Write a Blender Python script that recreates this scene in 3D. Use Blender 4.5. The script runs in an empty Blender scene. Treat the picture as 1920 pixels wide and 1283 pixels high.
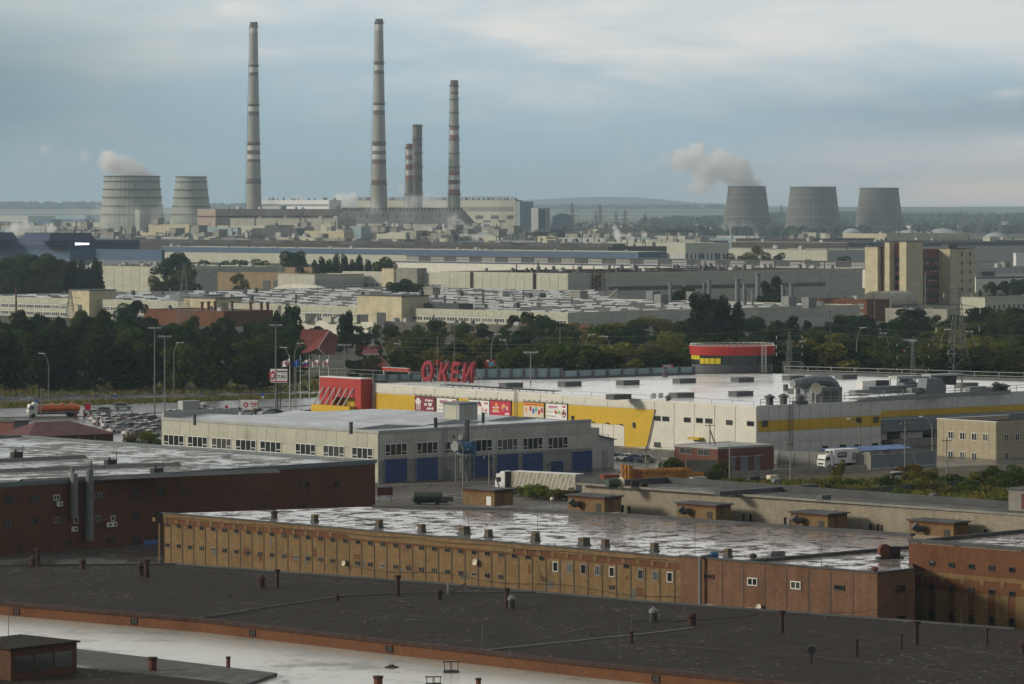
import bpy, math, random
import numpy as np
from math import sin, cos, pi, atan2, sqrt, radians
from mathutils import Vector, Matrix
# ---- scene, camera, sky, sun
sc = bpy.context.scene
F, H, VH, UC = 7200.0, 50.0, 388.0, 960.0        # focal length in photo pixels, eye height, horizon row, centre column
cam_d = bpy.data.cameras.new('camera'); cam = bpy.data.objects.new('camera', cam_d)
sc.collection.objects.link(cam); sc.camera = cam
cam.location = (0, 0, H); cam.rotation_euler = (radians(90), 0, 0)
cam_d.sensor_width = 36; cam_d.lens = 36*F/1920; cam_d.shift_y = -(641.5-VH)/1920
cam_d.clip_start = 1; cam_d.clip_end = 120000
sc.view_settings.view_transform = 'Standard'
try: sc.view_settings.look = 'None'
except Exception: pass
sc.view_settings.exposure = 0.2; sc.view_settings.gamma = 1; sc.view_settings.use_curve_mapping = False
cy = sc.cycles
sc.render.engine = 'CYCLES'
cy.use_denoising = True; cy.max_bounces = 26; cy.diffuse_bounces = 2; cy.glossy_bounces = 3
cy.transmission_bounces = 3; cy.volume_bounces = 24; cy.transparent_max_bounces = 8
cy.sample_clamp_indirect = 4; cy.caustics_reflective = False; cy.caustics_refractive = False
cy.volume_max_steps = 128; cy.volume_step_rate = 2
SUN_EL, SUN_AZ = radians(19), radians(-99)       # azimuth from +Y (view direction), negative = left
sd = Vector((sin(SUN_AZ)*cos(SUN_EL), cos(SUN_AZ)*cos(SUN_EL), sin(SUN_EL)))
sl = bpy.data.lights.new('sun', 'SUN'); sun = bpy.data.objects.new('sun', sl); sc.collection.objects.link(sun)
sl.energy = 2.3; sl.angle = radians(10); sl.color = (1.0, .91, .76)
sun.rotation_euler = sd.to_track_quat('Z', 'Y').to_euler()
class G:
 "tiny node-graph helper"
 def __init__(s, nt): s.nt = nt; nt.nodes.clear()
 def n(s, t, ins=None, **kw):
  x = s.nt.nodes.new(t)
  for k, v in kw.items(): setattr(x, k, v)
  for k, v in (ins or {}).items():
   i = x.inputs[k]
   if isinstance(v, bpy.types.NodeSocket): s.nt.links.new(v, i)
   else: i.default_value = v
  return x
 def m(s, op, a, b=0.0, c=0.0, clamp=False):
  x = s.n('ShaderNodeMath', operation=op, use_clamp=clamp)
  for i, v in enumerate((a, b, c)):
   if isinstance(v, bpy.types.NodeSocket): s.nt.links.new(v, x.inputs[i])
   elif i < 3: x.inputs[i].default_value = v
  return x.outputs[0]
 def ramp(s, f, pts, interp='LINEAR'):
  x = s.n('ShaderNodeValToRGB', {'Fac': f}); r = x.color_ramp; r.interpolation = interp
  while len(r.elements) < len(pts): r.elements.new(.5)
  for e, (p, c) in zip(r.elements, pts):
   e.position = p; e.color = (tuple(c)+(1,)) if not isinstance(c, (int, float)) else (c, c, c, 1)
  return x.outputs[0]
 def mix(s, f, a, b, blend='MIX'):
  x = s.n('ShaderNodeMix', data_type='RGBA', blend_type=blend)
  for k, v in ((0, f), (6, a), (7, b)):
   if isinstance(v, bpy.types.NodeSocket): s.nt.links.new(v, x.inputs[k])
   else: x.inputs[k].default_value = v if k == 0 else (tuple(v)+(1,) if len(v) == 3 else v)
  return x.outputs[2]
 def map(s, v, a, b, c=0.0, d=1.0):
  return s.n('ShaderNodeMapRange', {0: v, 1: a, 2: b, 3: c, 4: d}, clamp=True).outputs[0]
 def noise(s, v, scale, detail=4, rough=.55, dist=0):
  return s.n('ShaderNodeTexNoise', {'Vector': v, 'Scale': scale, 'Detail': detail, 'Roughness': rough, 'Distortion': dist}).outputs[0]
world = bpy.data.worlds.new('World'); sc.world = world; world.use_nodes = True
g = G(world.node_tree)
tc = g.n('ShaderNodeTexCoord').outputs['Generated']
sx = g.n('ShaderNodeSeparateXYZ', {0: tc}); X_, Y_, Z_ = sx.outputs
az = g.m('ARCTAN2', X_, Y_); el = g.m('ARCSINE', Z_)
elp = g.m('ABSOLUTE', el)
nish = g.n('ShaderNodeTexSky', sky_type='NISHITA', sun_disc=False, sun_elevation=SUN_EL, sun_rotation=SUN_AZ % (2*pi), air_density=1.0, dust_density=2.0).outputs[0]
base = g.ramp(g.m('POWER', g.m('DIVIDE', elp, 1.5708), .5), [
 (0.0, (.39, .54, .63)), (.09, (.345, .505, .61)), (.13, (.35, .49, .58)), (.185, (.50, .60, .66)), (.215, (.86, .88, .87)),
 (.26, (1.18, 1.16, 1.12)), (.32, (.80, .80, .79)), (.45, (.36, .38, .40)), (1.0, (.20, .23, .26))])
sv = g.n('ShaderNodeMapping', {'Vector': tc, 'Scale': (8, 8, 30)}).outputs[0]
n1 = g.noise(sv, 1.6, 6, .55, .6)
sv2 = g.n('ShaderNodeMapping', {'Vector': tc, 'Scale': (13, 13, 58), 'Location': (3.1, 1.7, 8.2)}).outputs[0]
n2 = g.noise(sv2, 1.3, 5, .52, .6)
def gau(a, e, sa, se):
 q = g.m('ADD', g.m('POWER', g.m('DIVIDE', g.m('SUBTRACT', az, a), sa), 2.0), g.m('POWER', g.m('DIVIDE', g.m('SUBTRACT', el, e), se), 2.0))
 return g.m('EXPONENT', g.m('MULTIPLY', q, -1.0))
cl = g.m('ADD', g.m('MULTIPLY', n1, .62), g.m('MULTIPLY', n2, .38))
deck = g.map(g.m('ADD', elp, g.m('MULTIPLY', g.m('SUBTRACT', cl, .5), .16)), .020, .054)
deck = g.m('MULTIPLY', deck, g.map(cl, .36, .60, .25, 1))
colr = g.mix(g.m('MULTIPLY', deck, .80), base, (.74, .74, .71))
dk = g.m('MULTIPLY', gau(-.150, .030, .060, .024), g.map(n1, .25, .58, .6, 1.0))
colr = g.mix(g.m('MULTIPLY', dk, .92), colr, (.11, .205, .245))
dk2 = g.m('MULTIPLY', gau(.125, .0235, .060, .0085), g.map(n2, .3, .62, .55, 1.0))
colr = g.mix(g.m('MULTIPLY', dk2, .55), colr, (.12, .205, .275))
dk3 = g.m('MULTIPLY', gau(-.085, .018, .07, .006), g.map(n2, .35, .65, .2, 1.0))
colr = g.mix(g.m('MULTIPLY', dk3, .5), colr, (.20, .30, .36))
pk = g.m('MULTIPLY', gau(.128, .0055, .060, .0095), g.map(n2, .34, .56, .45, 1.0))
colr = g.mix(g.m('MULTIPLY', pk, .85, 0, True), colr, (1.45, .95, .68))
for a_, e_, sa_, se_ in ((-.078, .052, .012, .005), (.128, .0302, .0055, .0016), (.118, .0125, .022, .0022), (.133, .0165, .012, .0025), (.03, .046, .05, .008)):
 w = g.m('MULTIPLY', gau(a_, e_, sa_, se_), g.map(n2, .42, .6, 0, 1.0))
 colr = g.mix(g.m('MULTIPLY', w, .75), colr, (.88, .82, .74))
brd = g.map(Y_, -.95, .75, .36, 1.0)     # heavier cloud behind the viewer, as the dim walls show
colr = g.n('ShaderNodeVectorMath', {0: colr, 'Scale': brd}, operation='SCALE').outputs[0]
bg1 = g.n('ShaderNodeBackground', {'Color': nish, 'Strength': .07}).outputs[0]
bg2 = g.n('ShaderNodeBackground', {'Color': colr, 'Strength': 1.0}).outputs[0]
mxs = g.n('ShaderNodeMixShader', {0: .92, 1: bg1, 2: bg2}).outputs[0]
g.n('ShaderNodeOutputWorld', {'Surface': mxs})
world.cycles.sampling_method = 'AUTOMATIC'
# ---- picture <-> place
rnd = random.Random(7)
def P(u, v, Y): return Vector(((u-UC)*Y/F, Y, H-(v-VH)*Y/F))
def RP(u, v, h=0.0): return P(u, v, (H-h)*F/(v-VH))         # the point at height h seen at (u, v)
def solve(C, d, u):
 k = (u-UC)/F
 return (k*C.y-C.x)/(d[0]-k*d[1])
# ---- materials
MATS = {}
def newmat(name):
 m = bpy.data.materials.new(name); m.use_nodes = True; MATS[name] = m
 return m, G(m.node_tree)
def fin(g, bsdf): g.n('ShaderNodeOutputMaterial', {'Surface': bsdf})
def pal(name, col, rough=.8, var=.18, scale=.35, streak=.0, rv=.0, metal=0.0, spec=.35, bump=0.0, bscale=6.0, objcol=False, dirt=(.5,.47,.42)):
 m, g = newmat(name)
 oc = g.n('ShaderNodeTexCoord').outputs['Object']
 base = g.n('ShaderNodeObjectInfo').outputs['Color'] if objcol else tuple(col)
 n = g.noise(oc, scale, 6, .6)
 c = g.mix(g.map(n, .35, .7, 0, var*2.2), base if objcol else col, tuple(a*b for a, b in zip(dirt, (1, 1, 1))) if False else tuple(x*.45 for x in col))
 if streak:
  sv = g.n('ShaderNodeMapping', {'Vector': oc, 'Scale': (1, 1, .06)}).outputs[0]
  s_ = g.noise(sv, scale*4+1.2, 5, .65)
  c = g.mix(g.map(s_, .48, .78, 0, streak), c, tuple(x*q for x, q in zip(col, dirt)))
 if rv:
  r = g.n('ShaderNodeObjectInfo').outputs['Random']
  hsv = g.n('ShaderNodeHueSaturation', {'Color': c, 'Value': g.map(r, 0, 1, 1-rv, 1+rv)})
  c = hsv.outputs[0]
 ins = {'Base Color': c, 'Roughness': g.map(n, .3, .7, max(rough-.08, .02), min(rough+.08, 1)), 'Metallic': metal, 'Specular IOR Level': spec}
 if bump:
  b = g.n('ShaderNodeBump', {'Height': g.noise(oc, bscale, 4, .6), 'Strength': bump, 'Distance': .05})
  ins['Normal'] = b.outputs[0]
 fin(g, g.n('ShaderNodeBsdfPrincipled', ins).outputs[0])
 return m
def brick(name, c1, c2, mortar, w=.5, dirt=.5, hscale=1.0, blotch=.35):
 m, g = newmat(name)
 oc = g.n('ShaderNodeTexCoord').outputs['Object']
 s = g.n('ShaderNodeSeparateXYZ', {0: oc}).outputs
 v = g.n('ShaderNodeCombineXYZ', {0: g.m('ADD', s[0], s[1]), 1: s[2]}).outputs[0]
 bt = g.n('ShaderNodeTexBrick', {'Vector': v, 'Color1': c1+(1,), 'Color2': c2+(1,), 'Mortar': mortar+(1,), 'Scale': 1.0, 'Mortar Size': .018, 'Brick Width': w, 'Row Height': w*.3, 'Bias': -.2})
 n = g.noise(oc, .22, 6, .62); n2 = g.noise(oc, 1.4, 5, .6)
 c = g.mix(g.map(n, .42, .68, 0, dirt), bt.outputs[0], tuple(x*.42 for x in c1))
 c = g.mix(g.map(n2, .45, .75, 0, blotch), c, tuple(min(x*1.5, 1) for x in c2))
 sv = g.n('ShaderNodeMapping', {'Vector': oc, 'Scale': (1, 1, .08)}).outputs[0]
 c = g.mix(g.map(g.noise(sv, 1.8, 4, .6), .5, .8, 0, .5), c, tuple(x*.4 for x in c1))
 b = g.n('ShaderNodeBump', {'Height': bt.outputs[1], 'Strength': -.5, 'Distance': .03})
 fin(g, g.n('ShaderNodeBsdfPrincipled', {'Base Color': c, 'Roughness': .88, 'Specular IOR Level': .2, 'Normal': b.outputs[0]}).outputs[0])
 return m
def wetroof(name, col, wet=(.42, .55), scale=.12, rw=.08, rd=.75, bump=.25, stretch=(1, 1, 1), wet_sheen_tone=.6, sp=(.25, .5), cluster=None):
 m, g = newmat(name)
 oc = g.n('ShaderNodeTexCoord').outputs['Object']
 mp = g.n('ShaderNodeMapping', {'Vector': oc, 'Scale': stretch}).outputs[0]
 n = g.noise(mp, scale, 8, .66, .4)
 n3 = g.noise(oc, scale*7, 5, .6)
 f = g.m('ADD', g.m('MULTIPLY', n, .72), g.m('MULTIPLY', n3, .28))
 mask = g.map(f, wet[0], wet[1])
 if cluster: mask = g.m('MULTIPLY', mask, g.map(g.noise(oc, cluster, 4, .6), .48, .60))
 c = g.mix(g.map(g.noise(oc, .6, 6, .6), .35, .7, 0, .6), col, tuple(x*.5 for x in col))
 c = g.mix(mask, c, tuple(x*wet_sheen_tone for x in col))  # tone below unity darkens wet patches; above it paints in sky sheen
 rip = g.noise(oc, 3.0, 3, .6)
 hgt = g.m('ADD', g.m('MULTIPLY', g.noise(oc, 9, 4, .7), g.map(mask, 0, 1, 1, .0)), g.m('MULTIPLY', rip, .12))
 b = g.n('ShaderNodeBump', {'Height': hgt, 'Strength': bump, 'Distance': .04})
 fin(g, g.n('ShaderNodeBsdfPrincipled', {'Base Color': c, 'Roughness': g.map(mask, 0, 1, rd, rw), 'Specular IOR Level': g.map(mask, 0, 1, sp[0], sp[1]), 'Normal': b.outputs[0]}).outputs[0])
 return m
def leafmat(name, col, col2):
 m, g = newmat(name)
 geo = g.n('ShaderNodeNewGeometry'); oi = g.n('ShaderNodeObjectInfo').outputs['Random']
 oc = g.n('ShaderNodeTexCoord').outputs['Object']
 n = g.noise(oc, .45, 3, .6); r = geo.outputs['Random Per Island']
 c = g.mix(g.map(n, .38, .62), col, col2)
 c = g.n('ShaderNodeHueSaturation', {'Color': c, 'Value': g.m('MULTIPLY', g.map(r, 0, 1, .6, 1.5), g.map(oi, 0, 1, .7, 1.3)), 'Hue': g.map(oi, 0, 1, .485, .512)}).outputs[0]
 d = g.n('ShaderNodeBsdfDiffuse', {'Color': c}).outputs[0]; t = g.n('ShaderNodeBsdfTranslucent', {'Color': c}).outputs[0]
 fin(g, g.n('ShaderNodeMixShader', {0: .22, 1: d, 2: t}).outputs[0])
 return m
def glass(name, col=(.012, .016, .018), rough=.12, spec=.6, rv=0):
 m, g = newmat(name)
 r = g.n('ShaderNodeObjectInfo').outputs['Random']
 c = g.mix(g.map(r, .6, 1.0, 0, rv), col, (.16, .16, .14)) if rv else tuple(col)+(1,)
 fin(g, g.n('ShaderNodeBsdfPrincipled', {'Base Color': c, 'Roughness': rough, 'Specular IOR Level': spec}).outputs[0])
 return m
# ---- objects
COL = sc.collection
def tag(o, label=None, cat=None, group=None, kind=None):
 if label: o['label'] = label
 if cat: o['category'] = cat
 if group: o['group'] = group
 if kind: o['kind'] = kind
 return o
def empty(name, loc, rz=0, label=None, cat=None, group=None, kind=None):
 o = bpy.data.objects.new(name, None); COL.objects.link(o); o.location = loc; o.rotation_euler = (0, 0, rz)
 o.empty_display_size = .1
 return tag(o, label, cat, group, kind)
def link(name, me, parent=None, loc=None, mat4=None, color=None):
 o = bpy.data.objects.new(name, me); COL.objects.link(o)
 if parent: o.parent = parent
 if mat4 is not None: o.matrix_local = mat4
 elif loc is not None: o.location = loc
 if color: o.color = tuple(color)+(1,)
 return o
def copy_tree(root, loc, rz=None, scale=None, label=None, group=None, color=None):
 r = root.copy(); COL.objects.link(r); r.location = loc
 if rz is not None: r.rotation_euler = (0, 0, rz)
 if scale is not None: r.scale = scale if isinstance(scale, (tuple, list)) else (scale,)*3
 if label: r['label'] = label
 if group: r['group'] = group
 if color and r.type == 'MESH': r.color = tuple(color)+(1,)
 for c in root.children:
  d = c.copy(); COL.objects.link(d); d.parent = r
  if color: d.color = tuple(color)+(1,)
  for s in c.children:
   e = s.copy(); COL.objects.link(e); e.parent = d
   if color: e.color = tuple(color)+(1,)
 return r
class MB:
 "collects faces, links them as one mesh"
 def __init__(s): s.v = []; s.f = []; s.mi = []; s.k = 0; s.M = None
 def pts(s, ps):
  b = len(s.v)
  s.v += [tuple(s.M @ Vector(p)) if s.M is not None else tuple(p) for p in ps]
  return b
 def face(s, ps):
  b = s.pts(ps); s.f.append(tuple(range(b, b+len(ps)))); s.mi.append(s.k)
 def box(s, x0, x1, y0, y1, z0, z1, tx=0, ty=0):
  b = s.pts([(x0, y0, z0), (x1, y0, z0), (x1, y1, z0), (x0, y1, z0), (x0+tx, y0+ty, z1), (x1-tx, y0+ty, z1), (x1-tx, y1-ty, z1), (x0+tx, y1-ty, z1)])
  for q in ((0, 3, 2, 1), (4, 5, 6, 7), (0, 1, 5, 4), (1, 2, 6, 5), (2, 3, 7, 6), (3, 0, 4, 7)):
   s.f.append(tuple(b+i for i in q)); s.mi.append(s.k)
  return s
 def prism(s, poly, z0, z1, top=True, bottom=False):
  n = len(poly); b = s.pts([(p[0], p[1], z0) for p in poly]+[(p[0], p[1], z1) for p in poly])
  ar = sum(poly[i][0]*poly[(i+1) % n][1]-poly[(i+1) % n][0]*poly[i][1] for i in range(n))
  for i in range(n):
   j = (i+1) % n; q = (b+i, b+j, b+n+j, b+n+i)
   s.f.append(q if ar > 0 else q[::-1]); s.mi.append(s.k)
  if top:
   q = tuple(b+n+i for i in range(n)); s.f.append(q if ar > 0 else q[::-1]); s.mi.append(s.k)
  if bottom:
   q = tuple(b+i for i in range(n)); s.f.append(q[::-1] if ar > 0 else q); s.mi.append(s.k)
  return s
 def tube(s, p0, p1, r0, r1=None, n=6, cap=True):
  r1 = r0 if r1 is None else r1
  p0, p1 = Vector(p0), Vector(p1); d = (p1-p0)
  if d.length < 1e-6: return s
  d.normalize(); a = d.orthogonal().normalized(); c = d.cross(a)
  ring = lambda p, r: [p+a*r*cos(2*pi*i/n)+c*r*sin(2*pi*i/n) for i in range(n)]
  b = s.pts(ring(p0, r0)+ring(p1, r1))
  for i in range(n):
   j = (i+1) % n; s.f.append((b+i, b+j, b+n+j, b+n+i)); s.mi.append(s.k)
  if cap:
   s.f.append(tuple(b+n+i for i in range(n))); s.mi.append(s.k)
   s.f.append(tuple(b+i for i in range(n))[::-1]); s.mi.append(s.k)
  return s
 def path(s, ps, r, n=5):
  for a, b in zip(ps, ps[1:]): s.tube(a, b, r, r, n)
  return s
 def lathe(s, prof, n=24, c=(0, 0), close=True, mis=None):
  b = s.pts([(c[0]+r*cos(2*pi*i/n), c[1]+r*sin(2*pi*i/n), z) for r, z in prof for i in range(n)])
  for k in range(len(prof)-1):
   for i in range(n):
    j = (i+1) % n
    s.f.append((b+k*n+i, b+k*n+j, b+(k+1)*n+j, b+(k+1)*n+i)); s.mi.append(mis[k] if mis else s.k)
  if close:
   k = len(prof)-1; s.f.append(tuple(b+k*n+i for i in range(n))); s.mi.append(s.k)
  return s
 def mesh(s, name, mats, smooth=False):
  me = bpy.data.meshes.new(name); me.from_pydata(s.v, [], s.f)
  mats = mats if isinstance(mats, (list, tuple)) else [mats]
  for m in mats: me.materials.append(MATS[m] if isinstance(m, str) else m)
  if len(mats) > 1: me.polygons.foreach_set('material_index', s.mi)
  if smooth: me.shade_smooth() if hasattr(me, 'shade_smooth') else None
  me.update(); return me
 def build(s, name, mats, parent=None, loc=None, smooth=False, mat4=None, color=None):
  return link(name, s.mesh(name, mats, smooth), parent, loc, mat4, color)
def M4(cols, loc):
 m = Matrix([[cols[0][i], cols[1][i], cols[2][i], loc[i]] for i in range(3)]+[[0, 0, 0, 1]])
 return m
FL = ((0, -1, 0), (0, 0, 1), (-1, 0, 0))       # facade frames: x to the right along the wall, y up, z out of it
FR = ((1, 0, 0), (0, 0, 1), (0, -1, 0))
_txt = {}
def text(body, size, mat, parent, mat4, ext=.01, off=0.0, shear=0.0, name='lettering', align='CENTER', sx=1.0):
 k = (body, size, mat, ext, off, shear, align, sx)
 if k not in _txt:
  c = bpy.data.curves.new('t', 'FONT'); c.body = body; c.size = size; c.extrude = ext; c.offset = off; c.shear = shear
  c.align_x = align; c.align_y = 'CENTER'; c.resolution_u = 2
  o = bpy.data.objects.new('t', c); COL.objects.link(o)
  dg = bpy.context.evaluated_depsgraph_get(); me = bpy.data.meshes.new_from_object(o.evaluated_get(dg))
  bpy.data.objects.remove(o); bpy.data.curves.remove(c)
  if sx != 1.0: me.transform(Matrix.Diagonal((sx, 1, 1, 1)))
  me.materials.clear(); me.materials.append(MATS[mat]); me.name = name; _txt[k] = me
 return link(name, _txt[k], parent, mat4=mat4)
_wc = {}
def winmesh(w, h, cols, bar, low=False):
 k = (round(w, 1), round(h, 1), cols, bar, low)
 if k not in _wc:
  w, h = k[0], k[1]; f = MB(); p = MB()
  for x0, x1, y0, y1 in ((-w/2, w/2, -h/2, -h/2+bar), (-w/2, w/2, h/2-bar, h/2), (-w/2, -w/2+bar, -h/2+bar, h/2-bar), (w/2-bar, w/2, -h/2+bar, h/2-bar)):
   f.box(x0, x1, y0, y1, -.02, .09)
  for i in range(1, cols):
   x = -w/2+w*i/cols; f.box(x-bar/2, x+bar/2, -h/2+bar, h/2-bar, -.02, .07)
  if low:
   for i in (0, cols-1):
    x = -w/2+w*i/cols; f.box(x+bar, x+w/cols-bar, -h/2+h*.3-bar/2, -h/2+h*.3+bar/2, -.02, .07)
  p.box(-w/2+bar*.5, w/2-bar*.5, -h/2+bar*.5, h/2-bar*.5, -.05, .02)
  _wc[k] = (f, p)
 return k
_wm = {}
def winpair(k, fm, pm):
 q = k+(fm, pm)
 if q not in _wm: f, p = _wc[k]; _wm[q] = (f.mesh('window', fm), p.mesh('pane', pm))
 return _wm[q]
_pm = {}
class B:
 "a building whose nearest corner is seen at c; local x runs right-far, local y left-far"
 def __init__(s, name, label, cat, c, h=None, uL=None, uR=None, Y=None, vpl=-6000, group=None, W=None, D=None):
  n = sqrt((vpl-UC)**2+F*F); s.a = ((vpl-UC)/n, F/n); s.b = (s.a[1], -s.a[0])
  C = RP(c[0], c[1], h) if Y is None else P(c[0], c[1], Y)
  s.C = C; s.h = C.z
  s.D = D if D is not None else solve(C, s.a, uL); s.W = W if W is not None else solve(C, s.b, uR)
  s.root = empty(name, (C.x, C.y, 0), atan2(s.b[1], s.b[0]), label, cat, group)
  s.foot = [(0, 0), (s.W, 0), (s.W, s.D), (0, s.D)]
 def loc(s, p):
  dx, dy = p[0]-s.C.x, p[1]-s.C.y
  return (dx*s.b[0]+dy*s.b[1], dx*s.a[0]+dy*s.a[1])
 def wp(s, x, y, z=0): return Vector((s.C.x+x*s.b[0]+y*s.a[0], s.C.y+x*s.b[1]+y*s.a[1], z))
 def on(s, face, u, v, off=0.0):
  "(t, z) on the left (x = off) or right (y = off) face at pixel u, v"
  if face == 'L': C = s.wp(off, 0); d = s.a
  else: C = s.wp(0, off); d = s.b
  t = solve(C, d, u); Yp = C.y+t*d[1]
  return t, H-(v-VH)*Yp/F
 def top(s, u, v, z=None):
  z = s.h if z is None else z; return s.loc(RP(u, v, z))
 def fm(s, face, t, z, out=0.0, off=0.0):
  return M4(FL, (off-out, t, z)) if face == 'L' else M4(FR, (t, off-out, z))
 def part(s, name, mb, mat, smooth=False): return mb.build(name, mat, s.root, smooth=smooth)
 def shell(s, wall, roof, par=.5, pt=.35, parm=None, foot=None, z0=0.0):
  ft = foot or s.foot
  w = MB(); w.prism(ft, z0, s.h-.25, top=False); s.part('wall', w, wall)
  r = MB(); r.prism(ft, s.h-.25, s.h, top=True); s.part('roof', r, roof)
  if par:
   p = MB(); n = len(ft)
   cx = sum(q[0] for q in ft)/n; cyy = sum(q[1] for q in ft)/n
   for i in range(n):
    (x0, y0), (x1, y1) = ft[i], ft[(i+1) % n]
    L = sqrt((x1-x0)**2+(y1-y0)**2)
    if L < .5: continue
    dx, dy = (x1-x0)/L, (y1-y0)/L; nx, ny = -dy, dx
    p.prism([(x0-nx*.06, y0-ny*.06), (x1-nx*.06, y1-ny*.06), (x1+nx*pt, y1+ny*pt), (x0+nx*pt, y0+ny*pt)], s.h-.3, s.h+par, bottom=True)
   s.part('parapet', p, parm or wall)
  return s
 def win(s, face, u0, v0, u1, v1, cols=1, fm='frame_white', pm='pane', bar=.09, low=False, off=0.0):
  t0, z0 = s.on(face, u0, v0, off); t1, z1 = s.on(face, u1, v1, off)
  w, h = max(abs(t1-t0), .3), max(abs(z0-z1), .3)
  return s.winm(face, (t0+t1)/2, (z0+z1)/2, w, h, cols, fm, pm, bar, low, off)
 def winm(s, face, t, z, w, h, cols=1, fm='frame_white', pm='pane', bar=.09, low=False, off=0.0):
  k = winmesh(w, h, cols, bar, low); f, p = winpair(k, fm, pm)
  o = link('window', f, s.root, mat4=s.fm(face, t, z, .03, off)); link('pane', p, o)
  return o
 def panels(s, face, t0, t1, z0, z1, nc, nr, mat, gap=.10, th=.10, off=0.0, name='panel', skip=None, stag=0):
  w = (t1-t0)/nc; h = (z1-z0)/nr; k = (round(w, 2), round(h, 2), mat, gap, th, name)
  if k not in _pm:
   m = MB(); m.box(-w/2+gap/2, w/2-gap/2, -h/2+gap/2, h/2-gap/2, -.01, th); _pm[k] = m.mesh(name, mat)
  for i in range(nc):
   for j in range(nr):
    if skip and skip(i, j): continue
    link(name, _pm[k], s.root, mat4=s.fm(face, t0+w*(i+.5), z0+h*(j+.5), .005+.012*((i*7+j*3) % 3), off))
 def panels_px(s, face, u0, v0, u1, v1, nc, nr, mat, **kw):
  t0, z0 = s.on(face, u0, v0, kw.get('off', 0)); t1, z1 = s.on(face, u1, v1, kw.get('off', 0))
  s.panels(face, min(t0, t1), max(t0, t1), min(z0, z1), max(z0, z1), nc, nr, mat, **kw)
 def fbox(s, face, u0, v0, u1, v1, mat, name, d=.08, z0=None, z1=None, off=0.0):
  "a slab on a face, given by pixels (d = how far it stands out)"
  ta, za = s.on(face, u0, v0, off); tb, zb = s.on(face, u1, v1, off)
  if z0 is not None: za, zb = z1, z0
  m = MB(); w, h = abs(ta-tb)/2, abs(za-zb)/2; m.box(-w, w, -h, h, -.02, d)
  return m.build(name, mat, s.root, mat4=s.fm(face, (ta+tb)/2, (za+zb)/2, 0, off))
 def bandm(s, face, t0, t1, z0, z1, mat, name='window_band', d=.06, off=0.0):
  m = MB()
  if face == 'L': m.box(off-d, off+.02, t0, t1, z0, z1)
  else: m.box(t0, t1, off-d, off+.02, z0, z1)
  return m.build(name, mat, s.root)
# ---- palette
pal('cream', (.47, .47, .375), .75, .14, .15, streak=.35, rv=.06)
pal('cream_panel', (.46, .46, .365), .7, .10, .3, streak=.3, rv=.07)
pal('grey_shade_panel', (.46, .46, .42), .75, .14, .2, streak=.35, rv=.08)  # greyer copy of the cream panels; paints shade into right-hand faces
pal('white_wall', (.66, .645, .56), .55, .12, .25, streak=.4, rv=.03)
pal('white_metal', (.62, .62, .60), .5, .14, .4, streak=.4)
pal('white_paint', (.72, .72, .70), .55, .08, .5)
pal('yellow_wall', (.60, .385, .012), .5, .12, .3, streak=.35, rv=.04)
pal('yellow_concrete', (.56, .50, .34), .85, .22, .25, streak=.5, rv=.08)
pal('tan_wall', (.40, .345, .24), .8, .15, .4, streak=.25, rv=.05)
pal('red_wall', (.42, .032, .024), .45, .12, .3, streak=.35)
pal('red_sign', (.25, .010, .022), .4, .08, .6)
pal('red_paint', (.35, .05, .035), .6, .2, .5)
pal('maroon', (.115, .032, .028), .7, .2, .4, streak=.3)
pal('rust', (.16, .06, .035), .85, .35, .8, streak=.4)
pal('rusty_dark', (.055, .028, .022), .85, .35, 1.0, streak=.4)
pal('blue_wall', (.040, .088, .165), .55, .14, .2, streak=.3, rv=.08)
pal('blue_door', (.018, .055, .20), .5, .2, .9, streak=.4, rv=.14)
pal('blue_dark', (.030, .045, .115), .6, .15, .2, streak=.2)
pal('blue_paint', (.03, .12, .26), .45, .2, 1.0)
pal('blue_sheet', (.06, .14, .36), .5, .15, .4)
pal('teal_grey', (.22, .31, .34), .6, .15, .2, streak=.3, rv=.1)
pal('slate', (.17, .20, .215), .7, .16, .3, streak=.2, rv=.06)
pal('mid_grey', (.26, .26, .25), .75, .2, .25, streak=.3, rv=.06)
pal('light_grey', (.40, .41, .40), .7, .16, .25, streak=.25, rv=.06)
pal('concrete', (.30, .29, .25), .9, .3, .25, streak=.5, rv=.08)
pal('concrete_dark', (.14, .135, .12), .9, .3, .25, streak=.4, rv=.08)
pal('haze_tinted_concrete', (.36, .385, .33), .9, .2, .03, streak=.4)  # lighter, greener tower concrete with the haze put into its colour
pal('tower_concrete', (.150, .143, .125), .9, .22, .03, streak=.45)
pal('stack_concrete', (.34, .335, .285), .9, .18, .05, streak=.35)
pal('stack_white', (.56, .56, .50), .8, .15, .2, streak=.3)
pal('stack_red', (.17, .09, .078), .85, .2, .2, streak=.3)
pal('stack_brown', (.15, .10, .085), .85, .2, .2, streak=.3)
pal('stack_bright_red', (.25, .105, .08), .85, .2, .2, streak=.3)
pal('stack_dirty', (.26, .24, .20), .9, .5, .12, streak=.7)
pal('olive_wall', (.36, .355, .30), .85, .25, .15, streak=.4, rv=.08)
pal('pink_wall', (.42, .34, .27), .85, .18, .15, streak=.3)
pal('ochre', (.27, .20, .11), .85, .2, .2, streak=.3)
pal('brown_dark', (.075, .065, .055), .9, .3, .2, streak=.3, rv=.1)
pal('soot', (.10, .105, .105), .9, .3, .2, streak=.4, rv=.1)
pal('black_metal', (.03, .03, .03), .6, .2, .6)
pal('dark_metal', (.09, .095, .10), .55, .2, .6)
pal('galv', (.20, .21, .215), .5, .2, .6, streak=.3, metal=.2, rv=.08)
pal('pole_grey', (.19, .20, .20), .6, .15, .4)
pal('pole_concrete', (.25, .24, .21), .85, .2, .6)
pal('lattice', (.20, .21, .20), .6, .2, .4)
pal('insulator', (.62, .62, .60), .3, .1, 1)
pal('frame_white', (.68, .68, .64), .5, .05, 1)
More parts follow.
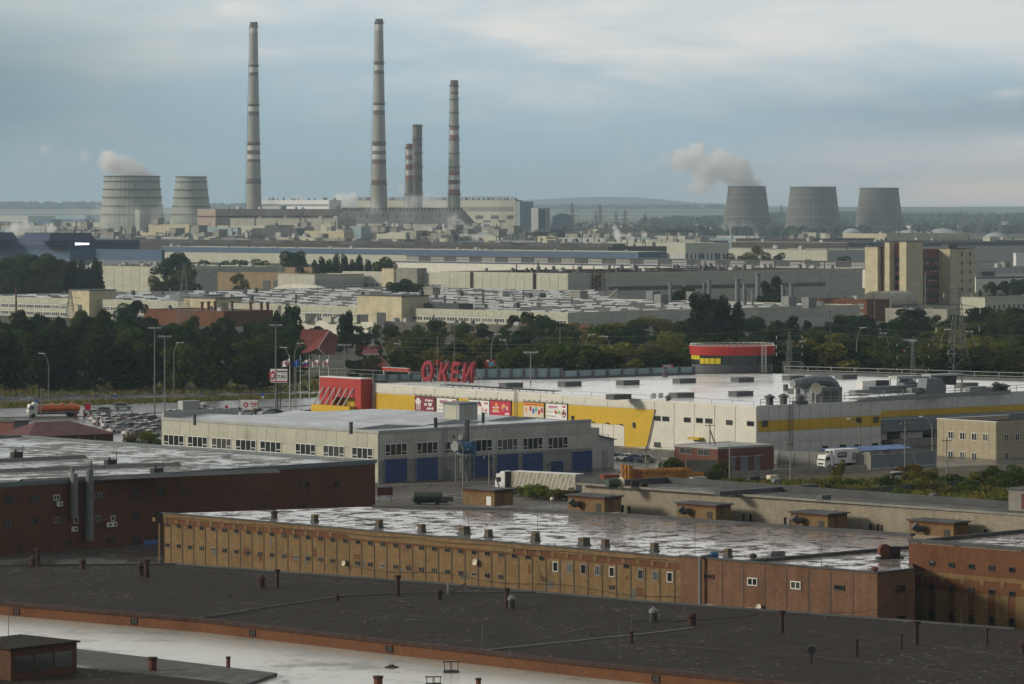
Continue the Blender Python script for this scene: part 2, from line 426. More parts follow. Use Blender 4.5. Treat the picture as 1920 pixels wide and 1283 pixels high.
pal('frame_grey', (.28, .28, .27), .6, .1, 1)
pal('frame_dark', (.05, .045, .04), .7, .1, 1)
pal('car_paint', (.5, .5, .5), .25, .05, .5, spec=.6, objcol=True)
pal('any_paint', (.5, .5, .5), .6, .1, .6, objcol=True)
pal('rubber', (.015, .015, .015), .8, .1, 2)
pal('tarp', (.40, .39, .31), .6, .12, .6, bump=.4, bscale=2)
pal('orange_tank', (.62, .15, .025), .4, .2, .6, streak=.3)
pal('crate_orange', (.60, .27, .05), .7, .2, 1.2, rv=.22)
pal('crate_dark', (.36, .09, .04), .7, .2, 1.2, rv=.25)
pal('green_tank', (.06, .085, .055), .6, .3, .8, streak=.3)
pal('skylight_white', (.70, .71, .70), .25, .08, .5, spec=.9, rv=.12)
pal('roof_grey_metal', (.34, .36, .37), .30, .22, .12, spec=.6, streak=0)
pal('hip_roof', (.13, .042, .038), .6, .25, .5, streak=.2)
pal('red_roof', (.20, .042, .032), .65, .2, .4, streak=.3)
pal('bark', (.08, .065, .05), .9, .3, 1.5)
pal('birch', (.5, .5, .46), .8, .4, 1.5)
pal('grass_blade', (.085, .085, .03), .9, .5, .3)
pal('kerb', (.34, .33, .30), .85, .2, .5)
pal('sign_blue', (.03, .12, .42), .5, .05, 1)
pal('yellow_text', (.75, .6, .05), .5, .05, 1)
pal('ink_red', (.50, .02, .05), .5, .05, 1); pal('ink_dark', (.035, .03, .04), .6, .05, 1); pal('ink_white', (.78, .77, .74), .5, .05, 1)
pal('ink_magenta', (.42, .03, .14), .5, .05, 1); pal('ink_maroon', (.20, .015, .045), .5, .08, .6); pal('ink_peach', (.72, .36, .16), .5, .1, 1)
pal('ink_orange', (.75, .34, .03), .5, .1, 1); pal('ink_teal', (.05, .38, .36), .5, .1, 1); pal('ink_blue', (.04, .12, .40), .5, .1, 1)
pal('ink_green', (.18, .34, .04), .5, .1, 1); pal('ink_grey', (.34, .33, .33), .5, .1, 1); pal('ink_cream', (.66, .60, .46), .5, .06, 1)
pal('screen_blue', (.10, .30, .50), .4, .1, 1)
pal('blue_tarp', (.05, .14, .42), .4, .2, 1)
pal('field', (.40, .37, .24), .95, .2, .004)
glass('pane', rv=.5); glass('pane_soft', (.035, .04, .04), .3, .5, rv=.8); glass('pane_far', (.05, .055, .055), .35, .5)
glass('glass_teal', (.022, .04, .045), .12, .7); glass('glass_dark', (.012, .016, .022), .15, .6)
pal('yellow_glass', (.62, .50, .02), .3, .05, .4)
brick('brick_ochre', (.19, .120, .053), (.245, .158, .072), (.17, .12, .065), dirt=.5, blotch=.3)
brick('brick_orange', (.145, .058, .026), (.18, .074, .034), (.10, .06, .035), dirt=.35, blotch=.2)
brick('brick_brown', (.165, .085, .048), (.205, .11, .062), (.12, .08, .055), dirt=.45, blotch=.3)
brick('brick_red', (.125, .055, .030), (.16, .073, .04), (.075, .045, .032), dirt=.4, blotch=.25)
brick('brick_red2', (.14, .052, .036), (.17, .068, .045), (.17, .09, .07), dirt=.3, blotch=.2)
brick('brick_white', (.30, .265, .20), (.37, .325, .25), (.14, .115, .085), w=.62, dirt=.4, blotch=.15)
brick('brick_dark', (.10, .045, .028), (.13, .06, .035), (.08, .05, .035), dirt=.4, blotch=.2)
brick('brick_tower', (.20, .07, .045), (.24, .09, .055), (.15, .08, .06), dirt=.3, blotch=.2)
wetroof('roof_membrane', (.86, .85, .82), (.30, .58), .045, .14, .44, .05, wet_sheen_tone=.9, sp=(.5, .6))
wetroof('roof_wet', (.070, .055, .046), (.43, .51), .34, .10, .8, .5, wet_sheen_tone=3.0, sp=(.08, .9))  # wet streaks paler than the dry felt: sky reflection partly painted in
wetroof('roof_wet2', (.085, .082, .065), (.45, .54), .26, .16, .6, .5, wet_sheen_tone=1.9, sp=(.2, .8))  # lighter wet patches carry painted sky sheen
wetroof('roof_flood', (.27, .26, .225), (.38, .50), .10, .24, .40, .8, wet_sheen_tone=1.7, sp=(.5, .9))  # water areas lightened in colour, painting in part of the sky reflection
wetroof('roof_dark', (.043, .036, .028), (.55, .63), 1.3, .3, .92, .7, wet_sheen_tone=1.0, sp=(.06, .55), cluster=.10)
wetroof('roof_mid', (.12, .115, .105), (.5, .66), .08, .2, .85, .3, wet_sheen_tone=.7, sp=(.1, .45))
wetroof('roof_pale', (.34, .34, .325), (.45, .6), .05, .15, .6, .2, wet_sheen_tone=.8, sp=(.2, .5))
wetroof('asphalt', (.085, .080, .072), (.40, .56), .09, .18, .75, .3, wet_sheen_tone=.75, sp=(.2, .5))
wetroof('road_asphalt', (.10, .10, .10), (.30, .50), .06, .22, .5, .2, wet_sheen_tone=.8, sp=(.3, .5))
wetroof('yard', (.125, .105, .085), (.45, .62), .07, .15, .85, .3, wet_sheen_tone=.6, sp=(.1, .5))
wetroof('yard_dirt', (.11, .095, .065), (.55, .7), .06, .2, .9, .3, wet_sheen_tone=.6, sp=(.1, .4))
leafmat('leaf_dark', (.020, .040, .011), (.036, .058, .014))
leafmat('leaf_green', (.045, .072, .014), (.078, .098, .020))
leafmat('leaf_olive', (.105, .110, .025), (.165, .145, .032))
leafmat('leaf_autumn', (.13, .10, .022), (.17, .12, .026))
leafmat('leaf_bright', (.10, .15, .015), (.17, .19, .025))
leafmat('leaf_far', (.030, .042, .022), (.045, .055, .028))
# ---- ground and far land
def hz(x, y):
 t = min(max((y-8500)/12500, 0), 1); t = t*t*(3-2*t)
 r = min(max((x+900)/3200, 0), 1)*min(max((y-11000)/8000, 0), 1)
 return t*(40-2*sin(x*.0009+1))+r*10
mm, gg = newmat('ground')
oc = gg.n('ShaderNodeTexCoord').outputs['Object']
ys = gg.n('ShaderNodeSeparateXYZ', {0: oc}).outputs[1]
na = gg.noise(oc, .004, 8, .6); nb = gg.noise(oc, .05, 6, .6)
c1 = gg.mix(gg.map(na, .42, .6), (.12, .115, .095), (.075, .085, .035))
c1 = gg.mix(gg.map(nb, .4, .7, 0, .5), c1, (.05, .05, .04))
fld = gg.n('ShaderNodeMapping', {'Vector': oc, 'Scale': (.3, 1, 1)}).outputs[0]
c2 = gg.mix(gg.map(gg.noise(fld, .0011, 3, .5), .42, .5), (.36, .33, .22), (.07, .085, .045))
c1 = gg.mix(gg.map(ys, 7800, 11000), c1, c2)
fin(gg, gg.n('ShaderNodeBsdfPrincipled', {'Base Color': c1, 'Roughness': .92, 'Specular IOR Level': .1}).outputs[0])
gb = MB(); xs = [-14000+28000*i/40 for i in range(41)]
yy = [-300, 400, 1500, 4000, 8000]+[8000+500*i for i in range(1, 44)]+[34000, 45000, 70000]
b0 = gb.pts([(x, y, hz(x, y)-.02 if y < 31000 else 40) for y in yy for x in xs])
for j in range(len(yy)-1):
 for i in range(40):
  q = b0+j*41+i; gb.f.append((q, q+1, q+42, q+41)); gb.mi.append(0)
tag(gb.build('ground', 'ground', smooth=True), kind='structure')
def hillmesh(name, pts, Y, depth, mat, kind='structure', seed=1, fine=6):
 "ridge traced as (u, v) tops, really standing at distance Y"
 rr = random.Random(seed); mb = MB(); cols = []
 us = np.linspace(pts[0][0], pts[-1][0], int((pts[-1][0]-pts[0][0])/fine))
 for u in us:
  v = float(np.interp(u, [p[0] for p in pts], [p[1] for p in pts]))
  cols.append((u, v+rr.uniform(-.25, .25)))
 prof = [(-depth, 0), (-depth*.55, .5), (-depth*.2, .88), (0, 1), (depth*.4, .8), (depth, 0)]
 ids = []
 for u, v in cols:
  x = (u-UC)*Y/F; top = H-(v-VH)*Y/F; row = []
  for d, k in prof:
   gz = hz(x, min(Y, 30000))-6; row.append((x, Y+d, gz+(top-gz)*k))
  ids.append(mb.pts(row))
 for a, b in zip(ids, ids[1:]):
  for k in range(len(prof)-1): mb.f.append((a+k, b+k, b+k+1, a+k+1)); mb.mi.append(0)
 return tag(mb.build(name, mat, smooth=True), kind=kind)
mm, gg = newmat('wooded_hill')
oc = gg.n('ShaderNodeTexCoord').outputs['Object']
c = gg.mix(gg.map(gg.noise(oc, .012, 7, .65), .35, .65), (.025, .036, .030), (.050, .060, .042))
bb = gg.n('ShaderNodeBump', {'Height': gg.noise(oc, .03, 5, .6), 'Strength': .8, 'Distance': 14})
fin(gg, gg.n('ShaderNodeBsdfPrincipled', {'Base Color': c, 'Roughness': 1, 'Specular IOR Level': 0, 'Normal': bb.outputs[0]}).outputs[0])
hillmesh('hills', [(-300, 392), (300, 391), (700, 386), (900, 381), (980, 376), (1060, 371.5), (1130, 369), (1190, 370), (1240, 374), (1290, 379), (1360, 383), (1500, 388), (1700, 392), (2200, 394)], 29500, 1600, 'wooded_hill', seed=3, fine=14)
hillmesh('hills', [(900, 395), (1000, 389), (1100, 387), (1280, 388), (1350, 391), (1420, 392), (1560, 389.5), (1640, 389), (1760, 388.5), (1850, 389), (1990, 390), (2300, 391)], 19500, 900, 'wooded_hill', seed=4)
hillmesh('hills', [(1310, 416), (1370, 408), (1440, 399), (1560, 396), (1640, 398), (1750, 402), (1850, 404), (2000, 404), (2300, 404)], 11500, 500, 'wooded_hill', seed=5)
def forest(name, zones, mat, seed=1):
 "joined crowns of a far wood"
 rr = random.Random(seed); mb = MB()
 for u0, u1, Y0, Y1, n, h0, h1, cl in zones:
  cen = [(rr.uniform(u0, u1), rr.uniform(Y0, Y1)) for _ in range(max(n//cl, 1))]
  for k in range(n):
   cu, cY = cen[k % len(cen)] if cl > 1 else (rr.uniform(u0, u1), rr.uniform(Y0, Y1))
   Y = cY+rr.gauss(0, 30) if cl > 1 else cY
   u = cu+rr.gauss(0, 7) if cl > 1 else cu
   x = (u-UC)*Y/F; hh = rr.uniform(h0, h1); r = hh*rr.uniform(.28, .5); z0 = hz(x, Y)-.5
   n_ = 6; rot = rr.uniform(0, 6.3)
   prof = [(r*.6, .1), (r*1.0, .4), (r*.8, .72), (r*.35, .95)]
   b = mb.pts([(x+q*rr.uniform(.75, 1.2)*cos(rot+2*pi*i/n_), Y+q*rr.uniform(.75, 1.2)*sin(rot+2*pi*i/n_), z0+hh*z*rr.uniform(.92, 1.08)) for q, z in prof for i in range(n_)]+[(x, Y, z0+hh)])
   for m_ in range(3):
    for i in range(n_):
     j = (i+1) % n_; mb.f.append((b+m_*n_+i, b+m_*n_+j, b+(m_+1)*n_+j, b+(m_+1)*n_+i)); mb.mi.append(0)
   for i in range(n_): mb.f.append((b+3*n_+i, b+3*n_+(i+1) % n_, b+4*n_)); mb.mi.append(0)
 return tag(mb.build(name, mat), kind='stuff')
forest('distant_forest', [(-150, 190, 18200, 19400, 420, 22, 40, 1), (380, 480, 18200, 19400, 90, 20, 34, 1), (980, 1360, 18000, 19000, 500, 14, 26, 1),
 (1380, 2100, 10500, 11300, 620, 18, 30, 1), (1200, 1420, 9200, 10600, 260, 16, 26, 6)], 'leaf_far', 5)
forest('distant_wood', [(1035, 1350, 6000, 8800, 640, 10, 17, 7), (1350, 2000, 6900, 10200, 900, 10, 18, 6), (1350, 1620, 6300, 6700, 160, 10, 19, 4), (-120, 330, 5600, 9500, 420, 9, 14, 6), (30, 130, 4200, 4700, 60, 9, 15, 4)], 'leaf_far', 9)
vm = MB(); vm.box(-6, 6, -5, 5, 0, 4.2); vm.k = 1; vm.face([(-6.5, -5.5, 4.2), (6.5, -5.5, 4.2), (6.5, 0, 7), (-6.5, 0, 7)]); vm.face([(6.5, 5.5, 4.2), (-6.5, 5.5, 4.2), (-6.5, 0, 7), (6.5, 0, 7)])
vme = vm.mesh('village_house', ['white_paint', 'mid_grey'])
for i in range(46):
 u = rnd.uniform(1045, 1345) if i < 34 else rnd.uniform(1700, 1915); Y = rnd.uniform(8200, 10500)
 o = link('village_house', vme, loc=((u-UC)*Y/F, Y, hz((u-UC)*Y/F, Y))); o.rotation_euler = (0, 0, rnd.uniform(0, 3)); o.scale = (rnd.uniform(.8, 1.8),)*3
 tag(o, 'tiny white village house among the distant trees '+('between the hangar and the cooling towers' if i < 34 else 'beyond the pale domed tanks at the right'), 'house', 'village houses among the far trees')
hb = MB(); hb.box(-11000, 11000, -250, 32500, -8, 330)
hm = bpy.data.materials.new('haze'); hm.use_nodes = True; MATS['haze'] = hm; g2 = G(hm.node_tree)
HAZE = g2.n('ShaderNodeVolumePrincipled', {'Color': (.72, .885, 1.0, 1), 'Density': 5.4e-5, 'Anisotropy': .8})
g2.n('ShaderNodeOutputMaterial', {'Volume': HAZE.outputs[0]})
tag(hb.build('haze', 'haze'), kind='stuff')
# ---- power station: cooling towers and chimneys
def cooling_tower(label, Y, uc, vt, wt, vb, wb, rings, mat='tower_concrete'):
 top = H-(vt-VH)*Y/F; rt = wt/2*Y/F; zb = H-(vb-VH)*Y/F; rb = wb/2*Y/F
 x = (uc-UC)*Y/F
 root = empty('cooling_tower', (x, Y, 0), 0.2, label, 'cooling tower', 'cooling towers of the power station')
 R = lambda z: rt+(rb-rt)*((top-z)/(top-zb))**1.18
 N = 40; mb = MB(); prof = [(R(max(z, 4)), z) for z in np.linspace(5, top, 16)]
 b = mb.pts([(r*(1.006 if i % 2 else .997)*cos(2*pi*i/(2*N)), r*(1.006 if i % 2 else .997)*sin(2*pi*i/(2*N)), z) for r, z in prof for i in range(2*N)])
 for k in range(15):
  for i in range(2*N):
   j = (i+1) % (2*N); mb.f.append((b+k*2*N+i, b+k*2*N+j, b+(k+1)*2*N+j, b+(k+1)*2*N+i)); mb.mi.append(0)
 sh = mb.build('shell', mat, root)
 ms = MB();
 ms.lathe([(prof[-1][0]*.985, top-.01), (prof[-1][0]*.95, top-12), (prof[-1][0]*.93, top-40)], 48, close=False)
 ms.build('inner_shell', 'soot', root)
 for v in rings:
  z = H-(v-VH)*Y/F
  if z < 6: continue
  r = R(z); q = MB(); q.lathe([(r*1.005, z-.9), (r*1.045, z-.9), (r*1.045, z+.5), (r*1.005, z+.5)], 48, close=False)
  q.build('ring_walkway', 'concrete_dark' if mat == 'haze_tinted_concrete' else 'concrete', root)
 q = MB(); r = rt; q.lathe([(r*.97, top-.8), (r*1.035, top-.8), (r*1.035, top+.7), (r*.97, top+.7), (r*.97, top-.8)], 48, close=False); q.build('rim', 'soot', root)
 for i in range(20):
  a = 2*pi*i/20; r0 = R(4)
  MB().tube((r0*1.03*cos(a), r0*1.03*sin(a), 0), (r0*cos(a+.08), r0*sin(a+.08), 6), .8, .8, 5).build('leg', 'tower_concrete', root)
 return root
cooling_tower('widest hazy cooling tower at far left with steam drifting from its rim', 5000, 247.5, 331, 102, 408, 118, (340, 355, 370, 386, 402), 'haze_tinted_concrete')
cooling_tower('pale hazy cooling tower beside the leftmost tall chimney', 5100, 358.5, 332, 57, 408, 76, (341, 356, 371, 387, 402), 'haze_tinted_concrete')
cooling_tower('grey cooling tower with a large white steam plume rising from it', 6900, 1400.5, 350, 70, 440, 96, (370, 387, 406, 425))
cooling_tower('widest dark grey cooling tower, the middle one of the right trio', 6700, 1524.5, 351, 85, 441, 110, (371, 389, 407, 426))
cooling_tower('narrow dark grey cooling tower behind the domed tanks', 7000, 1648.5, 353, 72, 436, 94, (372, 389, 408, 425))
def chimney(label, Y, uc, vt, wt, vb, wb, bands, rings, base='stack_concrete', topm='stack_brown'):
 x = (uc-UC)*Y/F; Z = lambda v: H-(v-VH)*Y/F
 root = empty('chimney', (x, Y, 0), 0, label, 'chimney', 'tall chimneys of the power station')
 top = Z(vt); R = lambda z: (wt/2+(wb-wt)/2*max((top-z)/(top-Z(vb)), 0)**1.25)*Y/F
 cuts = sorted({top, 0.0, 12.0, 24.0}|{Z(b[0]) for b in bands}|{Z(b[1]) for b in bands}|set(np.linspace(0, top, 14)))
 names = [base]+sorted({b[2] for b in bands}); mis = []
 for a, c in zip(cuts, cuts[1:]):
  mid = (a+c)/2; k = 0
  for b in bands:
   if Z(b[1]) <= mid <= Z(b[0]): k = names.index(b[2])
  mis.append(k)
 m = MB(); m.lathe([(R(z), z) for z in cuts], 28, close=False, mis=mis); m.build('shaft', names, root, smooth=False)
 m = MB(); m.lathe([(R(top)*.8, top-12), (R(top)*.8, top+.2), (R(top)*1.0, top+.2)], 24, close=False); m.build('flue', 'soot', root)
 for v in rings:
  z = Z(v); r = R(z); q = MB()
  q.lathe([(r, z-.5), (r*1.0+1.5, z-.3), (r+1.5, z+.1), (r, z+.1)], 20, close=False)
  q.lathe([(r+1.4, z+1.1), (r+1.5, z+1.25)], 20, close=False)
  for i in range(20): q.tube(((r+1.4)*cos(i*pi/10), (r+1.4)*sin(i*pi/10), z), ((r+1.4)*cos(i*pi/10), (r+1.4)*sin(i*pi/10), z+1.3), .08, .08, 3)
  q.build('platform', 'black_metal', root)
 q = MB()
 for v in list(rings)[:-1]:
  pass
 q.tube((-R(10)-.5, -1, 10), (-R(top)-.4, -1, top-3), .35, .35, 4); q.build('ladder', 'dark_metal', root)
 return root
W_, R_, Br, BR = 'stack_white', 'stack_red', 'stack_brown', 'stack_bright_red'
chimney('tallest grey chimney standing alone at the left beside the hazy cooling towers', 4800, 476, 42, 14.5, 392, 29, [(42, 50, Br), (50, 62, W_), (121, 126, Br), (126, 136, W_), (136, 143, Br), (196, 200, Br), (200, 209, W_), (209, 217, Br), (266, 273, Br), (273, 282, W_), (282, 290, Br), (290, 299, W_), (299, 304, Br), (335, 343, Br)], (51, 124, 197, 271, 343))
chimney('very tall banded chimney in the middle rising behind the sooty roofed hall', 4700, 711, 36, 15, 396, 31, [(36, 46, Br), (46, 57, W_), (115, 122, Br), (123, 132, W_), (132, 140, Br), (193, 198, R_), (198, 207, W_), (207, 216, R_), (265, 274, R_), (274, 283, W_), (283, 290, R_), (290, 299, W_), (299, 308, R_), (337, 346, R_)], (44, 119, 195, 270, 346))
chimney('red and white banded chimney rightmost of the tall ones', 4700, 852, 151, 14.5, 396, 23, [(151, 162, Br), (172, 177, R_), (236, 244, BR), (244, 253, W_), (253, 262, BR), (320, 329, BR), (329, 338, W_), (338, 346, BR), (346, 355, W_), (355, 365, BR)], (162, 187, 212, 237, 263, 288, 314, 340, 365))
chimney('stout mottled grey chimney with railed top in the middle pair', 4720, 783, 234, 17, 392, 18.5, [(270, 276, Br), (304, 312, R_), (329, 337, R_)], (237, 262, 288, 314, 339, 365), base='stack_dirty')
chimney('shortest chimney, red and white bands, touching the stout grey one', 4690, 767.5, 270, 12.5, 392, 16, [(270, 280, BR), (280, 291, W_), (291, 300, BR), (300, 308, W_), (308, 319, BR), (319, 329, W_), (329, 339, BR), (339, 366, 'stack_dirty')], (279, 366), base='stack_concrete')
# ---- generic industrial building
_prop = {}
def propmesh(kind):
 if kind in _prop: return _prop[kind]
 m = MB(); mats = 'galv'
 if kind == 'vent': m.box(-.7, .7, -.7, .7, 0, 1.6); m.lathe([(.9, 1.6), (.9, 2.0), (.2, 2.5)], 8); mats = 'dark_metal'
 elif kind == 'pipe': m.tube((0, 0, 0), (0, 0, 3.6), .35, .35, 7); m.lathe([(.6, 3.6), (.1, 4.1)], 7); mats = 'dark_metal'
 elif kind == 'unit': m.box(-1.8, 1.8, -1.2, 1.2, .3, 2.2, .1, .1); m.lathe([(.7, 2.2), (.7, 2.5)], 8, (-.8, 0)); m.lathe([(.7, 2.2), (.7, 2.5)], 8, (.8, 0)); mats = 'light_grey'
 elif kind == 'hut': m.box(-2.6, 2.6, -2, 2, 0, 3); m.box(-2.9, 2.9, -2.3, 2.3, 3, 3.25); mats = 'concrete'
 elif kind == 'whitehut': m.box(-3.4, 3.4, -2.4, 2.4, 0, 3.4); m.box(-3.7, 3.7, -2.7, 2.7, 3.4, 3.7); mats = 'cream'
 elif kind == 'dome': m.lathe([(2.2, 0), (2.2, .3), (1.5, 1.2), (.3, 1.6)], 10); mats = 'ink_grey'
 elif kind == 'sky': m.box(-3.6, 3.6, -.7, .7, 0, .42, .05, .45); mats = 'skylight_white'
 elif kind == 'mast': m.tube((0, 0, 0), (0, 0, 9), .12, .08, 4); mats = 'dark_metal'
 _prop[kind] = m.mesh(dict(vent='roof_vent', pipe='vent_pipe', unit='air_unit', hut='roof_hut', whitehut='roof_hut', dome='roof_light', sky='skylight', mast='roof_mast')[kind], mats)
 return _prop[kind]
def prop(b, kind, x, y, z=None, rz=0, sc_=1.0):
 me = propmesh(kind); o = link(me.name, me, b.root, (x, y, b.h if z is None else z)); o.rotation_euler = (0, 0, rz); o.scale = (sc_,)*3
 return o
def clutter(b, n, kinds=('vent', 'pipe', 'unit', 'hut'), x0=2, x1=None, y0=2, y1=None, umin=-60, umax=1980, s=(.8, 1.5), seed=0):
 rr = random.Random(seed+int(b.C.x)); x1 = x1 or b.W-2; y1 = y1 or b.D-2; k = 0; t = 0
 while k < n and t < n*30:
  t += 1; x, y = rr.uniform(x0, x1), rr.uniform(y0, y1); p = b.wp(x, y); u = UC+F*p.x/p.y
  if umin < u < umax:
   prop(b, rr.choice(kinds), x, y, rz=rr.choice((0, pi/2)), sc_=rr.uniform(*s)); k += 1
def monitors(b, n, mats=('pane_far', 'cream'), y0=None, y1=None, x=4, w=9, h=3.2, roofm='roof_mid', axis='y'):
 "raised glazed roof lantern running along the building in alternating bays"
 y0 = y0 or 2; y1 = y1 or b.D-2; L = (y1-y0)/n
 for i in range(n):
  m = MB(); m.box(x, x+w, y0+i*L+.15, y0+(i+1)*L-.15, b.h, b.h+h); m.build('roof_lantern', mats[i % len(mats)], b.root)
  if mats[i % len(mats)] != 'soot' and i % 2:
   q = MB()
   for k in range(1, 7): q.box(x-.12, x-.01, y0+i*L+L*k/7-.1, y0+i*L+L*k/7+.1, b.h+.3, b.h+h-.3)
   q.box(x-.12, x-.01, y0+i*L+.2, y0+(i+1)*L-.2, b.h+h*.5-.12, b.h+h*.5+.12); q.build('glazing_bar', 'brown_dark', b.root)
 m = MB(); m.box(x-.6, x+w+.6, y0-.5, y1+.5, b.h+h, b.h+h+.5); m.build('lantern_roof', roofm, b.root)
FAR = []
def hall(label, c, h, uL, uR, wall, roof='roof_mid', Y=None, name='factory_hall', cat='factory', group=None, par=.5, **k):
 b = B(name, label, cat, c, h, uL, uR, Y, group=group, **k); b.shell(wall, roof, par)
 FAR.append(b); return b
# --- the power station halls
b = hall('long turbine hall with a rusty lattice along its roof behind the red and white chimney', (967, 376), None, 668, 980, 'cream', Y=4850, name='power_station_hall', cat='power station')
for za, zb_ in ((b.h-14, b.h-8),): b.bandm('L', 4, b.D-4, za, zb_, 'mid_grey')
for ua, ub, va, vb in ((892, 906, 404, 411), (921, 935, 404, 411), (950, 963, 404, 411), (906, 920, 413, 417), (935, 948, 413, 417)): b.fbox('L', ua, va, ub, vb, 'pane_far', 'window_band', .3)
m = MB(); n = 46
for i in range(n):
 y0, y1 = b.D*i/n, b.D*(i+1)/n
 for z in (b.h+.6, b.h+4.2): m.box(-.3, .3, y0, y1, z, z+.5)
 m.box(-.3, .3, y0, y0+.6, b.h, b.h+4.2); m.tube((0, y0, b.h+.6), (0, y1, b.h+4.2), .28, .28, 3)
tag(m.build('roof_truss', 'stack_red', b.root), kind='stuff')
clutter(b, 26, ('vent', 'unit'), s=(1, 1.8))
b = hall('white striped station block beside the leftmost chimney', (617, 376), None, 486, 640, 'white_paint', Y=4950, name='power_station_block', cat='power station')
for v0, v1, mt in ((383, 387, 'teal_grey'), (392, 395, 'mid_grey'), (401, 403, 'mid_grey')): b.fbox('L', 487, v0, 616, v1, mt, 'window_band', .3)
clutter(b, 14, ('vent', 'unit'), s=(1, 1.6))
b = hall('pale blue-grey ribbed block at the right end of the turbine hall', (975, 379), None, 968, 1000, 'teal_grey', Y=4800, name='power_station_block', cat='power station')
b = hall('low white-ribbed block below the pale blue-grey one', (1009, 391), None, 996, 1031, 'light_grey', Y=4760, name='power_station_block', cat='power station')
b.fbox('R', 1011, 393, 1022, 430, 'blue_wall', 'cladding_strip', .4)
for i in range(9): b.fbox('R', 1010, 396+i*4, 1031, 396.7+i*4, 'teal_grey', 'wall_band', .6)
def arch(label, c, h, uL, uR, wall, roof, Y=None, rise=5, ends='R', name='arched_hangar', cat='hangar', **k):
 b = B(name, label, cat, c, h, uL, uR, Y, **k)
 w = MB(); w.prism(b.foot, 0, b.h, top=False); b.part('wall', w, wall)
 n = 14; m = MB()
 if ends == 'R': pt = lambda i, y: (b.W*(.5-.5*cos(pi*i/n)), y, b.h+rise*sin(pi*i/n)); A, Z = 0, b.D
 else: pt = lambda i, x: (x, b.D*(.5-.5*cos(pi*i/n)), b.h+rise*sin(pi*i/n)); A, Z = 0, b.W
 for i in range(n): q = [pt(i, A), pt(i+1, A), pt(i+1, Z), pt(i, Z)]; m.face(q if ends == 'R' else q[::-1])
 b.part('roof', m, roof)
 m = MB(); m.face([pt(i, A) for i in range(n+1)]); m.face([pt(i, Z) for i in range(n, -1, -1)]); b.part('gable', m, wall)
 return b
arch('small hangar with a dark rounded roof right of the blue-grey blocks', (1037, 411), None, 1034, 1075, 'teal_grey', 'concrete_dark', Y=4900, rise=7, ends='R')
def gable(label, c, h, uL, uR, wall, roof, Y=None, rise=8, name='gabled_hall', cat='factory', along='y', **k):
 b = B(name, label, cat, c, h, uL, uR, Y, **k)
 w = MB(); w.prism(b.foot, 0, b.h, top=False)
 if along == 'y':
  w.face([(0, 0, b.h), (b.W, 0, b.h), (b.W/2, 0, b.h+rise)]); w.face([(b.W, b.D, b.h), (0, b.D, b.h), (b.W/2, b.D, b.h+rise)])
 else:
  w.face([(0, b.D, b.h), (0, 0, b.h), (0, b.D/2, b.h+rise)]); w.face([(b.W, 0, b.h), (b.W, b.D, b.h), (b.W, b.D/2, b.h+rise)])
 b.part('wall', w, wall); m = MB(); e = .4
 if along == 'y':
  m.face([(-e, -e, b.h-.1), (b.W/2, -e, b.h+rise+.1), (b.W/2, b.D+e, b.h+rise+.1), (-e, b.D+e, b.h-.1)]); m.face([(b.W/2, -e, b.h+rise+.1), (b.W+e, -e, b.h-.1), (b.W+e, b.D+e, b.h-.1), (b.W/2, b.D+e, b.h+rise+.1)])
 else:
  m.face([(-e, -e, b.h-.1), (b.W+e, -e, b.h-.1), (b.W+e, b.D/2, b.h+rise+.1), (-e, b.D/2, b.h+rise+.1)]); m.face([(b.W+e, b.D+e, b.h-.1), (-e, b.D+e, b.h-.1), (-e, b.D/2, b.h+rise+.1), (b.W+e, b.D/2, b.h+rise+.1)])
 b.part('roof', m, roof); FAR.append(b)
 return b
b = gable('huge sooty roofed hall in front of the middle chimneys', (848, 420), None, 622, 892, 'olive_wall', 'soot', Y=4350, rise=15)
for i in range(34):
 y = 4+b.D*i/34; m = MB(); m.box(b.W/2-1.6, b.W/2+1.6, y, y+3.2, b.h+15, b.h+18.2); m.build('ridge_vent', 'soot', b.root)
for i in range(16):
 y = 20+b.D*i/17; prop(b, 'pipe', 7+rnd.uniform(0, 3), y, b.h+1, sc_=rnd.uniform(1.6, 2.8))
b = hall('olive works block with a dark end standing before the sooty roofed hall', (633, 411), None, 430, 668, 'olive_wall', Y=4250, name='works_block')
b.bandm('L', 3, b.D-3, b.h-24, b.h-17, 'soot'); b.bandm('L', 60, b.D-3, b.h-34, b.h-30, 'brown_dark')
for i in range(7): prop(b, 'pipe', 2, 12+i*17, rz=0, sc_=rnd.uniform(1, 2.2))
clutter(b, 16)
b = hall('pinkish end-lit office and works block below the leftmost chimney', (404, 393), None, 370, 660, 'pink_wall', Y=4600, name='works_block')
b.bandm('L', 0.5, b.D-.5, b.h-9.5, b.h-7.5, 'maroon'); b.bandm('R', 1, b.W-1, b.h-9.5, b.h-7.5, 'brown_dark')
clutter(b, 10, ('hut', 'unit', 'vent'), s=(1, 2))
b = hall('brown long shed in front of the pinkish works block', (446, 420.5), 24, 322, 690, 'ochre'); b.bandm('R', 1, b.W-1, 2, b.h-4, 'olive_wall'); clutter(b, 20)
b = hall('low cream shed at the left below the widest hazy cooling tower', (209, 418), 22, 115, 280, 'cream'); clutter(b, 10)
b = hall('long olive-grey roofed shed right of the low cream shed', (330, 430), 18, 205, 640, 'olive_wall', 'roof_mid'); clutter(b, 30)
b = hall('thin cream shed in front of the olive-grey shed', (305, 440), 16, 60, 640, 'cream', 'roof_mid'); clutter(b, 60, ('vent', 'pipe', 'unit', 'whitehut', 'hut'))
b = hall('faraway teal sheds strip at the left horizon', (160, 404), 24, -60, 240, 'teal_grey', 'roof_mid', Y=None)
b = hall('small cream shed at the far left edge with a blue neighbour', (52, 405.5), 22, -60, 104, 'cream');
b = hall('small blue shed left of the cooling tower', (95, 412), 20, 70, 140, 'blue_wall', 'roof_pale')
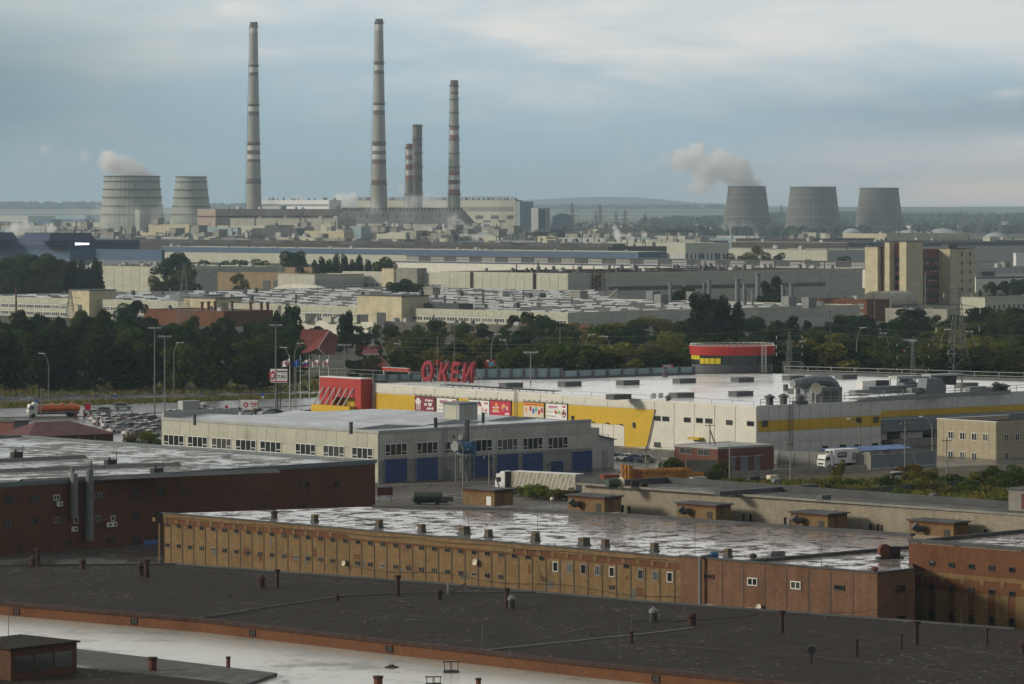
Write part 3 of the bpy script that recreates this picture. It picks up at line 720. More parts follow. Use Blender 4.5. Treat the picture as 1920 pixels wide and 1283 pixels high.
b = hall('blue and white shed at the foot of the widest cooling tower', (158, 411.5), 21, 115, 178, 'blue_wall', 'roof_pale')
b = hall('pale annex in the mist at the base of the widest cooling tower', (262, 394), None, 253, 300, 'haze_tinted_concrete', Y=4900)
b = hall('cream sheds row below the sooty roofed hall', (880, 430), 18, 560, 1230, 'concrete', 'roof_mid'); b.bandm('L', 1, b.D-1, 6, b.h-3, 'soot'); clutter(b, 70, ('vent', 'pipe', 'unit', 'hut'), y1=b.D, s=(1, 2.1))
b = hall('flat dark works strip below the small arched hangar', (1236, 432), 21, 1030, 1300, 'soot', 'roof_dark'); clutter(b, 12, ('pipe', 'vent'), s=(1.2, 2))
b = hall('low white building with pitched gables right of the cream sheds', (1015, 430), 19, 955, 1030, 'white_paint', 'roof_pale'); clutter(b, 8)
b = hall('cream and grey shed left of the first right cooling tower', (1288, 443.5), 16, 1228, 1341, 'cream', 'roof_mid'); b.bandm('R', 1, b.W-1, 1, b.h-2, 'teal_grey'); clutter(b, 10)  # blue-grey band paints the shaded right end, not windows
b = hall('cream shed before the narrow dark cooling tower', (1662, 439), 17, 1580, 1822, 'yellow_concrete', 'roof_dark'); clutter(b, 10)
for k, (c, h_, ul, ur, wl, rf, lab, n_) in enumerate((((470, 434.5), 21, 330, 760, 'concrete', 'roof_mid', 'weathered concrete shed left of centre', 18),
 ((1000, 437), 18, 640, 1060, 'brown_dark', 'roof_mid', 'brown works shed below the steam', 26), ((560, 441), 17, 420, 700, 'cream', 'roof_pale', 'cream low shed among the roof vents', 14), ((720, 446), 16, 180, 900, 'mid_grey', 'roof_mid', 'long mid grey strip hall left of the white one', 40), ((430, 451), 15, -60, 640, 'concrete_dark', 'roof_mid', 'dark strip hall behind the blue plant roof', 30),
 ((255, 426), 22, 90, 300, 'concrete', 'roof_mid', 'low hazy shed below the leftmost tower', 10), ((100, 424), 20, -60, 130, 'olive_wall', 'roof_mid', 'olive shed near the left edge beyond the blue plant', 6), ((1500, 449), 17, 1380, 1640, 'brown_dark', 'roof_mid', 'brown roofed shed below the right cooling towers', 14), ((1180, 440), 17, 1060, 1260, 'olive_wall', 'roof_mid', 'olive low shed below the far village', 8))):
 b = hall(lab, c, h_, ul, ur, wl, rf); clutter(b, n_, ('vent', 'pipe', 'unit', 'hut', 'whitehut'), s=(.7, 1.7), seed=k)
 if wl != 'soot': b.bandm('L', b.D*.1, b.D*.9, b.h*.35, b.h*.62, 'pane_far' if k % 2 else 'soot', 'window_band', .2)
for u, v0, v1, w, lab in ((1597, 428, 436, 34, 'partly hidden white domed tank left of the narrow cooling tower'), (1704, 431, 438, 44, 'low white domed tank just right of the narrow cooling tower'), (1766, 428, 440, 66, 'largest white domed tank at the right'), (1866, 436, 446, 46, 'rightmost low domed tank')):
 Y = 6300; zt = H-(v0-VH)*Y/F; r = w/2*Y/F; ze = H-(v1-VH)*Y/F
 t = empty('storage_tank', ((u-UC)*Y/F, Y, 0), 0, lab, 'tank', 'domed tanks behind the factory')
 m = MB(); m.lathe([(r, 0), (r, ze)], 28, close=False); m.build('wall', 'light_grey', t)
 m = MB(); m.lathe([(r*1.01, ze), (r*.75, ze+(zt-ze)*.5), (r*.4, ze+(zt-ze)*.85), (.3, zt)], 28); m.build('dome', 'light_grey', t)
# --- middle strata
b = hall('big white hall with a grey end and columns at its foot in the middle distance', (1285, 457), 15.5, 856, 1368, 'cream', 'roof_pale', name='white_hall')
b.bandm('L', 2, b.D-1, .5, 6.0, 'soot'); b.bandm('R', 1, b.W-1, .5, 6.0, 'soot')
for i in range(60):
 y = 2+b.D*i/60*.5
 if (i//7) % 2 == 0: m = MB(); m.box(-.5, -.1, y, y+1.6, .4, 6.1); m.build('column', 'white_paint', b.root)
for i in range(10):
 x = 4+b.W*i/11
 if i % 4 != 3: m = MB(); m.box(x, x+2.2, -.5, -.1, .4, 6.1); m.build('column', 'white_paint', b.root)
b.bandm('L', b.D*.43, b.D-.2, b.h-1.2, b.h+.4, 'blue_wall', 'blue_trim', .3)
for i in range(24): prop(b, 'dome', 6+rnd.uniform(0, 4), 6+b.D*.97*i/24, sc_=rnd.uniform(.5, .8))
clutter(b, 26, ('vent', 'pipe'), s=(1, 1.6))
b2 = B('stair_tower', 'pair of yellow stair towers on the long white hall', 'building', (1024, 443), None, 1012, 1046, 3800)
for x0, x1, mt in ((0, b2.W*.28, 'yellow_concrete'), (b2.W*.28, b2.W*.7, 'mid_grey'), (b2.W*.7, b2.W, 'yellow_concrete')):
 m = MB(); m.box(x0, x1, 1.5 if mt == 'mid_grey' else 0, 12, 0, b2.h-(1 if mt == 'mid_grey' else 0)); m.build('stair_shaft' if mt != 'mid_grey' else 'link_block', mt, b2.root)
b = hall('dark grey glazed hall left of the long white one', (858, 450.5), 15, 694, 900, 'mid_grey', 'roof_pale'); b.panels('L', 2, b.D-2, 1, b.h-2, 22, 3, 'slate', gap=.5, th=.2); clutter(b, 30, ('vent', 'unit', 'whitehut'), s=(.8, 1.3))
b = hall('long flat dark grey hall with glazed lantern strip above the blue one', (1140, 464), 15, -60, 1250, 'brown_dark', 'roof_mid'); monitors(b, 44, ('soot', 'pane_far', 'brown_dark'), x=8, w=16, h=2.6); clutter(b, 110, ('vent', 'pipe', 'unit', 'whitehut', 'hut', 'sky', 'sky'), x0=30, s=(.8, 1.7))
b = hall('very long low hall with a bright blue fascia', (1197, 473.5), 13.5, 304, 1250, 'cream', 'roof_mid'); b.bandm('L', -.2, b.D+.2, b.h-4.6, b.h+.1, 'blue_wall', 'blue_fascia', .25); b.bandm('R', 0, b.W, b.h-4.6, b.h+.1, 'blue_wall', 'blue_fascia', .25); b.bandm('L', 0, b.D*.4, .3, b.h-5, 'soot')
clutter(b, 40, ('vent', 'pipe', 'dome', 'unit'), s=(.7, 1.2))
b = hall('long white hall with alternating dark and pale roof lanterns', (1700, 505), 12, 738, 1800, 'white_wall', 'roof_mid'); b.bandm('L', -.2, b.D+.2, b.h-.6, b.h+.3, 'blue_dark', 'blue_trim', .2)
monitors(b, 36, ('soot', 'light_grey'), x=10, w=14, h=3.6)
for i in range(14): b.bandm('L', 40+i*19, 40.6+i*19, .2, b.h-.8, 'dark_metal', 'downpipe', .3)
b = hall('grey panel hall with a dark roofline behind the concrete tower block', (1590, 456), 18, 1372, 2100, 'grey_shade_panel', 'roof_dark')
b.bandm('L', 0, b.D, b.h-5, b.h+.2, 'brown_dark', 'roof_fascia', .3); b.bandm('R', 0, b.W, b.h-3.6, b.h+.2, 'soot', 'roof_fascia', .3); clutter(b, 30, ('vent', 'pipe', 'unit', 'whitehut'))
b = hall('cream panel hall with a blue-grey end among trees right of the middle', (1551, 470), 15, 1366, 1660, 'cream_panel', 'roof_mid'); b.panels('L', 1, b.D-1, 1, b.h-1, 20, 5, 'cream_panel', gap=.3); b.panels('R', 1, b.W-1, 1, b.h-1, 12, 5, 'light_grey', gap=.25); clutter(b, 8)  # light grey panels put the right end's shade into its colour
b = hall('low grey sheds behind the concrete tower at the right edge', (1790, 505), 9, 1700, 2100, 'light_grey', 'roof_mid'); clutter(b, 10)
b = hall('white hall with blue trim at the right edge behind trees', (1830, 521), 8.5, 1700, 2100, 'white_wall', 'roof_mid'); b.bandm('R', 0, b.W, b.h-.5, b.h+.3, 'blue_dark', 'blue_trim', .2); monitors(b, 10, ('soot', 'yellow_concrete'), x=8, w=12, h=3)
b = hall('small white panel house at the right edge', (1905, 476), 17, 1900, 1960, 'white_paint', 'roof_mid'); b.bandm('R', 1, 30, 6, 8, 'pane_far')
b = hall('big dark blue plant building with an illuminated white sign', (131, 452), 26, -80, 262, 'blue_wall', 'roof_mid', name='blue_plant'); B1 = b
b.bandm('L', 2, b.D, b.h-7.0, b.h-2.6, 'blue_dark', 'window_band'); b.bandm('R', 1, b.W-1, b.h-6.2, b.h-1.2, 'blue_dark', 'window_band')
b.bandm('R', 1, b.W-1, 1, b.h-13.5, 'slate', 'window_band'); b.bandm('L', 1, b.D-1, 1, b.h-13, 'slate', 'window_band')
for i in range(26): b.bandm('R', 3+b.W/27*i, 3.35+b.W/27*i, 1, b.h-13.5, 'teal_grey', 'mullion', .2)
t = empty('roof_penthouse', b.wp(6, 30, b.h), b.root.rotation_euler[2], 'dark violet-blue flared plant room on the roof of the blue plant', 'plant room', 'flared plant rooms')
m = MB(); m.box(-26, 16, -32, 2, 0, 5.2, 3, 2); m.build('housing', 'blue_dark', t); m = MB(); m.box(-23, 13, -30, 0, 5.2, 5.7); m.build('roof', 'soot', t)
t2 = copy_tree(t, b.wp(-10, 100, b.h), label='second dark flared plant room cut by the left edge of the blue plant')
b = hall('lower glazed blue wing at the right end of the blue plant', (303, 470), None, 180, 309, 'blue_wall', 'roof_mid', Y=2640, name='blue_plant_wing', cat='factory'); b.bandm('L', 1, b.D-1, 1, b.h-7, 'slate', 'window_band')
mE, gE = newmat('sign_glow'); gE.n('ShaderNodeOutputMaterial', {'Surface': gE.n('ShaderNodeEmission', {'Color': (.93, .95, 1, 1), 'Strength': 1.6}).outputs[0]})
t, z = B1.on('R', 153, 457.5); s_ = B1.root
sg = empty('lit_sign', B1.wp(t, -.6, z), B1.root.rotation_euler[2], 'glowing white wordmark sign on the blue plant building', 'sign')
m = MB()
for k, (x0, w, h_) in enumerate(((-6.2, 1.6, 1.5), (-4.4, 1.4, 1.2), (-2.8, 1.8, 1.4), (-.8, 1.3, 1.0), (.7, 1.5, 1.1), (2.4, 1.4, 1.0), (4.0, 2.2, 1.0))): m.box(x0, x0+w, -.2, .2, -h_/2-.2, h_/2+.2, .12, 0)
tag(m.build('lettering', 'sign_glow', sg), kind='stuff')
m = MB(); m.box(-6.6, 6.6, .25, .4, -1.2, 1.2); m.build('backing', 'blue_dark', sg)
rb = random.Random(21); TN = (('cream', 'cream'), ('concrete', 'grey'), ('olive_wall', 'olive'), ('light_grey', 'pale grey'), ('brown_dark', 'dark brown'), ('mid_grey', 'dull grey'), ('teal_grey', 'bluish'), ('yellow_concrete', 'yellowish'), ('soot', 'sooty'), ('cream_panel', 'cream panelled'))
PLC = ((130, 'beyond the blue plant'), (300, 'under the widest left tower'), (420, 'below the second left tower'), (520, 'below the tallest left chimney'), (640, 'below the striped station block'), (740, 'below the middle tall chimney'), (830, 'below the stout chimney'), (920, 'below the right banded chimney'), (1040, 'below the turbine hall end'), (1150, 'below the arched hangar'), (1290, 'below the far village'), (1400, 'before the plumed tower'), (1500, 'left of the middle grey tower'), (2000, 'below the domed tanks'))
k = 0
for k in range(100):
 u = (k*193) % 1640-20+rb.uniform(-30, 30); v = 424+((k*7) % 36)*.98 if u < 1000 else 440+(k*5 % 18); w = rb.uniform(26, 120); hh_ = rb.uniform(.22, .42)*50*(1-.35*(v-424)/40)
 if u < 1000: v = 422+((k*7) % 29); hh_ = H-(v-VH)*(4250-(v-422)*14)/F; w *= .8
 tn, lb = TN[k % 10]; pl_ = next(t for a, t in PLC if u < a); dep = 'far' if v < 436 else 'middle' if v < 448 else 'near'
 try: b = hall('%s works block with %s roof, %s strip, %s' % (lb, ('vented', 'plain', 'cluttered')[k % 3], dep, pl_), (u, v), hh_, u-w, u+rb.uniform(6, 30), tn, rb.choice(('roof_mid', 'roof_dark', 'roof_pale')), name='works_block', group='works blocks before the power station', par=.3)
 except Exception: continue
 if k % 2: b.bandm('L', b.D*.05, b.D*.95, b.h*.45, b.h*.7, rb.choice(('pane_far', 'soot', 'mid_grey')), 'window_band', .2)
 clutter(b, (3, 1, 7)[k % 3], ('pipe', 'vent', 'unit', 'pipe', 'hut'), x0=.5, y0=.5, s=(.8, 2.4), seed=k)
# ---- panel factory, sawtooth factory, tower block
b = hall('large grey panel hall with a rusty fire escape and a strip window', (1065, 514), 16.5, 827, 1617, 'cream_panel', 'roof_dark', name='panel_hall', par=.3); PF = b
b.panels('L', .6, b.D-.6, .4, b.h-.6, 15, 6, 'cream_panel', gap=.22, th=.14)
zt = b.on('R', 1142, 538)[1]; zb = b.on('R', 1142, 545.5)[1]; ta = b.on('R', 1142, 540)[0]; tb = b.on('R', 1547, 540)[0]
nr = 6; hh = (b.h-1)/nr
b.panels('R', .6, b.W-.6, .4, zb-.1, 26, 3, 'grey_shade_panel', gap=.22, th=.14); b.panels('R', .6, b.W-.6, zt+.1, b.h-.6, 26, 3, 'grey_shade_panel', gap=.22, th=.14)  # right face in greyer panels: its shade is put into the colour
b.bandm('R', ta, tb, zb, zt, 'pane_far', 'strip_window', .08)
m = MB()
for i in range(70): x = ta+(tb-ta)*i/70; m.box(x, x+.25, -.2, -.08, zb, zt)
tag(m.build('mullion', 'mid_grey', b.root), kind='stuff')
b.panels('R', tb+.5, b.W-.6, zb, zt, 3, 1, 'grey_shade_panel', gap=.22, th=.14)
for u in (884, 886.5, 1002, 1004.5): t, _ = b.on('L', u, 520); MB().box(-.8, -.35, t-.2, t+.2, 0, b.h+.3).build('downpipe', 'rusty_dark', b.root)
t, _ = b.on('R', 1117, 540); fe = empty('fire_escape', b.wp(t, -.3), b.root.rotation_euler[2], 'rust red zigzag steel fire escape on the large grey panel hall', 'fire escape')
m = MB()
for x in (-3, 3):
 for y in (-.3, -2.6): m.tube((x, y, 0), (x, y, b.h+1), .22, .22, 4)
m.build('frame', 'rust', fe)
for k in range(7):
 z = 1.5+k*2.4; s_ = 1 if k % 2 else -1
 m = MB(); m.box(-3, 3, -2.6, -.3, z, z+.15); m.tube((-3, -2.6, z+1), (3, -2.6, z+1), .1, .1, 4); m.build('landing', 'rust', fe)
 if k < 6: m = MB(); m.tube((-2.6*s_, -1.4, z), (2.6*s_, -1.4, z+2.4), .3, .3, 4); m.build('stair_flight', 'rust', fe)
for i in range(90):   # raised rusty roof edge seams and pipes
 pass
clutter(b, 60, ('vent', 'pipe', 'vent', 'unit'), s=(.7, 1.2))
for i in range(26):
 y = rnd.uniform(2, b.D-6); x = rnd.uniform(3, b.W-20); m = MB(); m.box(x, x+rnd.uniform(8, 18), y, y+.7, b.h, b.h+.5); m.build('roof_duct', rnd.choice(('rust', 'rusty_dark', 'light_grey')), b.root)
b = B('skylight_factory', 'long low factory with hundreds of bright white skylights on its roof', 'factory', (1065, 588), 8.3, -90, 1612); SF = b
D, W = b.D, b.W
b.foot = [(0, 0), (W, 0), (W, 150), (W+150, 290), (W+150, D), (0, D)]
b.shell('cream', 'roof_mid', .4)
b.foot = [(0, 0), (W, 0), (W, D), (0, D)]
b.panels('R', .5, W-.5, .3, b.h-.4, 22, 2, 'grey_shade_panel', gap=.2, th=.12)  # right face panels toned grey to paint in its shade
segs = [(1070, 985, 3), (970, 772, 14), (685, 545, 9), (510, 362, 9), (345, 190, 10), (145, -60, 12)]
def strip_band(face, t0, t1, z0, z1): b.bandm(face, t0, t1, z0, z1, 'pane_far', 'window_strip', .03)  # thin strip of window panes on a face
for u1, u0, n in segs:
 ta = b.on('L', u1, 590)[0] if u1 < 1065 else .6; tb = b.on('L', u0, 590)[0]
 b.panels('L', ta, tb, b.h-2.2, b.h-.3, n, 1, 'cream_panel', gap=.2)
 for zc in (b.h-3.6, b.h-6.8) if u1 < 1000 else (b.h-3.6,):
  n2 = max(int((tb-ta)/6.2), 1); w = (tb-ta)/n2
  for i in range(n2): b.winm('L', ta+w*(i+.5), zc, w*.92, 1.9, 4, 'frame_white', 'pane_soft', .22)
for u1, u0, vt, mt in ((770, 686, 556, 'yellow_concrete'), (184, 146, 545, 'yellow_concrete'), (420, 362, 560, 'yellow_concrete')):
 ta, tb = b.on('L', u1, 580)[0], b.on('L', u0, 580)[0]; z = H-(vt-VH)*(b.wp(0, ta).y)/F
 m = MB(); m.box(-5, 10, ta, tb, 0, z); m.build('stair_tower', mt, b.root); m = MB(); m.box(-5.3, 10.3, ta-.3, tb+.3, z, z+.4); m.build('cap', 'soot', b.root)
 m = MB(); m.box(-5.1, -4.9, ta+(tb-ta)*.35, ta+(tb-ta)*.55, 0, z*.5); m.build('entrance', 'pane_far', b.root)
for ua, ub, v in ((1031, 925, 552), (280, 342, 545)):
 pass
m = MB(); ta, tb = b.on('L', 342, 580)[0], b.on('L', 278, 580)[0]; m.box(12, 22, ta, tb, b.h, b.h+3.2); m.build('roof_block', 'slate', b.root)
m = MB(); ta, tb = b.on('L', 840, 580)[0], b.on('L', 775, 580)[0]; m.box(6, 14, ta, tb, b.h, b.h+2.4); m.build('roof_block', 'soot', b.root)
sk = []
me = propmesh('sky'); st = MB()
cand = []
for i in range(200):
 for j in range(40):
  x = 7+j*17+(i % 3)*2.5; y = 5+i*12+(j % 2)*6
  if y > D-4 or x > W+145 or (x > W-4 and y < 155+(x-W)*.95): continue
  if rnd.random() < .22: continue
  p = b.wp(x, y); u = UC+F*p.x/p.y
  if -30 < u < 1610: cand.append((p.y, x, y))
cand.sort()
for k, (d, x, y) in enumerate(cand):
 a = rnd.uniform(-.12, .12)
 if k < 300:
  o = link('skylight', me, b.root, (x, y, b.h)); o.rotation_euler = (0, 0, a-.72); o.scale = (rnd.uniform(.6, 1.0), rnd.uniform(1, 1.8), 1)
 else:
  st.M = Matrix.Translation((x, y, b.h)) @ Matrix.Rotation(a-.72, 4, 'Z') @ Matrix.Diagonal((rnd.uniform(.6, 1.0), rnd.uniform(1, 1.8), 1, 1))
  st.box(-3.6, 3.6, -.7, .7, 0, .42, .05, .45)
st.M = None; tag(st.build('distant_skylights', 'skylight_white', b.root), kind='stuff')
clutter(b, 46, ('vent', 'pipe', 'unit'), x1=W-3, s=(.6, 1.1), seed=3)
for u, v, w, h_ in ((1383, 574, 1.6, 11), (1396, 573, 1.2, 9), (1257, 566, 1.1, 8), (1330, 572, 1.2, 10), (1411, 572, .8, 6), (1468, 572, 1.2, 8), (1484, 574, 1.3, 9), (1320, 560, .9, 7), (1421, 560, 1.6, 11), (1284, 560, .8, 6)):
 x, y = b.top(u, v); m = MB(); m.tube((x, y, b.h), (x, y, b.h+h_), w*.7, w*.7, 10); m.tube((x, y, b.h+h_), (x, y, b.h+h_+.5), w, w, 10); m.build('exhaust_stack', rnd.choice(('galv', 'stack_dirty', 'galv')), b.root)
for u, v in ((1240, 572), (1300, 566), (1480, 576), (1517, 578), (1225, 565)):
 x, y = b.top(u, v); m = MB(); m.box(x-2.5, x+2.5, y-2, y+2, b.h+1, b.h+4.5); m.box(x-2.2, x+2.2, y-1.8, y+1.8, b.h, b.h+1); m.build('plant_unit', 'galv', b.root)
b = hall('low dark roofed annex between the skylight factory and the panel hall', (1110, 563.5), 8, 762, 1140, 'light_grey', 'roof_dark', name='annex'); clutter(b, 8, ('unit', 'hut', 'vent'), s=(1, 1.3))
b = hall('long pale panel hall partly hidden by the poplars on the left', (345, 503), 14.5, 120, 522, 'cream_panel', 'roof_mid', name='panel_hall')
b.panels('L', .5, b.D-.5, .3, b.h-.5, 14, 6, 'cream_panel', gap=.3, th=.12); b.panels('R', .5, b.W-.5, .3, b.h-.5, 10, 5, 'light_grey', gap=.25, th=.12); clutter(b, 26, ('vent', 'unit', 'dome'), s=(.6, 1.1))  # grey panels on the right face: shade painted as colour
b = hall('ochre rendered sheds with tall dark openings in front of the pale panel hall', (560, 515), 10, 408, 600, 'ochre', 'roof_mid', Y=2120, name='shed')
for u in (500, 520, 541): b.fbox('L', u-7, 526, u+7, 545, 'pane_far', 'doorway', .15)
for ua, ub in ((533, 558), (570, 590)):
 b2 = hall('orange brick roof box %s of the low grey panel offices' % ('left' if ua < 560 else 'right'), (ub-5, 503), None, ua, ub, 'ochre', 'roof_mid', Y=2175, name='roof_box', cat='roof box')
b = hall('two storey grey panel office with window strips left of the yellow stair tower', (590, 516.5), 12.5, 521, 682, 'cream', 'roof_mid', name='office_block')
for f, L, n in (('L', b.D, 6), ('R', b.W, 9)):
 b.panels(f, .4, L-.4, b.h-5.5, b.h-2.2, n, 1, 'cream_panel' if f == 'L' else 'light_grey', gap=.15)  # cream on the lit face, grey painted in for the shaded one
 for z, h_ in ((b.h-1.6, .7), (b.h-7.2, 2.4), (2.2, 2.4)):
  for i in range(n): b.winm(f, L*(i+.5)/n, z, L/n*.86, h_, 3, 'frame_white', 'pane_far', .2)
b = hall('cream office block with dark ribbon windows left of the large panel hall', (829, 514), 13.5, 642, 850, 'cream', 'roof_mid', name='office_block')
for z, h_ in ((b.h-1.8, .8), (b.h-6.6, 2.4), (2.6, 2.4)):
 for i in range(18): b.winm('L', b.D*(i+.5)/18, z, b.D/18*.86, h_, 3, 'frame_white', 'pane_far', .2)
b2 = B('stair_tower', 'weathered yellow stair tower rising between the two cream office blocks', 'building', (738, 504), None, 716, 743, 2060)
m = MB(); m.box(0, b2.W, 0, b2.D, 0, b2.h); m.build('shaft', 'yellow_concrete', b2.root); m = MB(); m.box(-.2, b2.W+.2, -.2, b2.D+.2, b2.h, b2.h+.3); m.build('cap', 'concrete_dark', b2.root)
b = hall('grey upper block behind the yellow stair tower', (782, 505), 16, 743, 800, 'concrete', 'roof_mid', name='office_block')
arch('low white inflatable style hall in front of the grey panel office', (612, 551), 4, 508, 622, 'white_wall', 'white_metal', rise=5, ends='L', name='arched_hall', cat='hall')
arch('half round concrete hangar at the foot of the tower block', (1672, 571), 2, 1612, 1722, 'concrete_dark', 'concrete', Y=1790, rise=6, ends='L', name='arched_hangar')
b = hall('orange brick pump house in front of the skylight factory at the left', (420, 586), 6, 270, 512, 'brick_orange', 'roof_mid', name='brick_building', cat='building'); clutter(b, 4, ('unit', 'vent'), s=(.6, 1))
for u, v in ((379, 585), (391, 584), (403, 584), (435, 584), (470, 585), (490, 585), (502, 585)): x, y = b.top(u, v-2); m = MB(); m.tube((x, y, b.h), (x, y, b.h+3.2), .6, .6, 8); m.tube((x, y, b.h+3.2), (x, y, b.h+3.8), .9, .9, 8); m.build('roof_stack', 'rust', b.root)
b = hall('two storey orange brick building with white windows right of the skylight factory', (1625, 564), 9, 1528, 1668, 'brick_orange', 'roof_mid', name='brick_building', cat='building')
for u in (1549, 1569, 1592, 1614): b.win('L', u-5, 570, u+5, 579, 2, pm='pane_soft', bar=.15)
for u in (1569, 1592, 1614): b.win('L', u-5, 587, u+5, 594, 2, pm='pane_soft', bar=.15)
clutter(b, 5, ('unit', 'pipe', 'vent'), s=(.5, .8))
b = hall('long low grey shed at the foot of the concrete tower', (1776, 583), 6, 1660, 1800, 'olive_wall', 'roof_mid', name='shed'); clutter(b, 8, ('vent',), s=(.5, .8))
b = hall('white panel building with dark windows right of the tower block', (1847, 560), 8, 1800, 1990, 'cream_panel', 'roof_mid', name='office_block', Y=None)
for i in range(18): b.winm('R', 3+i*3.6, 4, 2.2, 2.6, 1, 'frame_white', 'pane_far', .2)
b = hall('dark brick shed among the trees behind the small red roofed house', (1108, 611), 5, 950, 1112, 'brick_red2', 'roof_mid', name='shed')
b = hall('grey roofed shed among trees in the middle behind the hypermarket', (1000, 614), 4.5, 720, 1010, 'concrete_dark', 'roof_mid', name='shed'); clutter(b, 12, ('unit', 'vent', 'pipe'), s=(.5, .9))
b = hall('white low workshops roof behind the big red roofed house', (700, 607), 4.5, 556, 705, 'white_wall', 'roof_pale', name='workshop'); clutter(b, 18, ('unit', 'vent', 'pipe', 'whitehut'), s=(.5, .9))
b = hall('grey shed glimpsed among trees left of the pylon', (1720, 640), 6, 1684, 1722, 'slate', 'roof_mid', Y=1230, name='shed')
root = empty('tower_block', P(1722, 570, 1960), 0, 'tall yellow concrete office tower with red brick window bays', 'tower block')
tb_ = B('x', None, None, (1722, 455), None, 1640, 1850, 1960); bpy.data.objects.remove(tb_.root)
root.location = (tb_.C.x, tb_.C.y, 0); root.rotation_euler = (0, 0, atan2(tb_.b[1], tb_.b[0])); tb_.root = root; b = tb_
Zt = lambda v, Y=1960: H-(v-VH)*Y/F
def slab(x0, x1, y0, y1, v, mt='yellow_concrete', nm='concrete_slab'):
 m = MB(); m.box(x0, x1, y0, y1, 0, Zt(v)); m.build(nm, mt, root)
 if nm == 'concrete_slab': m = MB(); m.box(x0-.15, x1+.15, y0-.15, y1+.15, Zt(v), Zt(v)+.5); m.build('cap', 'concrete_dark', root)
tL = lambda u: b.on('L', u, 500)[0]; tR = lambda u: b.on('R', u, 500)[0]
y1, y2, y3, y4 = tL(1700.5), tL(1691.5), tL(1679), tL(1664)
x_s = 0
slab(-9.6, 3.5, 0, 4.5, 454);
slab(-7.6, 8, 4.5, 9.5, 457, 'brick_tower', 'brick_bay')
slab(-11.5, 4, 9.5, 12.7, 455)
slab(-9.6, 4, 12.7, 17, 462, 'brick_dark', 'brick_bay')
slab(-12, 6, 17, 25.5, 464)
W1 = tR(1777)
slab(3.5, W1, 6, 16, 468, 'brick_tower', 'brick_bay')
for k in range(6):
 z = Zt(468)-4.2-k*4.6
 b.bandm('R', 4.2, W1-.3, z-2.3, z, 'glass_dark', 'window_strip', .12, off=6)
 m = MB()
 for i in range(12): x = 4.2+(W1-4.5)*i/12; m.box(x, x+.18, 5.8, 5.87, z-2.3, z)
 tag(m.build('mullion', 'frame_grey', root), kind='stuff')
 for i in range(3): m = MB(); xx = 4.6+rnd.uniform(0, W1-7); m.box(xx, xx+.9, 5.4, 5.85, z-3.0, z-2.4); m.build('air_conditioner', 'white_paint', root)
 m = MB(); m.box(-7.72, -7.6, 5.2, 9.0, z-2.3, z); m.build('window_strip', 'glass_dark', root)
W2, W3, W4, W5 = tR(1777), tR(1822), tR(1829), tR(1853)
slab(W2, W2+13, -1.5, 9, 468); slab(W2+13, W2+14.5, 2, 9, 470, 'brick_dark', 'brick_bay'); slab(W2+14.5, W2+22, 0, 8, 467)
for k in range(6):
 z = Zt(478)-k*4.6
 b.winm('R', W2+9.5, z, 1.6, 2.1, 1, 'frame_grey', 'pane_far', .12, off=-1.5); b.winm('R', W2+18, z, 1.5, 2.1, 1, 'frame_grey', 'pane_far', .12, off=0)
m = MB(); m.box(W2+2, W2+9, 1, 6, Zt(468)+.5, Zt(468)+2.2); m.build('roof_plant', 'soot', root)
# ---- hypermarket
V2 = -4900
b = B('hypermarket', 'huge white and yellow hypermarket with a wet shining roof and red sign', 'hypermarket', (1420, 762), 10.0, 608, 1651, vpl=V2); HM = b
q = lambda u, v: b.top(u, v)
n1_, n2_ = q(1651, 751.5), q(1646, 745)
pts = [(0, 0), (b.W, 0), (b.W, max(n2_[1]-n1_[1], 5))]
E_ = q(2150, 724)
step = pts[-1][1]
back = [q(2150, 722.5), q(1920, 714.5), q(1470, 701), q(1296, 701), q(1050, 709.5), q(886, 713), q(700, 719.0)]
foot = pts+[(E_[0], step)]+[p for p in back if True]+[(0, b.D)]
foot = [f for i, f in enumerate(foot)]
b.foot = foot
W, D = b.W, b.D
w = MB(); w.prism(foot, 0, b.h-.2, top=False); w.build('wall', 'white_wall', b.root)
r = MB(); r.prism(foot, b.h-.2, b.h, top=True); r.build('roof', 'roof_membrane', b.root)
def fpoly(name, face, pix, mat, d=.12):
 ps = [b.on(face, u, v) for u, v in pix]; m = MB()
 tr = (lambda t, z, o: (-o, t, z)) if face == 'L' else (lambda t, z, o: (t, -o, z))
 A = [tr(t, z, d) for t, z in ps]; Bk = [tr(t, z, 0) for t, z in ps]; n = len(A)
 i0 = m.pts(A+Bk); m.f.append(tuple(range(n))); m.mi.append(0)
 for i in range(n): j = (i+1) % n; m.f.append((i, n+i, n+j, j)); m.mi.append(0)
 o = m.build(name, mat, b.root)
 import bmesh
 bm = bmesh.new(); bm.from_mesh(o.data); bmesh.ops.recalc_face_normals(bm, faces=bm.faces); bm.to_mesh(o.data); bm.free(); return o
tq = b.on('L', 703, 730)[0]; tr_ = b.on('L', 1228, 760)[0]; zf = b.on('L', 1228, 768.5)[1]
b.panels('L', tr_, tq, zf, b.h-.15, 13, 1, 'white_wall', gap=.14, th=.16)
b.panels('L', .15, tr_, .4, b.h-.15, 5, 1, 'white_wall', gap=.14, th=.16)
fpoly('yellow_field', 'L', [(703, 737.5), (1229, 769), (1213, 838.5), (1171.5, 836.5), (1171.5, 797.5), (1087, 791.5), (1087, 803), (1066, 801), (1066, 795), (703, 775)], 'yellow_wall', .10)
ta = b.on('L', 1171, 800)[0]; tb = b.on('L', 1090, 800)[0]; b.panels('L', ta, tb, .4, b.on('L', 1130, 795)[1], 4, 1, 'white_wall', gap=.12, th=.05)
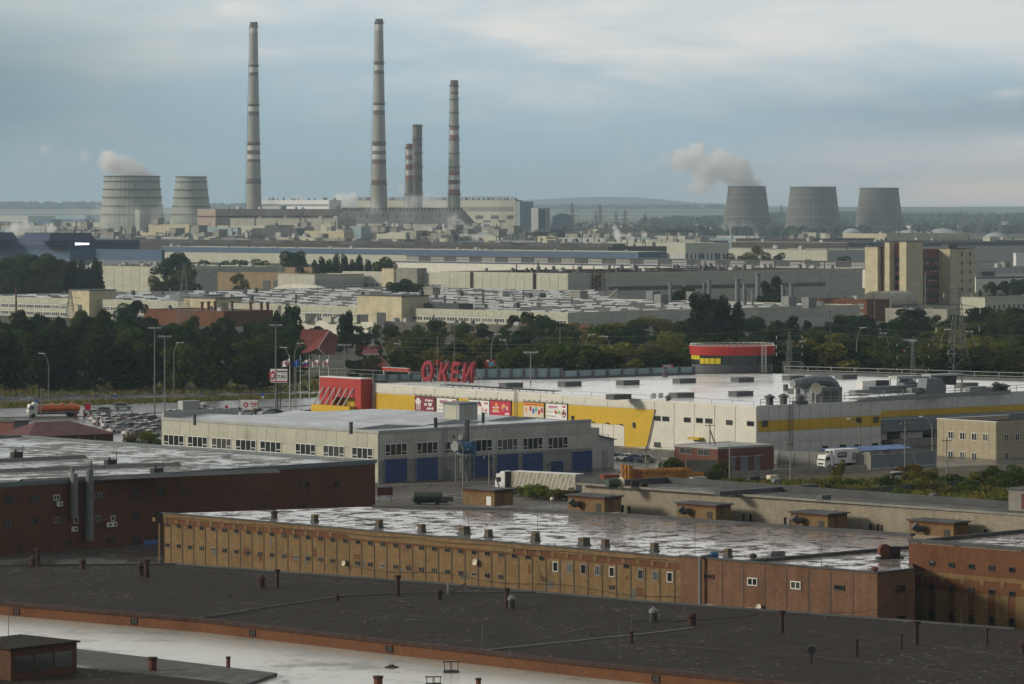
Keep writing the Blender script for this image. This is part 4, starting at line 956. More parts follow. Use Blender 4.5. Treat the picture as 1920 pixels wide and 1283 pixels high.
for u, v in ((1231, 769),):
 p = [b.on('L', 1230.5, 768), b.on('L', 1214.5, 840)]; m = MB(); m.tube((-.25, p[0][0], p[0][1]), (-.25, p[1][0], p[1][1]), .14, .14, 5); m.build('edge_trim', 'dark_metal', b.root)
for u0, u1, v0, v1 in ((1228, 1240, 779, 790), (1243.5, 1256, 780, 791), (1284, 1296, 782, 793), (1307, 1319, 783, 794), (1324, 1337, 784, 795), (1363, 1375, 787, 798), (1402, 1415, 789, 800)):
 t0, z0 = b.on('L', u0, v0); t1, z1 = b.on('L', u1, v1); b.winm('L', (t0+t1)/2, (z0+z1)/2, abs(t1-t0), abs(z0-z1)*.92, 1, 'frame_dark', 'pane', .14, off=-.17)
b.win('L', 1227, 829, 1239, 839, 1, 'frame_dark', 'pane_soft', .12, off=-.17)
ca = empty('door_canopy', b.wp(0, b.on('L', 1310, 822)[0], b.on('L', 1310, 824)[1]), b.root.rotation_euler[2], 'small yellow canopy on the white hypermarket wall above the brick shed', 'canopy')
m = MB(); m.box(-1.6, -.17, -1.7, 1.7, 0, .45); m.build('canopy_board', 'yellow_wall', ca)
for i in range(4):
 u, v = (1086, 1113, 1141, 1166)[i], (790.5, 792.5, 794.5, 797)[i]; t, z = b.on('L', u, v); m = MB(); m.box(-.7, -.1, t-.2, t+.2, z, z+.22); m.build('wall_lamp', 'dark_metal', b.root)
for u, v in ((1075, 784), (1190, 797)): t, z = b.on('L', u, v); MB().box(-.5, -.1, t-.25, t+.25, z-.5, z+.5).build('wall_box', 'dark_metal', b.root)
t0, z0 = b.on('L', 1122, 814); t1, z1 = b.on('L', 1142, 830); b.winm('L', (t0+t1)/2, (z0+z1)/2, abs(t0-t1), 1.7, 2, 'frame_grey', 'ink_cream', .12)
z_a, z_b = b.on('R', 1425, 789.5)[1], b.on('R', 1425, 810.5)[1]
b.panels('R', .1, W-.05, z_a+.03, b.h-.15, 12, 1, 'white_metal', gap=.1, th=.12)
b.panels('R', .1, W-.05, z_b+.03, z_a-.03, 12, 1, 'yellow_wall', gap=.06, th=.12)
b.panels('R', .1, W-.05, .2, z_b-.03, 12, 2, 'white_metal', gap=.08, th=.12)
MB().box(-.22, -.02, -.22, -.02, 0, b.h).build('corner_trim', 'frame_grey', b.root)
for u0, u1, v0, v1 in ((1428, 1439, 789, 800), (1605, 1615, 783, 793), (1637, 1647, 782, 792), (1542, 1552, 836, 846), (1575, 1586, 834, 841), (1603, 1614, 833, 840), (1635, 1646, 831, 838)):
 b.win('R', u0, v0, u1, v1, 1, 'frame_dark', 'pane', .10, off=-.13)
off = step
zs = [b.on('R', 1655, v, off)[1] for v in (770.5, 783, 806)]
b.panels('R', W+.1, E_[0], zs[0], b.h-.15, 22, 1, 'white_metal', gap=.1, th=.1, off=off)
b.panels('R', W+.1, E_[0], zs[1], zs[0]-.03, 22, 1, 'yellow_wall', gap=.06, th=.1, off=off)
m = MB(); m.box(W+.1, E_[0], off-6, off-.02, zs[2], zs[1]-.05); m.build('loading_canopy', 'slate', b.root)
m = MB(); m.box(W+.2, E_[0], off-.3, off-.05, .2, zs[2]-.1); m.build('loading_bay', 'glass_dark', b.root)
m = MB(); m.box(W+.1, W+8.5, off-4, off-.35, 0, zs[2]-.1); m.box(W+12.5, W+19, off-4, off-.4, 0, zs[2]-.4); m.build('bay_wall', 'white_metal', b.root)
for i in range(7): MB().box(W+21+i*5, W+21.25+i*5, off-5.6, off-5.35, 0, zs[2]).build('canopy_post', 'frame_grey', b.root)
MB().box(W+3.2, W+4.2, off-4.1, off-4, 1, 3.2).build('notice_board', 'yellow_wall', b.root)
m = MB(); m.box(W+7, W+60, off-7.5, off-4.2, 0, 1.4); m.build('loading_dock', 'concrete', b.root)
def railing(pts, posts, parent, h=1.15, mat='white_metal', r=.06, rows=2, name='railing'):
 m = MB(); L = 0
 for a, c in zip(pts, pts[1:]):
  a, c = Vector(a), Vector(c); n = max(int((c-a).length/posts), 1)
  for i in range(n+1): p = a.lerp(c, i/n); m.tube(p, p+Vector((0, 0, h)), r, r, 4)
  for k in range(rows): z = Vector((0, 0, h-(k*h*.45))); m.tube(a+z, c+z, r*.9, r*.9, 4)
 return m.build(name, mat, parent)
g_ = b.h
railing([(-.05, 1, g_), (-.05, tq, g_)], 6.2, b.root, .95, 'galv', .05, 1)
railing([(1, .2, g_), (W, .2, g_), (W, step, g_), (E_[0], step+.2, g_)], 5.5, b.root, 1.3, 'light_grey', .08)
def pl(uvs, z=None): return [b.top(u, v, z or b.h)+(z or b.h,) for u, v in uvs]
railing(pl([(1472, 701.5), (1920, 715), (2150, 723)]), 6.4, b.root, 1.9, 'galv', .12)
m = MB(); a, c = q(1472, 701.5), q(2150, 723); dx, dy = c[0]-a[0], c[1]-a[1]; L = sqrt(dx*dx+dy*dy); nx, ny = -dy/L, dx/L
m.prism([(a[0], a[1]), (c[0], c[1]), (c[0]+nx*.4, c[1]+ny*.4), (a[0]+nx*.4, a[1]+ny*.4)], g_, g_+.75); m.build('parapet', 'dark_metal', b.root)
m = MB(); m.box(-.12, .5, .1, D, g_, g_+.1); m.box(.5, W, -.1, .4, g_, g_+.1); m.build('coping', 'white_paint', b.root)
def screen(u0, v0, u1, v1, hgt, n, label):
 p0, p1 = RP(u0, v0, g_), RP(u1, v1, g_); d = p1-p0; L = d.length; rz = atan2(d.y, d.x)
 t = empty('roof_screen', p0, rz, label, 'roof screen', 'grey panel screens along the hypermarket roof edge')
 w = L/n; m = MB(); m.box(.15, w-.15, -.05, .05, .55, hgt); me = m.mesh('panel', 'teal_grey'); m = MB(); m.box(-.35, .35, -.35, .12, 0, hgt+.1); mp = m.mesh('post', 'dark_metal')
 for i in range(n): link('panel', me, t, (i*w, 0, 0)); link('post', mp, t, (i*w, 0, 0))
 link('post', mp, t, (L, 0, 0)); m = MB(); m.box(0, L, -.3, .3, 0, .5); m.build('kerb_wall', 'dark_metal', t); return t
screen(703, 717, 882, 714, 1.7, 8, 'low grey panel screen behind the red rooftop letters')
screen(888, 712.5, 1052, 711, 2.5, 7, 'tall grey panel screen right of the red rooftop letters')
screen(1056, 711, 1300, 702.5, 1.9, 9, 'long low grey panel screen running up to the round pavilion')
p = RP(741, 712, g_); t = empty('roof_beam', p, atan2(b.a[1], b.a[0])+pi, 'thin bright red beam on the roof left of the red letters', 'roof beam')
m = MB(); m.box(-4.5, 5.5, -.3, .3, 2.0, 2.7); m.build('beam', 'red_wall', t); m = MB(); m.box(-4.4, -4.2, -.1, .1, 0, 2); m.box(5.2, 5.4, -.1, .1, 0, 2); m.box(-4.5, 5.5, -.5, .3, 2.7, 2.8); m.build('bracket', 'white_metal', t)
sg = empty('rooftop_sign', RP(890, 727, g_), b.root.rotation_euler[2], 'big red rooftop letters reading О’КЕЙ on a white lattice', 'sign')
base_y = 0
C0 = RP(890, 727, g_)
def lpos(u): d = b.a; return solve(C0, d, u)
zz = lambda u, v: H-(v-VH)*(C0.y+lpos(u)*b.a[1])/F-g_
for ch, u, v0, v1, sh, sxx in (('О', 802, 681, 716.5, .12, 1.0), ("’", 819, 671, 686, .2, 1.1), ('К', 831.5, 684, 717, .22, .92), ('Е', 854, 683, 718, .18, .95), ('И', 877.5, 685, 719.5, .18, .95), ('’', 886, 675, 690, .2, 1.2)):
 y = lpos(u); za, zb_ = zz(u, v0), zz(u, v1); hgt = za-zb_
 o = text('О' if ch == 'О' else ch, (hgt/.73) if ch not in "’" else hgt*2.6, 'red_sign', sg, M4(FL, (-.1, y, (za+zb_)/2 if ch not in "’" else (za+zb_)/2-hgt*.75)), ext=.38, off=.17 if ch not in "’" else .06, shear=sh, name='letter', sx=sxx)
m = MB(); yl = lpos(786)
for i in range(12):
 y = yl*i/11; m.tube((.9, y, .2), (.9, y, 4.2), .07, .07, 4); m.tube((.9, y, 3.2), (3.2, y, .1), .06, .06, 4)
for z in (.5, 2.0, 3.6): m.tube((.9, 0, z), (.9, yl, z), .07, .07, 4)
m.build('support_frame', 'white_metal', sg)
m = MB(); ya, yb = b.top(760, 728)[1], b.top(965, 741)[1]
for z in (g_+.45,):
 for xo in (2.0, 4.2): m.tube((xo, ya, z), (xo, yb, z), .1, .1, 4)
 for i in range(18): y = ya+(yb-ya)*i/17; m.tube((2, y, z), (4.2, y, z), .07, .07, 4); m.tube((2, y, g_), (2, y, z), .07, .07, 4)
m.build('gangway', 'rusty_dark', b.root)
m = MB(); m.box(-2.4, 2.4, -1.3, 1.3, 0, .95); m.box(-2.5, 2.5, -1.4, 1.4, .95, 1.08); hm_ = m.mesh('roof_hatch', 'dark_metal')
for u, v in ((1068, 724.5), (1177, 722), (1283, 718.5), (958, 727), (1389, 743), (1278, 746), (1392, 716.5), (1488, 713), (1586, 711), (1500, 738), (1812, 727), (1160, 749)):
 x, y = q(u, v); link('roof_hatch', hm_, b.root, (x, y, g_))
def stub(u, v, w, h_, mat='dark_metal', n=8, cap=True):
 x, y = q(u, v); m = MB(); m.tube((x, y, g_), (x, y, g_+h_), w, w, n)
 if cap: m.lathe([(w*1.5, g_+h_), (w*1.5, g_+h_+.3), (.1, g_+h_+.8)], n, (x, y))
 m.build('vent_pipe', mat, b.root)
stub(1443, 760.5, .75, 1.5); stub(1469, 759, .75, 1.5); stub(1473, 733, .55, 1.4, cap=False); stub(1253, 752, .5, .5); stub(838, 690, .5, 1.2); stub(1868, 736.5, .7, 1.6); stub(1880, 736, 1.1, 1.2); stub(1247, 707, .7, 1.1)
m = MB(); x, y = q(1231, 749)
for dx in (-1.0, 1.0): m.box(x+dx-.6, x+dx+.6, y-.3, y+.3, g_+.2, g_+1.3)
m.build('condenser', 'white_metal', b.root)
def wallboard(u0, v0, u1, v1, bg, label, draw, drop=0):
 t0, z0 = b.on('L', u0, v0, -.2); t1, z1 = b.on('L', u1, v1, -.2); w, h_ = abs(t0-t1), abs(b.on('L', u0, v0, -.2)[1]-b.on('L', u0, v1, -.2)[1])
 zc = (z0+b.on('L', u1, v1, -.2)[1])/2
 e = empty('wall_billboard', b.wp(-.2, (t0+t1)/2, zc), b.root.rotation_euler[2], label, 'billboard', 'advertising boards on the yellow hypermarket wall')
 m = MB(); m.box(-w/2-.15, w/2+.15, -h_/2-.15, h_/2+.15, -.08, .10); m.build('frame', 'frame_dark', e, mat4=M4(FL, (0, 0, 0)))
 m = MB(); m.box(-w/2, w/2, -h_/2, h_/2, .10, .125); m.build('board', bg, e, mat4=M4(FL, (0, 0, 0)))
 def rect(x0, x1, y0, y1, mat, nm='print', lay=0):
  m = MB(); m.box(x0*w, x1*w, y0*h_, y1*h_, .126, .133+lay*.006); return m.build(nm, mat, e, mat4=M4(FL, (0, 0, 0)))
 def disc(x, y, r, mat, sx=1, lay=0):
  m = MB(); m.face([(x*w+r*h_*sx*cos(2*pi*i/14), y*h_+r*h_*sin(2*pi*i/14), .140+lay*.006) for i in range(14)]); return m.build('print', mat, e, mat4=M4(FL, (0, 0, 0)))
 def tx(s_, x, y, size, mat, bold=.0, al='CENTER', lay=0): text(s_, size*h_, mat, e, M4(FL, (-.136-lay*.008, -x*w, y*h_)), ext=.004, off=bold*h_, align=al)
 draw(rect, disc, tx)
 for i in range(4):
  x = -w/2+w*(i+.3)/3.9; m = MB(); m.tube((x, h_/2, 0), (x+.5, h_/2+.55, .9), .05, .05, 4); m.box(x+.3, x+.75, h_/2+.45, h_/2+.62, .7, 1.0); m.tube((x+.5, h_/2+.55, .9), (x+.95, h_/2+.1, 0), .04, .04, 4)
  m.build('lamp_arm', 'frame_grey', e, mat4=M4(FL, (0, 0, 0)))
 return e
def d1(rect, disc, tx):
 disc(-.34, .26, .16, 'ink_white', 1.3); disc(-.42, .16, .12, 'ink_white', 1.2); disc(-.26, .16, .12, 'ink_white', 1.2); rect(-.45, -.23, -.02, .12, 'ink_white')
 for i in range(3): rect(-.42+i*.08, -.39+i*.08, -.44, 0, 'ink_white', lay=1)
 tx('обедаем', .2, .27, .21, 'ink_white', .012); tx('за 180', .16, -.02, .3, 'ink_white', .016); tx('рублей', .26, -.30, .21, 'ink_white', .012)
def d2(rect, disc, tx):
 tx('БЕСПЛАТНЫЙ', -.16, .29, .13, 'ink_magenta', .012); tx('О’КЕЙ', .36, .34, .13, 'ink_red', .012); rect(-.46, .12, .17, .19, 'ink_grey')
 disc(-.04, -.02, .13, 'ink_red', .8); disc(.02, -.1, .07, 'ink_dark', 1); rect(.07, .10, -.16, .14, 'ink_green'); disc(.15, -.04, .10, 'ink_green', .8); disc(.19, -.12, .06, 'ink_orange', 1.6)
 for i in range(4): disc(-.42+i*.08, -.04, .05, 'ink_dark', .7)
 for i in range(6): rect(-.45+i*.08, -.41+i*.08, -.36, -.28, 'ink_dark')
 disc(.36, -.12, .27, 'ink_maroon', .85); disc(.36, -.10, .20, 'ink_white', .85, 1); disc(.35, -.08, .13, 'ink_dark', 1, 2); disc(.42, -.12, .08, 'ink_red', 1, 3)
def d3(rect, disc, tx):
 rect(-.47, -.12, -.16, .38, 'ink_red'); tx('АКЦИЯ!', -.295, .12, .17, 'ink_white', .012, lay=1); tx('О’КЕЙ', .34, .3, .15, 'ink_red', .014)
 disc(.02, .3, .13, 'ink_maroon', 1.3); disc(.08, .16, .1, 'ink_magenta', 1.2); disc(-.02, .12, .07, 'ink_red'); disc(.17, -.14, .15, 'ink_red', .8); disc(.17, -.14, .08, 'ink_white', .8, 1); tx('69', .34, -.2, .3, 'ink_red', .014)
 rect(.1, .46, -.42, -.37, 'ink_dark'); rect(-.46, -.15, -.36, -.28, 'ink_grey')
def d4(rect, disc, tx):
 m = None; disc(-.2, .22, .17, 'ink_orange', .8); disc(-.16, .16, .10, 'ink_peach', .9, 1); disc(.16, .08, .25, 'ink_peach', .9); disc(.2, -.06, .16, 'ink_magenta', 1, 1); disc(.34, .05, .14, 'ink_cream', .8, 2); disc(.34, .05, .06, 'ink_orange', .8, 3)
 tx('ЧУДО-МОМЕНТ', -.22, .04, .1, 'ink_white', .01); tx('ВО ВРЕМЯ', -.22, -.1, .1, 'yellow_text', .01); tx('ПОКУПОК У НАС', -.22, -.22, .09, 'ink_white', .01); tx('О’КЕЙ', .33, -.36, .16, 'ink_white', .014)
def d5(rect, disc, tx):
 rect(-.5, .5, .26, .5, 'ink_orange'); tx('НЕЖНОСТЬ С ТВОЕГО УТРА', 0, .37, .13, 'ink_red', .008, lay=1)
 for x, y, mt in ((-.36, -.04, 'ink_peach'), (-.14, .06, 'ink_magenta'), (0, -.08, 'ink_blue'), (.13, .04, 'ink_teal'), (.28, -.14, 'ink_red'), (.42, 0, 'ink_magenta')): rect(x-.055, x+.055, y-.15, y+.15, mt); disc(x, y+.15, .06, mt, 1)
for u0, v0, u1, v1, bg, lab, d in ((779, 744.5, 816, 771, 'ink_maroon', 'dark maroon board with a white chef hat and the words за 180 рублей', d1),
 (820, 747.5, 857, 773.5, 'ink_white', 'white food board partly behind the rooftop air unit', d2),
 (880, 751, 918, 777, 'ink_white', 'white board with a red square reading АКЦИЯ', d3),
 (920, 752.5, 958, 780, 'ink_red', 'red board with orange fruit and yellow lettering', d4),
 (982, 755.5, 1020, 782.5, 'ink_cream', 'cream board with an orange header and coloured bottles behind the lamp mast', d5),
 (1024.5, 758, 1063.5, 786, 'ink_white', 'rightmost white food board with a round dish at its corner', d2)):
 wallboard(u0, v0, u1, v1, bg, lab, d)
def ladder(face, u, z0, z1, mat='white_metal', off=-.25, w=.6, root=None):
 t = b.on(face, u, 770, off)[0]; m = MB()
 for s_ in (-w/2, w/2): m.tube((s_, z0, .15), (s_, z1+1, .15), .07, .07, 4)
 k = z0
 while k < z1+.8: m.tube((-w/2, k, .15), (w/2, k, .15), .05, .05, 4); k += .6
 return m.build('ladder', mat, root or b.root, mat4=M4(FL, (off, t, 0)) if face == 'L' else M4(FR, (t, off, 0)))
ladder('L', 967, 2, g_, 'galv'); ladder('R', 1483, .5, g_+.6, 'galv', w=.9)
yp1, yp0 = b.on('L', 620, 720)[0], b.on('L', 698, 720)[0]; zt_ = b.on('L', 620, 708, -3)[1]
pr = empty('entrance_portal', b.wp(0, yp0), b.root.rotation_euler[2], 'big red entrance portal with slanted white fins and a yellow canopy', 'portal')
w_ = yp1-yp0; dp = 3.2
m = MB(); m.box(-dp, 0, 0, 2.2, 0, zt_); m.box(-dp, 0, w_-5.2, w_, 0, zt_); m.box(-dp, 0, 2.2, w_-5.2, zt_-4.3, zt_); m.build('arch', 'red_wall', pr)
m = MB(); m.box(-dp-.05, .05, 0, w_, zt_, zt_+.18); m.build('coping', 'white_paint', pr)
m = MB(); m.box(-.4, -.1, 2.2, w_-5.2, 0, zt_-4.3); m.build('back_wall', 'yellow_wall', pr)
m = MB(); m.box(-dp-1.9, -dp+.3, 1.8, w_+.6, zt_-7.8, zt_-6.2); m.build('canopy', 'yellow_wall', pr)
for i in range(6):
 y = 3.0+i*(w_-3.6)/5.4; m = MB(); m.tube((-dp-1.7, y+1.5, zt_-6.2), (-dp-.15, y-.3, zt_-2.2), .19, .19, 5); m.build('fin', 'white_metal', pr)
m = MB(); m.box(-.5, 8, w_+.2, w_+3.2, 0, zt_-1.5); m.build('side_wall', 'white_wall', pr); m = MB(); m.box(-.62, -.5, w_+.1, w_+3.4, 0, zt_-5.5); m.build('side_panel', 'yellow_wall', pr)
pc = RP(1373, 698, g_); Yp = pc.y
pv = empty('round_pavilion', pc, 0, 'round glazed roof pavilion with a red crown band and yellow panes', 'pavilion')
rr_ = 79*Yp/F
Zp = lambda v: H-(v-VH)*(Yp-6)/F-g_
N = 40; kx, ky = 1, .62
def ringf(r, z, i, n=N): a = -pi/2+2*pi*i/n; return (r*cos(a), ky*r*sin(a), z)
def cyl(r0, r1, z0, z1, mat, nm, i0=0, i1=N):
 m = MB()
 for i in range(i0, i1): m.face([ringf(r0, z0, i), ringf(r0, z0, i+1), ringf(r1, z1, i+1), ringf(r1, z1, i)])
 return m.build(nm, mat, pv)
zr0, zr1 = Zp(667), Zp(649.5)
cyl(rr_*.96, rr_*.96, 0, 2.0, 'dark_metal', 'plinth'); cyl(rr_*.955, rr_*.955, 2.0, zr0, 'glass_teal', 'glazing')
cyl(rr_*1.0, rr_*1.03, zr0, zr1, 'red_wall', 'crown_band'); cyl(rr_*.955, rr_*1.0, zr0, zr0, 'soot', 'soffit')
m = MB(); m.face([ringf(rr_*.99, zr1-.25, i) for i in range(N)]); m.build('roof', 'red_paint', pv)
m = MB()
for i in range(N): m.face([ringf(rr_*1.03, zr1, i), ringf(rr_*1.03, zr1, i+1), ringf(rr_*.98, zr1+.1, i+1), ringf(rr_*.98, zr1+.1, i)]); m.tube(ringf(rr_*.99, zr1, i), ringf(rr_*.99, zr1+.5, i), .06, .06, 3)
for i in range(N): m.tube(ringf(rr_*.99, zr1+.5, i), ringf(rr_*.99, zr1+.5, i+1), .06, .06, 3)
m.build('coping', 'white_metal', pv)
for i in range(N//2+2, N-0): pass
mul = MB(); mul.box(-.09, .09, -.09, .09, 2.0, zr0); mme = mul.mesh('mullion', 'frame_dark')
for i in range(0, N):
 if 0 <= (i % N): p = ringf(rr_*.962, 0, i); link('mullion', mme, pv, p)
import bisect
for i in range(N):   # yellow panes on the left part of the front
 a = -pi/2+2*pi*(i+.5)/N
 if a > pi: a -= 2*pi
 ux = UC+F*(pc.x+rr_*.96*cos(a))/(Yp+ky*rr_*.96*sin(a))
 if sin(a) < 0 and ux < 1356:
  m = MB(); r = rr_*.975; z0, z1 = (2.2, 3.55) if ux > 1311 else (3.2, 4.3)
  p, p2 = ringf(r, 0, i+.06), ringf(r, 0, i+.94); m.face([(p[0], p[1], z0), (p2[0], p2[1], z0), (p2[0], p2[1], z1), (p[0], p[1], z1)]); m.build('yellow_pane', 'yellow_glass', pv)
m = MB(); y0 = -ky*rr_*.92-.9; x_ = 56*Yp/F
for s_ in (-.5, .5): m.tube((x_+s_, y0, .2), (x_+s_, y0, zr1+.9), .09, .09, 4)
for k in range(16): m.tube((x_-.5, y0, .4+k*.42), (x_+.5, y0, .4+k*.42), .05, .05, 4)
m.build('ladder', 'white_metal', pv)
def machine(u, v, label, parts, z=g_, rz=None):
 p = RP(u, v, z); e = empty('rooftop_unit', p, b.root.rotation_euler[2] if rz is None else rz, label, 'air unit', 'machinery on the hypermarket roof')
 for nm, mat, f in parts: m = MB(); f(m); m.build(nm, mat, e)
 return e
def duct(m, pts, r):
 for a, c in zip(pts, pts[1:]): m.tube(a, c, r, r, 8)
def bx(*a): return lambda m: m.box(*a)
machine(1530, 755, 'bulky grey air handler with curved ducts near the roof corner', [('casing', 'galv', bx(-3, 5.5, -2, 1.5, 0, 3.1)), ('duct', 'slate', lambda m: (duct(m, [(-3.5, 1, 4.0), (0, 1, 4.4), (4.5, 1, 4.3), (6.2, 1, 3.2), (6.8, 1, 1)], 1.15))), ('hood', 'galv', lambda m: m.tube((-5.6, 1, 4.0), (-3.4, 1, 4.0), .9, 1.1, 8)), ('leg', 'white_metal', bx(-5, -4.6, .8, 1.2, 0, 3.2)), ('access_door', 'dark_metal', bx(.3, 2, -2.06, -2, .5, 2.4)), ('access_door', 'dark_metal', bx(2.6, 4.3, -2.06, -2, .5, 2.4))])
machine(1500, 758, 'small roof fan left of the satellite dish', [('fan', 'dark_metal', lambda m: (m.box(-1.3, 1.3, -1, 1, 0, .6), m.lathe([(.9, .6), (.9, 1.6), (.5, 2.0)], 10)))])
e = empty('satellite_dish', RP(1529, 757, g_), .4, 'round cream satellite dish on a mast on the hypermarket roof', 'dish')
MB().tube((0, 0, 0), (0, 0, 2.4), .15, .15, 6).build('mast', 'white_metal', e)
m = MB(); m.M = Matrix.Translation((0, 0, 3.0)) @ Matrix.Rotation(radians(75), 4, 'X'); m.lathe([(0.05, 0), (.7, .12), (1.25, .42)], 16, close=False); m.lathe([(1.25, .42), (.7, .08), (.05, -.03)], 16, close=False); m.build('reflector', 'ink_cream', e)
e = empty('roof_antenna', RP(1533, 749, g_), 0, 'thin twin whip antenna above the air handler', 'antenna'); MB().tube((0, 0, 0), (0, 0, 7.2), .05, .04, 4).tube((.4, 0, 3), (.4, 0, 6.6), .04, .03, 4).tube((0, 0, 3), (.4, 0, 3), .04, .04, 4).build('whip', 'galv', e)
machine(1655, 743, 'long low row of grey ducts in the middle of the machinery', [('casing', 'slate', bx(-5, 18, -1, 1, .5, 2.1)), ('duct', 'galv', bx(-9, -5, -1, 1, .3, 1.5)), ('duct', 'slate', lambda m: m.box(8, 12, 1.2, 3.6, 1.4, 2.5))])
machine(1700, 739, 'raised chiller frame with round hood', [('frame', 'light_grey', lambda m: [m.box(x, x+.25, y, y+.25, 0, 3.3) for x in (-4, 3.6) for y in (-1.2, 1)]+[m.box(-4.2, 4.1, -1.4, 1.4, 3.3, 3.9)]), ('hood', 'slate', lambda m: m.lathe([(2.2, 1.2), (2.3, 2.2), (1.4, 3.2), (.3, 3.4)], 14)), ('casing', 'dark_metal', bx(-3.6, 3.4, -1, 1, .2, 1.6))])
machine(1636, 731, 'boxy white and black condenser behind the ducts', [('casing', 'white_metal', bx(-4, 0, -1, 1, .2, 2.0)), ('casing', 'black_metal', bx(.1, 4.2, -1, 1, .2, 2.0))])
machine(1745, 741, 'grey angular hood at the right of the machinery', [('casing', 'slate', lambda m: m.box(-3.2, 3.2, -1.5, 1.5, 0, 3.6, .9, .2)), ('duct', 'galv', bx(-6.5, -3.2, -.8, .8, .6, 1.7))])
machine(1768, 738, 'open frame of black V-shaped coolers at the right end', [('frame', 'light_grey', lambda m: [m.box(x, x+.25, y, y+.25, 0, 3.9) for x in (-5, 4.6) for y in (-1.2, 1)]+[m.box(-5.1, 5, -1.4, 1.4, 3.8, 4.2)]), ('cooler', 'black_metal', lambda m: [m.box(x, x+1.5, -1, 1, 1.8, 3.7, -.4, 0) for x in (-4.4, -1.6, 1.4)])])
machine(1487, 700, 'black louvred box on the far roof edge beside the pavilion', [('casing', 'black_metal', bx(-2.2, 2.2, -1.5, 1.5, .5, 2.8)), ('panel', 'galv', bx(.6, 2.0, -1.55, -1.5, .6, 2.7))])
machine(1832, 735, 'small grey duct boxes beyond the coolers', [('casing', 'galv', lambda m: (m.box(-3, 2, -.8, .8, 0, 1.2), m.box(3, 6, -.8, .8, 0, .9)))])
m = MB()
for k in range(4):
 p0, p1 = q(1600+k*8, 757-k*2.6), q(1895, 741-k*2.2); m.tube((p0[0], p0[1], g_+.35), (p1[0], p1[1], g_+.35), .13, .13, 5)
m.build('pipe_run', 'galv', b.root)
def streetboard(u, v0, v1, w_px, Y, mat, label, bodies, rz=None, legs=True, cat='billboard', mz='rusty_dark'):
 p = P(u, v1, Y); w, h_ = w_px*Y/F, (v1-v0)*Y/F
 e = empty('billboard', (p.x, p.y, 0), -.35 if rz is None else rz, label, cat)
 m = MB(); m.box(-w/2, w/2, -.15, .15, p.z, p.z+h_); m.build('board', mat, e)
 m = MB(); m.box(-w/2-.1, w/2+.1, -.05, .2, p.z-.1, p.z+h_+.1); m.build('frame', 'frame_dark', e)
 if legs:
  m = MB()
  for s_ in (-.08*w, .08*w): m.tube((s_, 0, 0), (s_, 0, p.z), .14, .14, 5)
  if p.z > 3:
   for k in range(int(p.z/1.2)): m.tube((-.08*w, 0, k*1.2), (.08*w, 0, k*1.2+1), .05, .05, 3)
  m.build('post', mz, e)
 for bd in bodies:
  if bd[0] == 't': text(bd[1], bd[4]*h_, bd[5], e, M4(FR, (bd[2]*w, -.17, p.z+h_/2+bd[3]*h_)), ext=.005, off=.01*h_)
  elif bd[0] == 'g':
   m = MB(); cx, cy_, r = bd[1]*w, p.z+h_/2+bd[2]*h_, bd[3]*h_
   m.face([(cx+r*(1.15 if (i//2) % 2 else .85)*cos(-2*pi*i/24), -.165, cy_+r*(1.15 if (i//2) % 2 else .85)*sin(-2*pi*i/24)) for i in range(24)][::-1]); m.build('print', bd[4], e)
   m = MB(); m.face([(cx+r*.45*cos(2*pi*i/16), -.175, cy_+r*.45*sin(2*pi*i/16)) for i in range(16)]); m.build('print', mat, e)
  else: m = MB(); m.box(bd[1]*w, bd[2]*w, -.17, -.15, p.z+h_/2+bd[3]*h_, p.z+h_/2+bd[4]*h_); m.build('print', bd[5], e)
 return e
streetboard(523, 692, 717.5, 33, 960, 'ink_white', 'white roadside billboard with a red and black gear wheel and ZGT.RU', [('g', -.36, .02, .3, 'ink_red'), ('g', -.40, -.12, .16, 'ink_dark'), ('t', 'ZGT.RU', .04, -.08, .3, 'ink_dark'), ('t', 'Подшипники', .2, .32, .15, 'ink_dark'), ('r', .15, .45, .14, .17, 'ink_grey'), ('r', 0, .42, -.26, -.24, 'ink_grey'), ('r', -.5, .5, -.46, -.38, 'ink_red')], rz=-.2)
streetboard(467, 750, 768.5, 33, 925, 'ink_white', 'low white board with a red diamond shape and red script beside the parking', [('g', -.18, 0, .26, 'ink_red'), ('t', 'Лайт', .3, .1, .36, 'ink_red'), ('r', .12, .45, -.2, -.14, 'ink_dark'), ('r', .2, .45, -.42, -.34, 'ink_red')], rz=-.1)
streetboard(919, 674.5, 689.5, 20, 1010, 'red_paint', 'small red and blue advertising screen behind the rooftop sign', [('r', -.12, .4, -.36, .25, 'screen_blue'), ('r', -.3, -.12, .25, .45, 'ink_white')], rz=-.15, legs=False)
streetboard(938, 678, 689.5, 15, 1012, 'ink_dark', 'small black board with yellow number 36 behind the rooftop sign', [('t', '36', .28, -.15, .5, 'yellow_text'), ('t', 'Оптовые', 0, .25, .25, 'ink_white'), ('t', '8-9', -.25, -.15, .35, 'ink_white')], rz=-.15, legs=False)
streetboard(1190, 673, 692, 24, 1020, 'concrete', 'small pale billboard with a dark arch picture among the trees', [('g', -.1, -.1, .28, 'ink_dark')], rz=-.1)
streetboard(1614, 661, 673, 10, 1090, 'ink_red', 'small red roadside sign with a white logo among the trees', [('t', 'ПК', 0, .05, .6, 'ink_white')], rz=.1, cat='sign')
streetboard(1693, 655, 664, 11, 1120, 'red_paint', 'tiny red and white sign beside the grey shed among trees', [('r', .1, .4, -.4, .3, 'ink_white')], rz=.1, cat='sign')
streetboard(1776, 664, 671.5, 19, 1085, 'ink_white', 'small white sign with red lettering at the foot of the pylon', [('t', 'АРЕНА', 0, 0, .7, 'ink_red')], rz=.1, cat='sign')
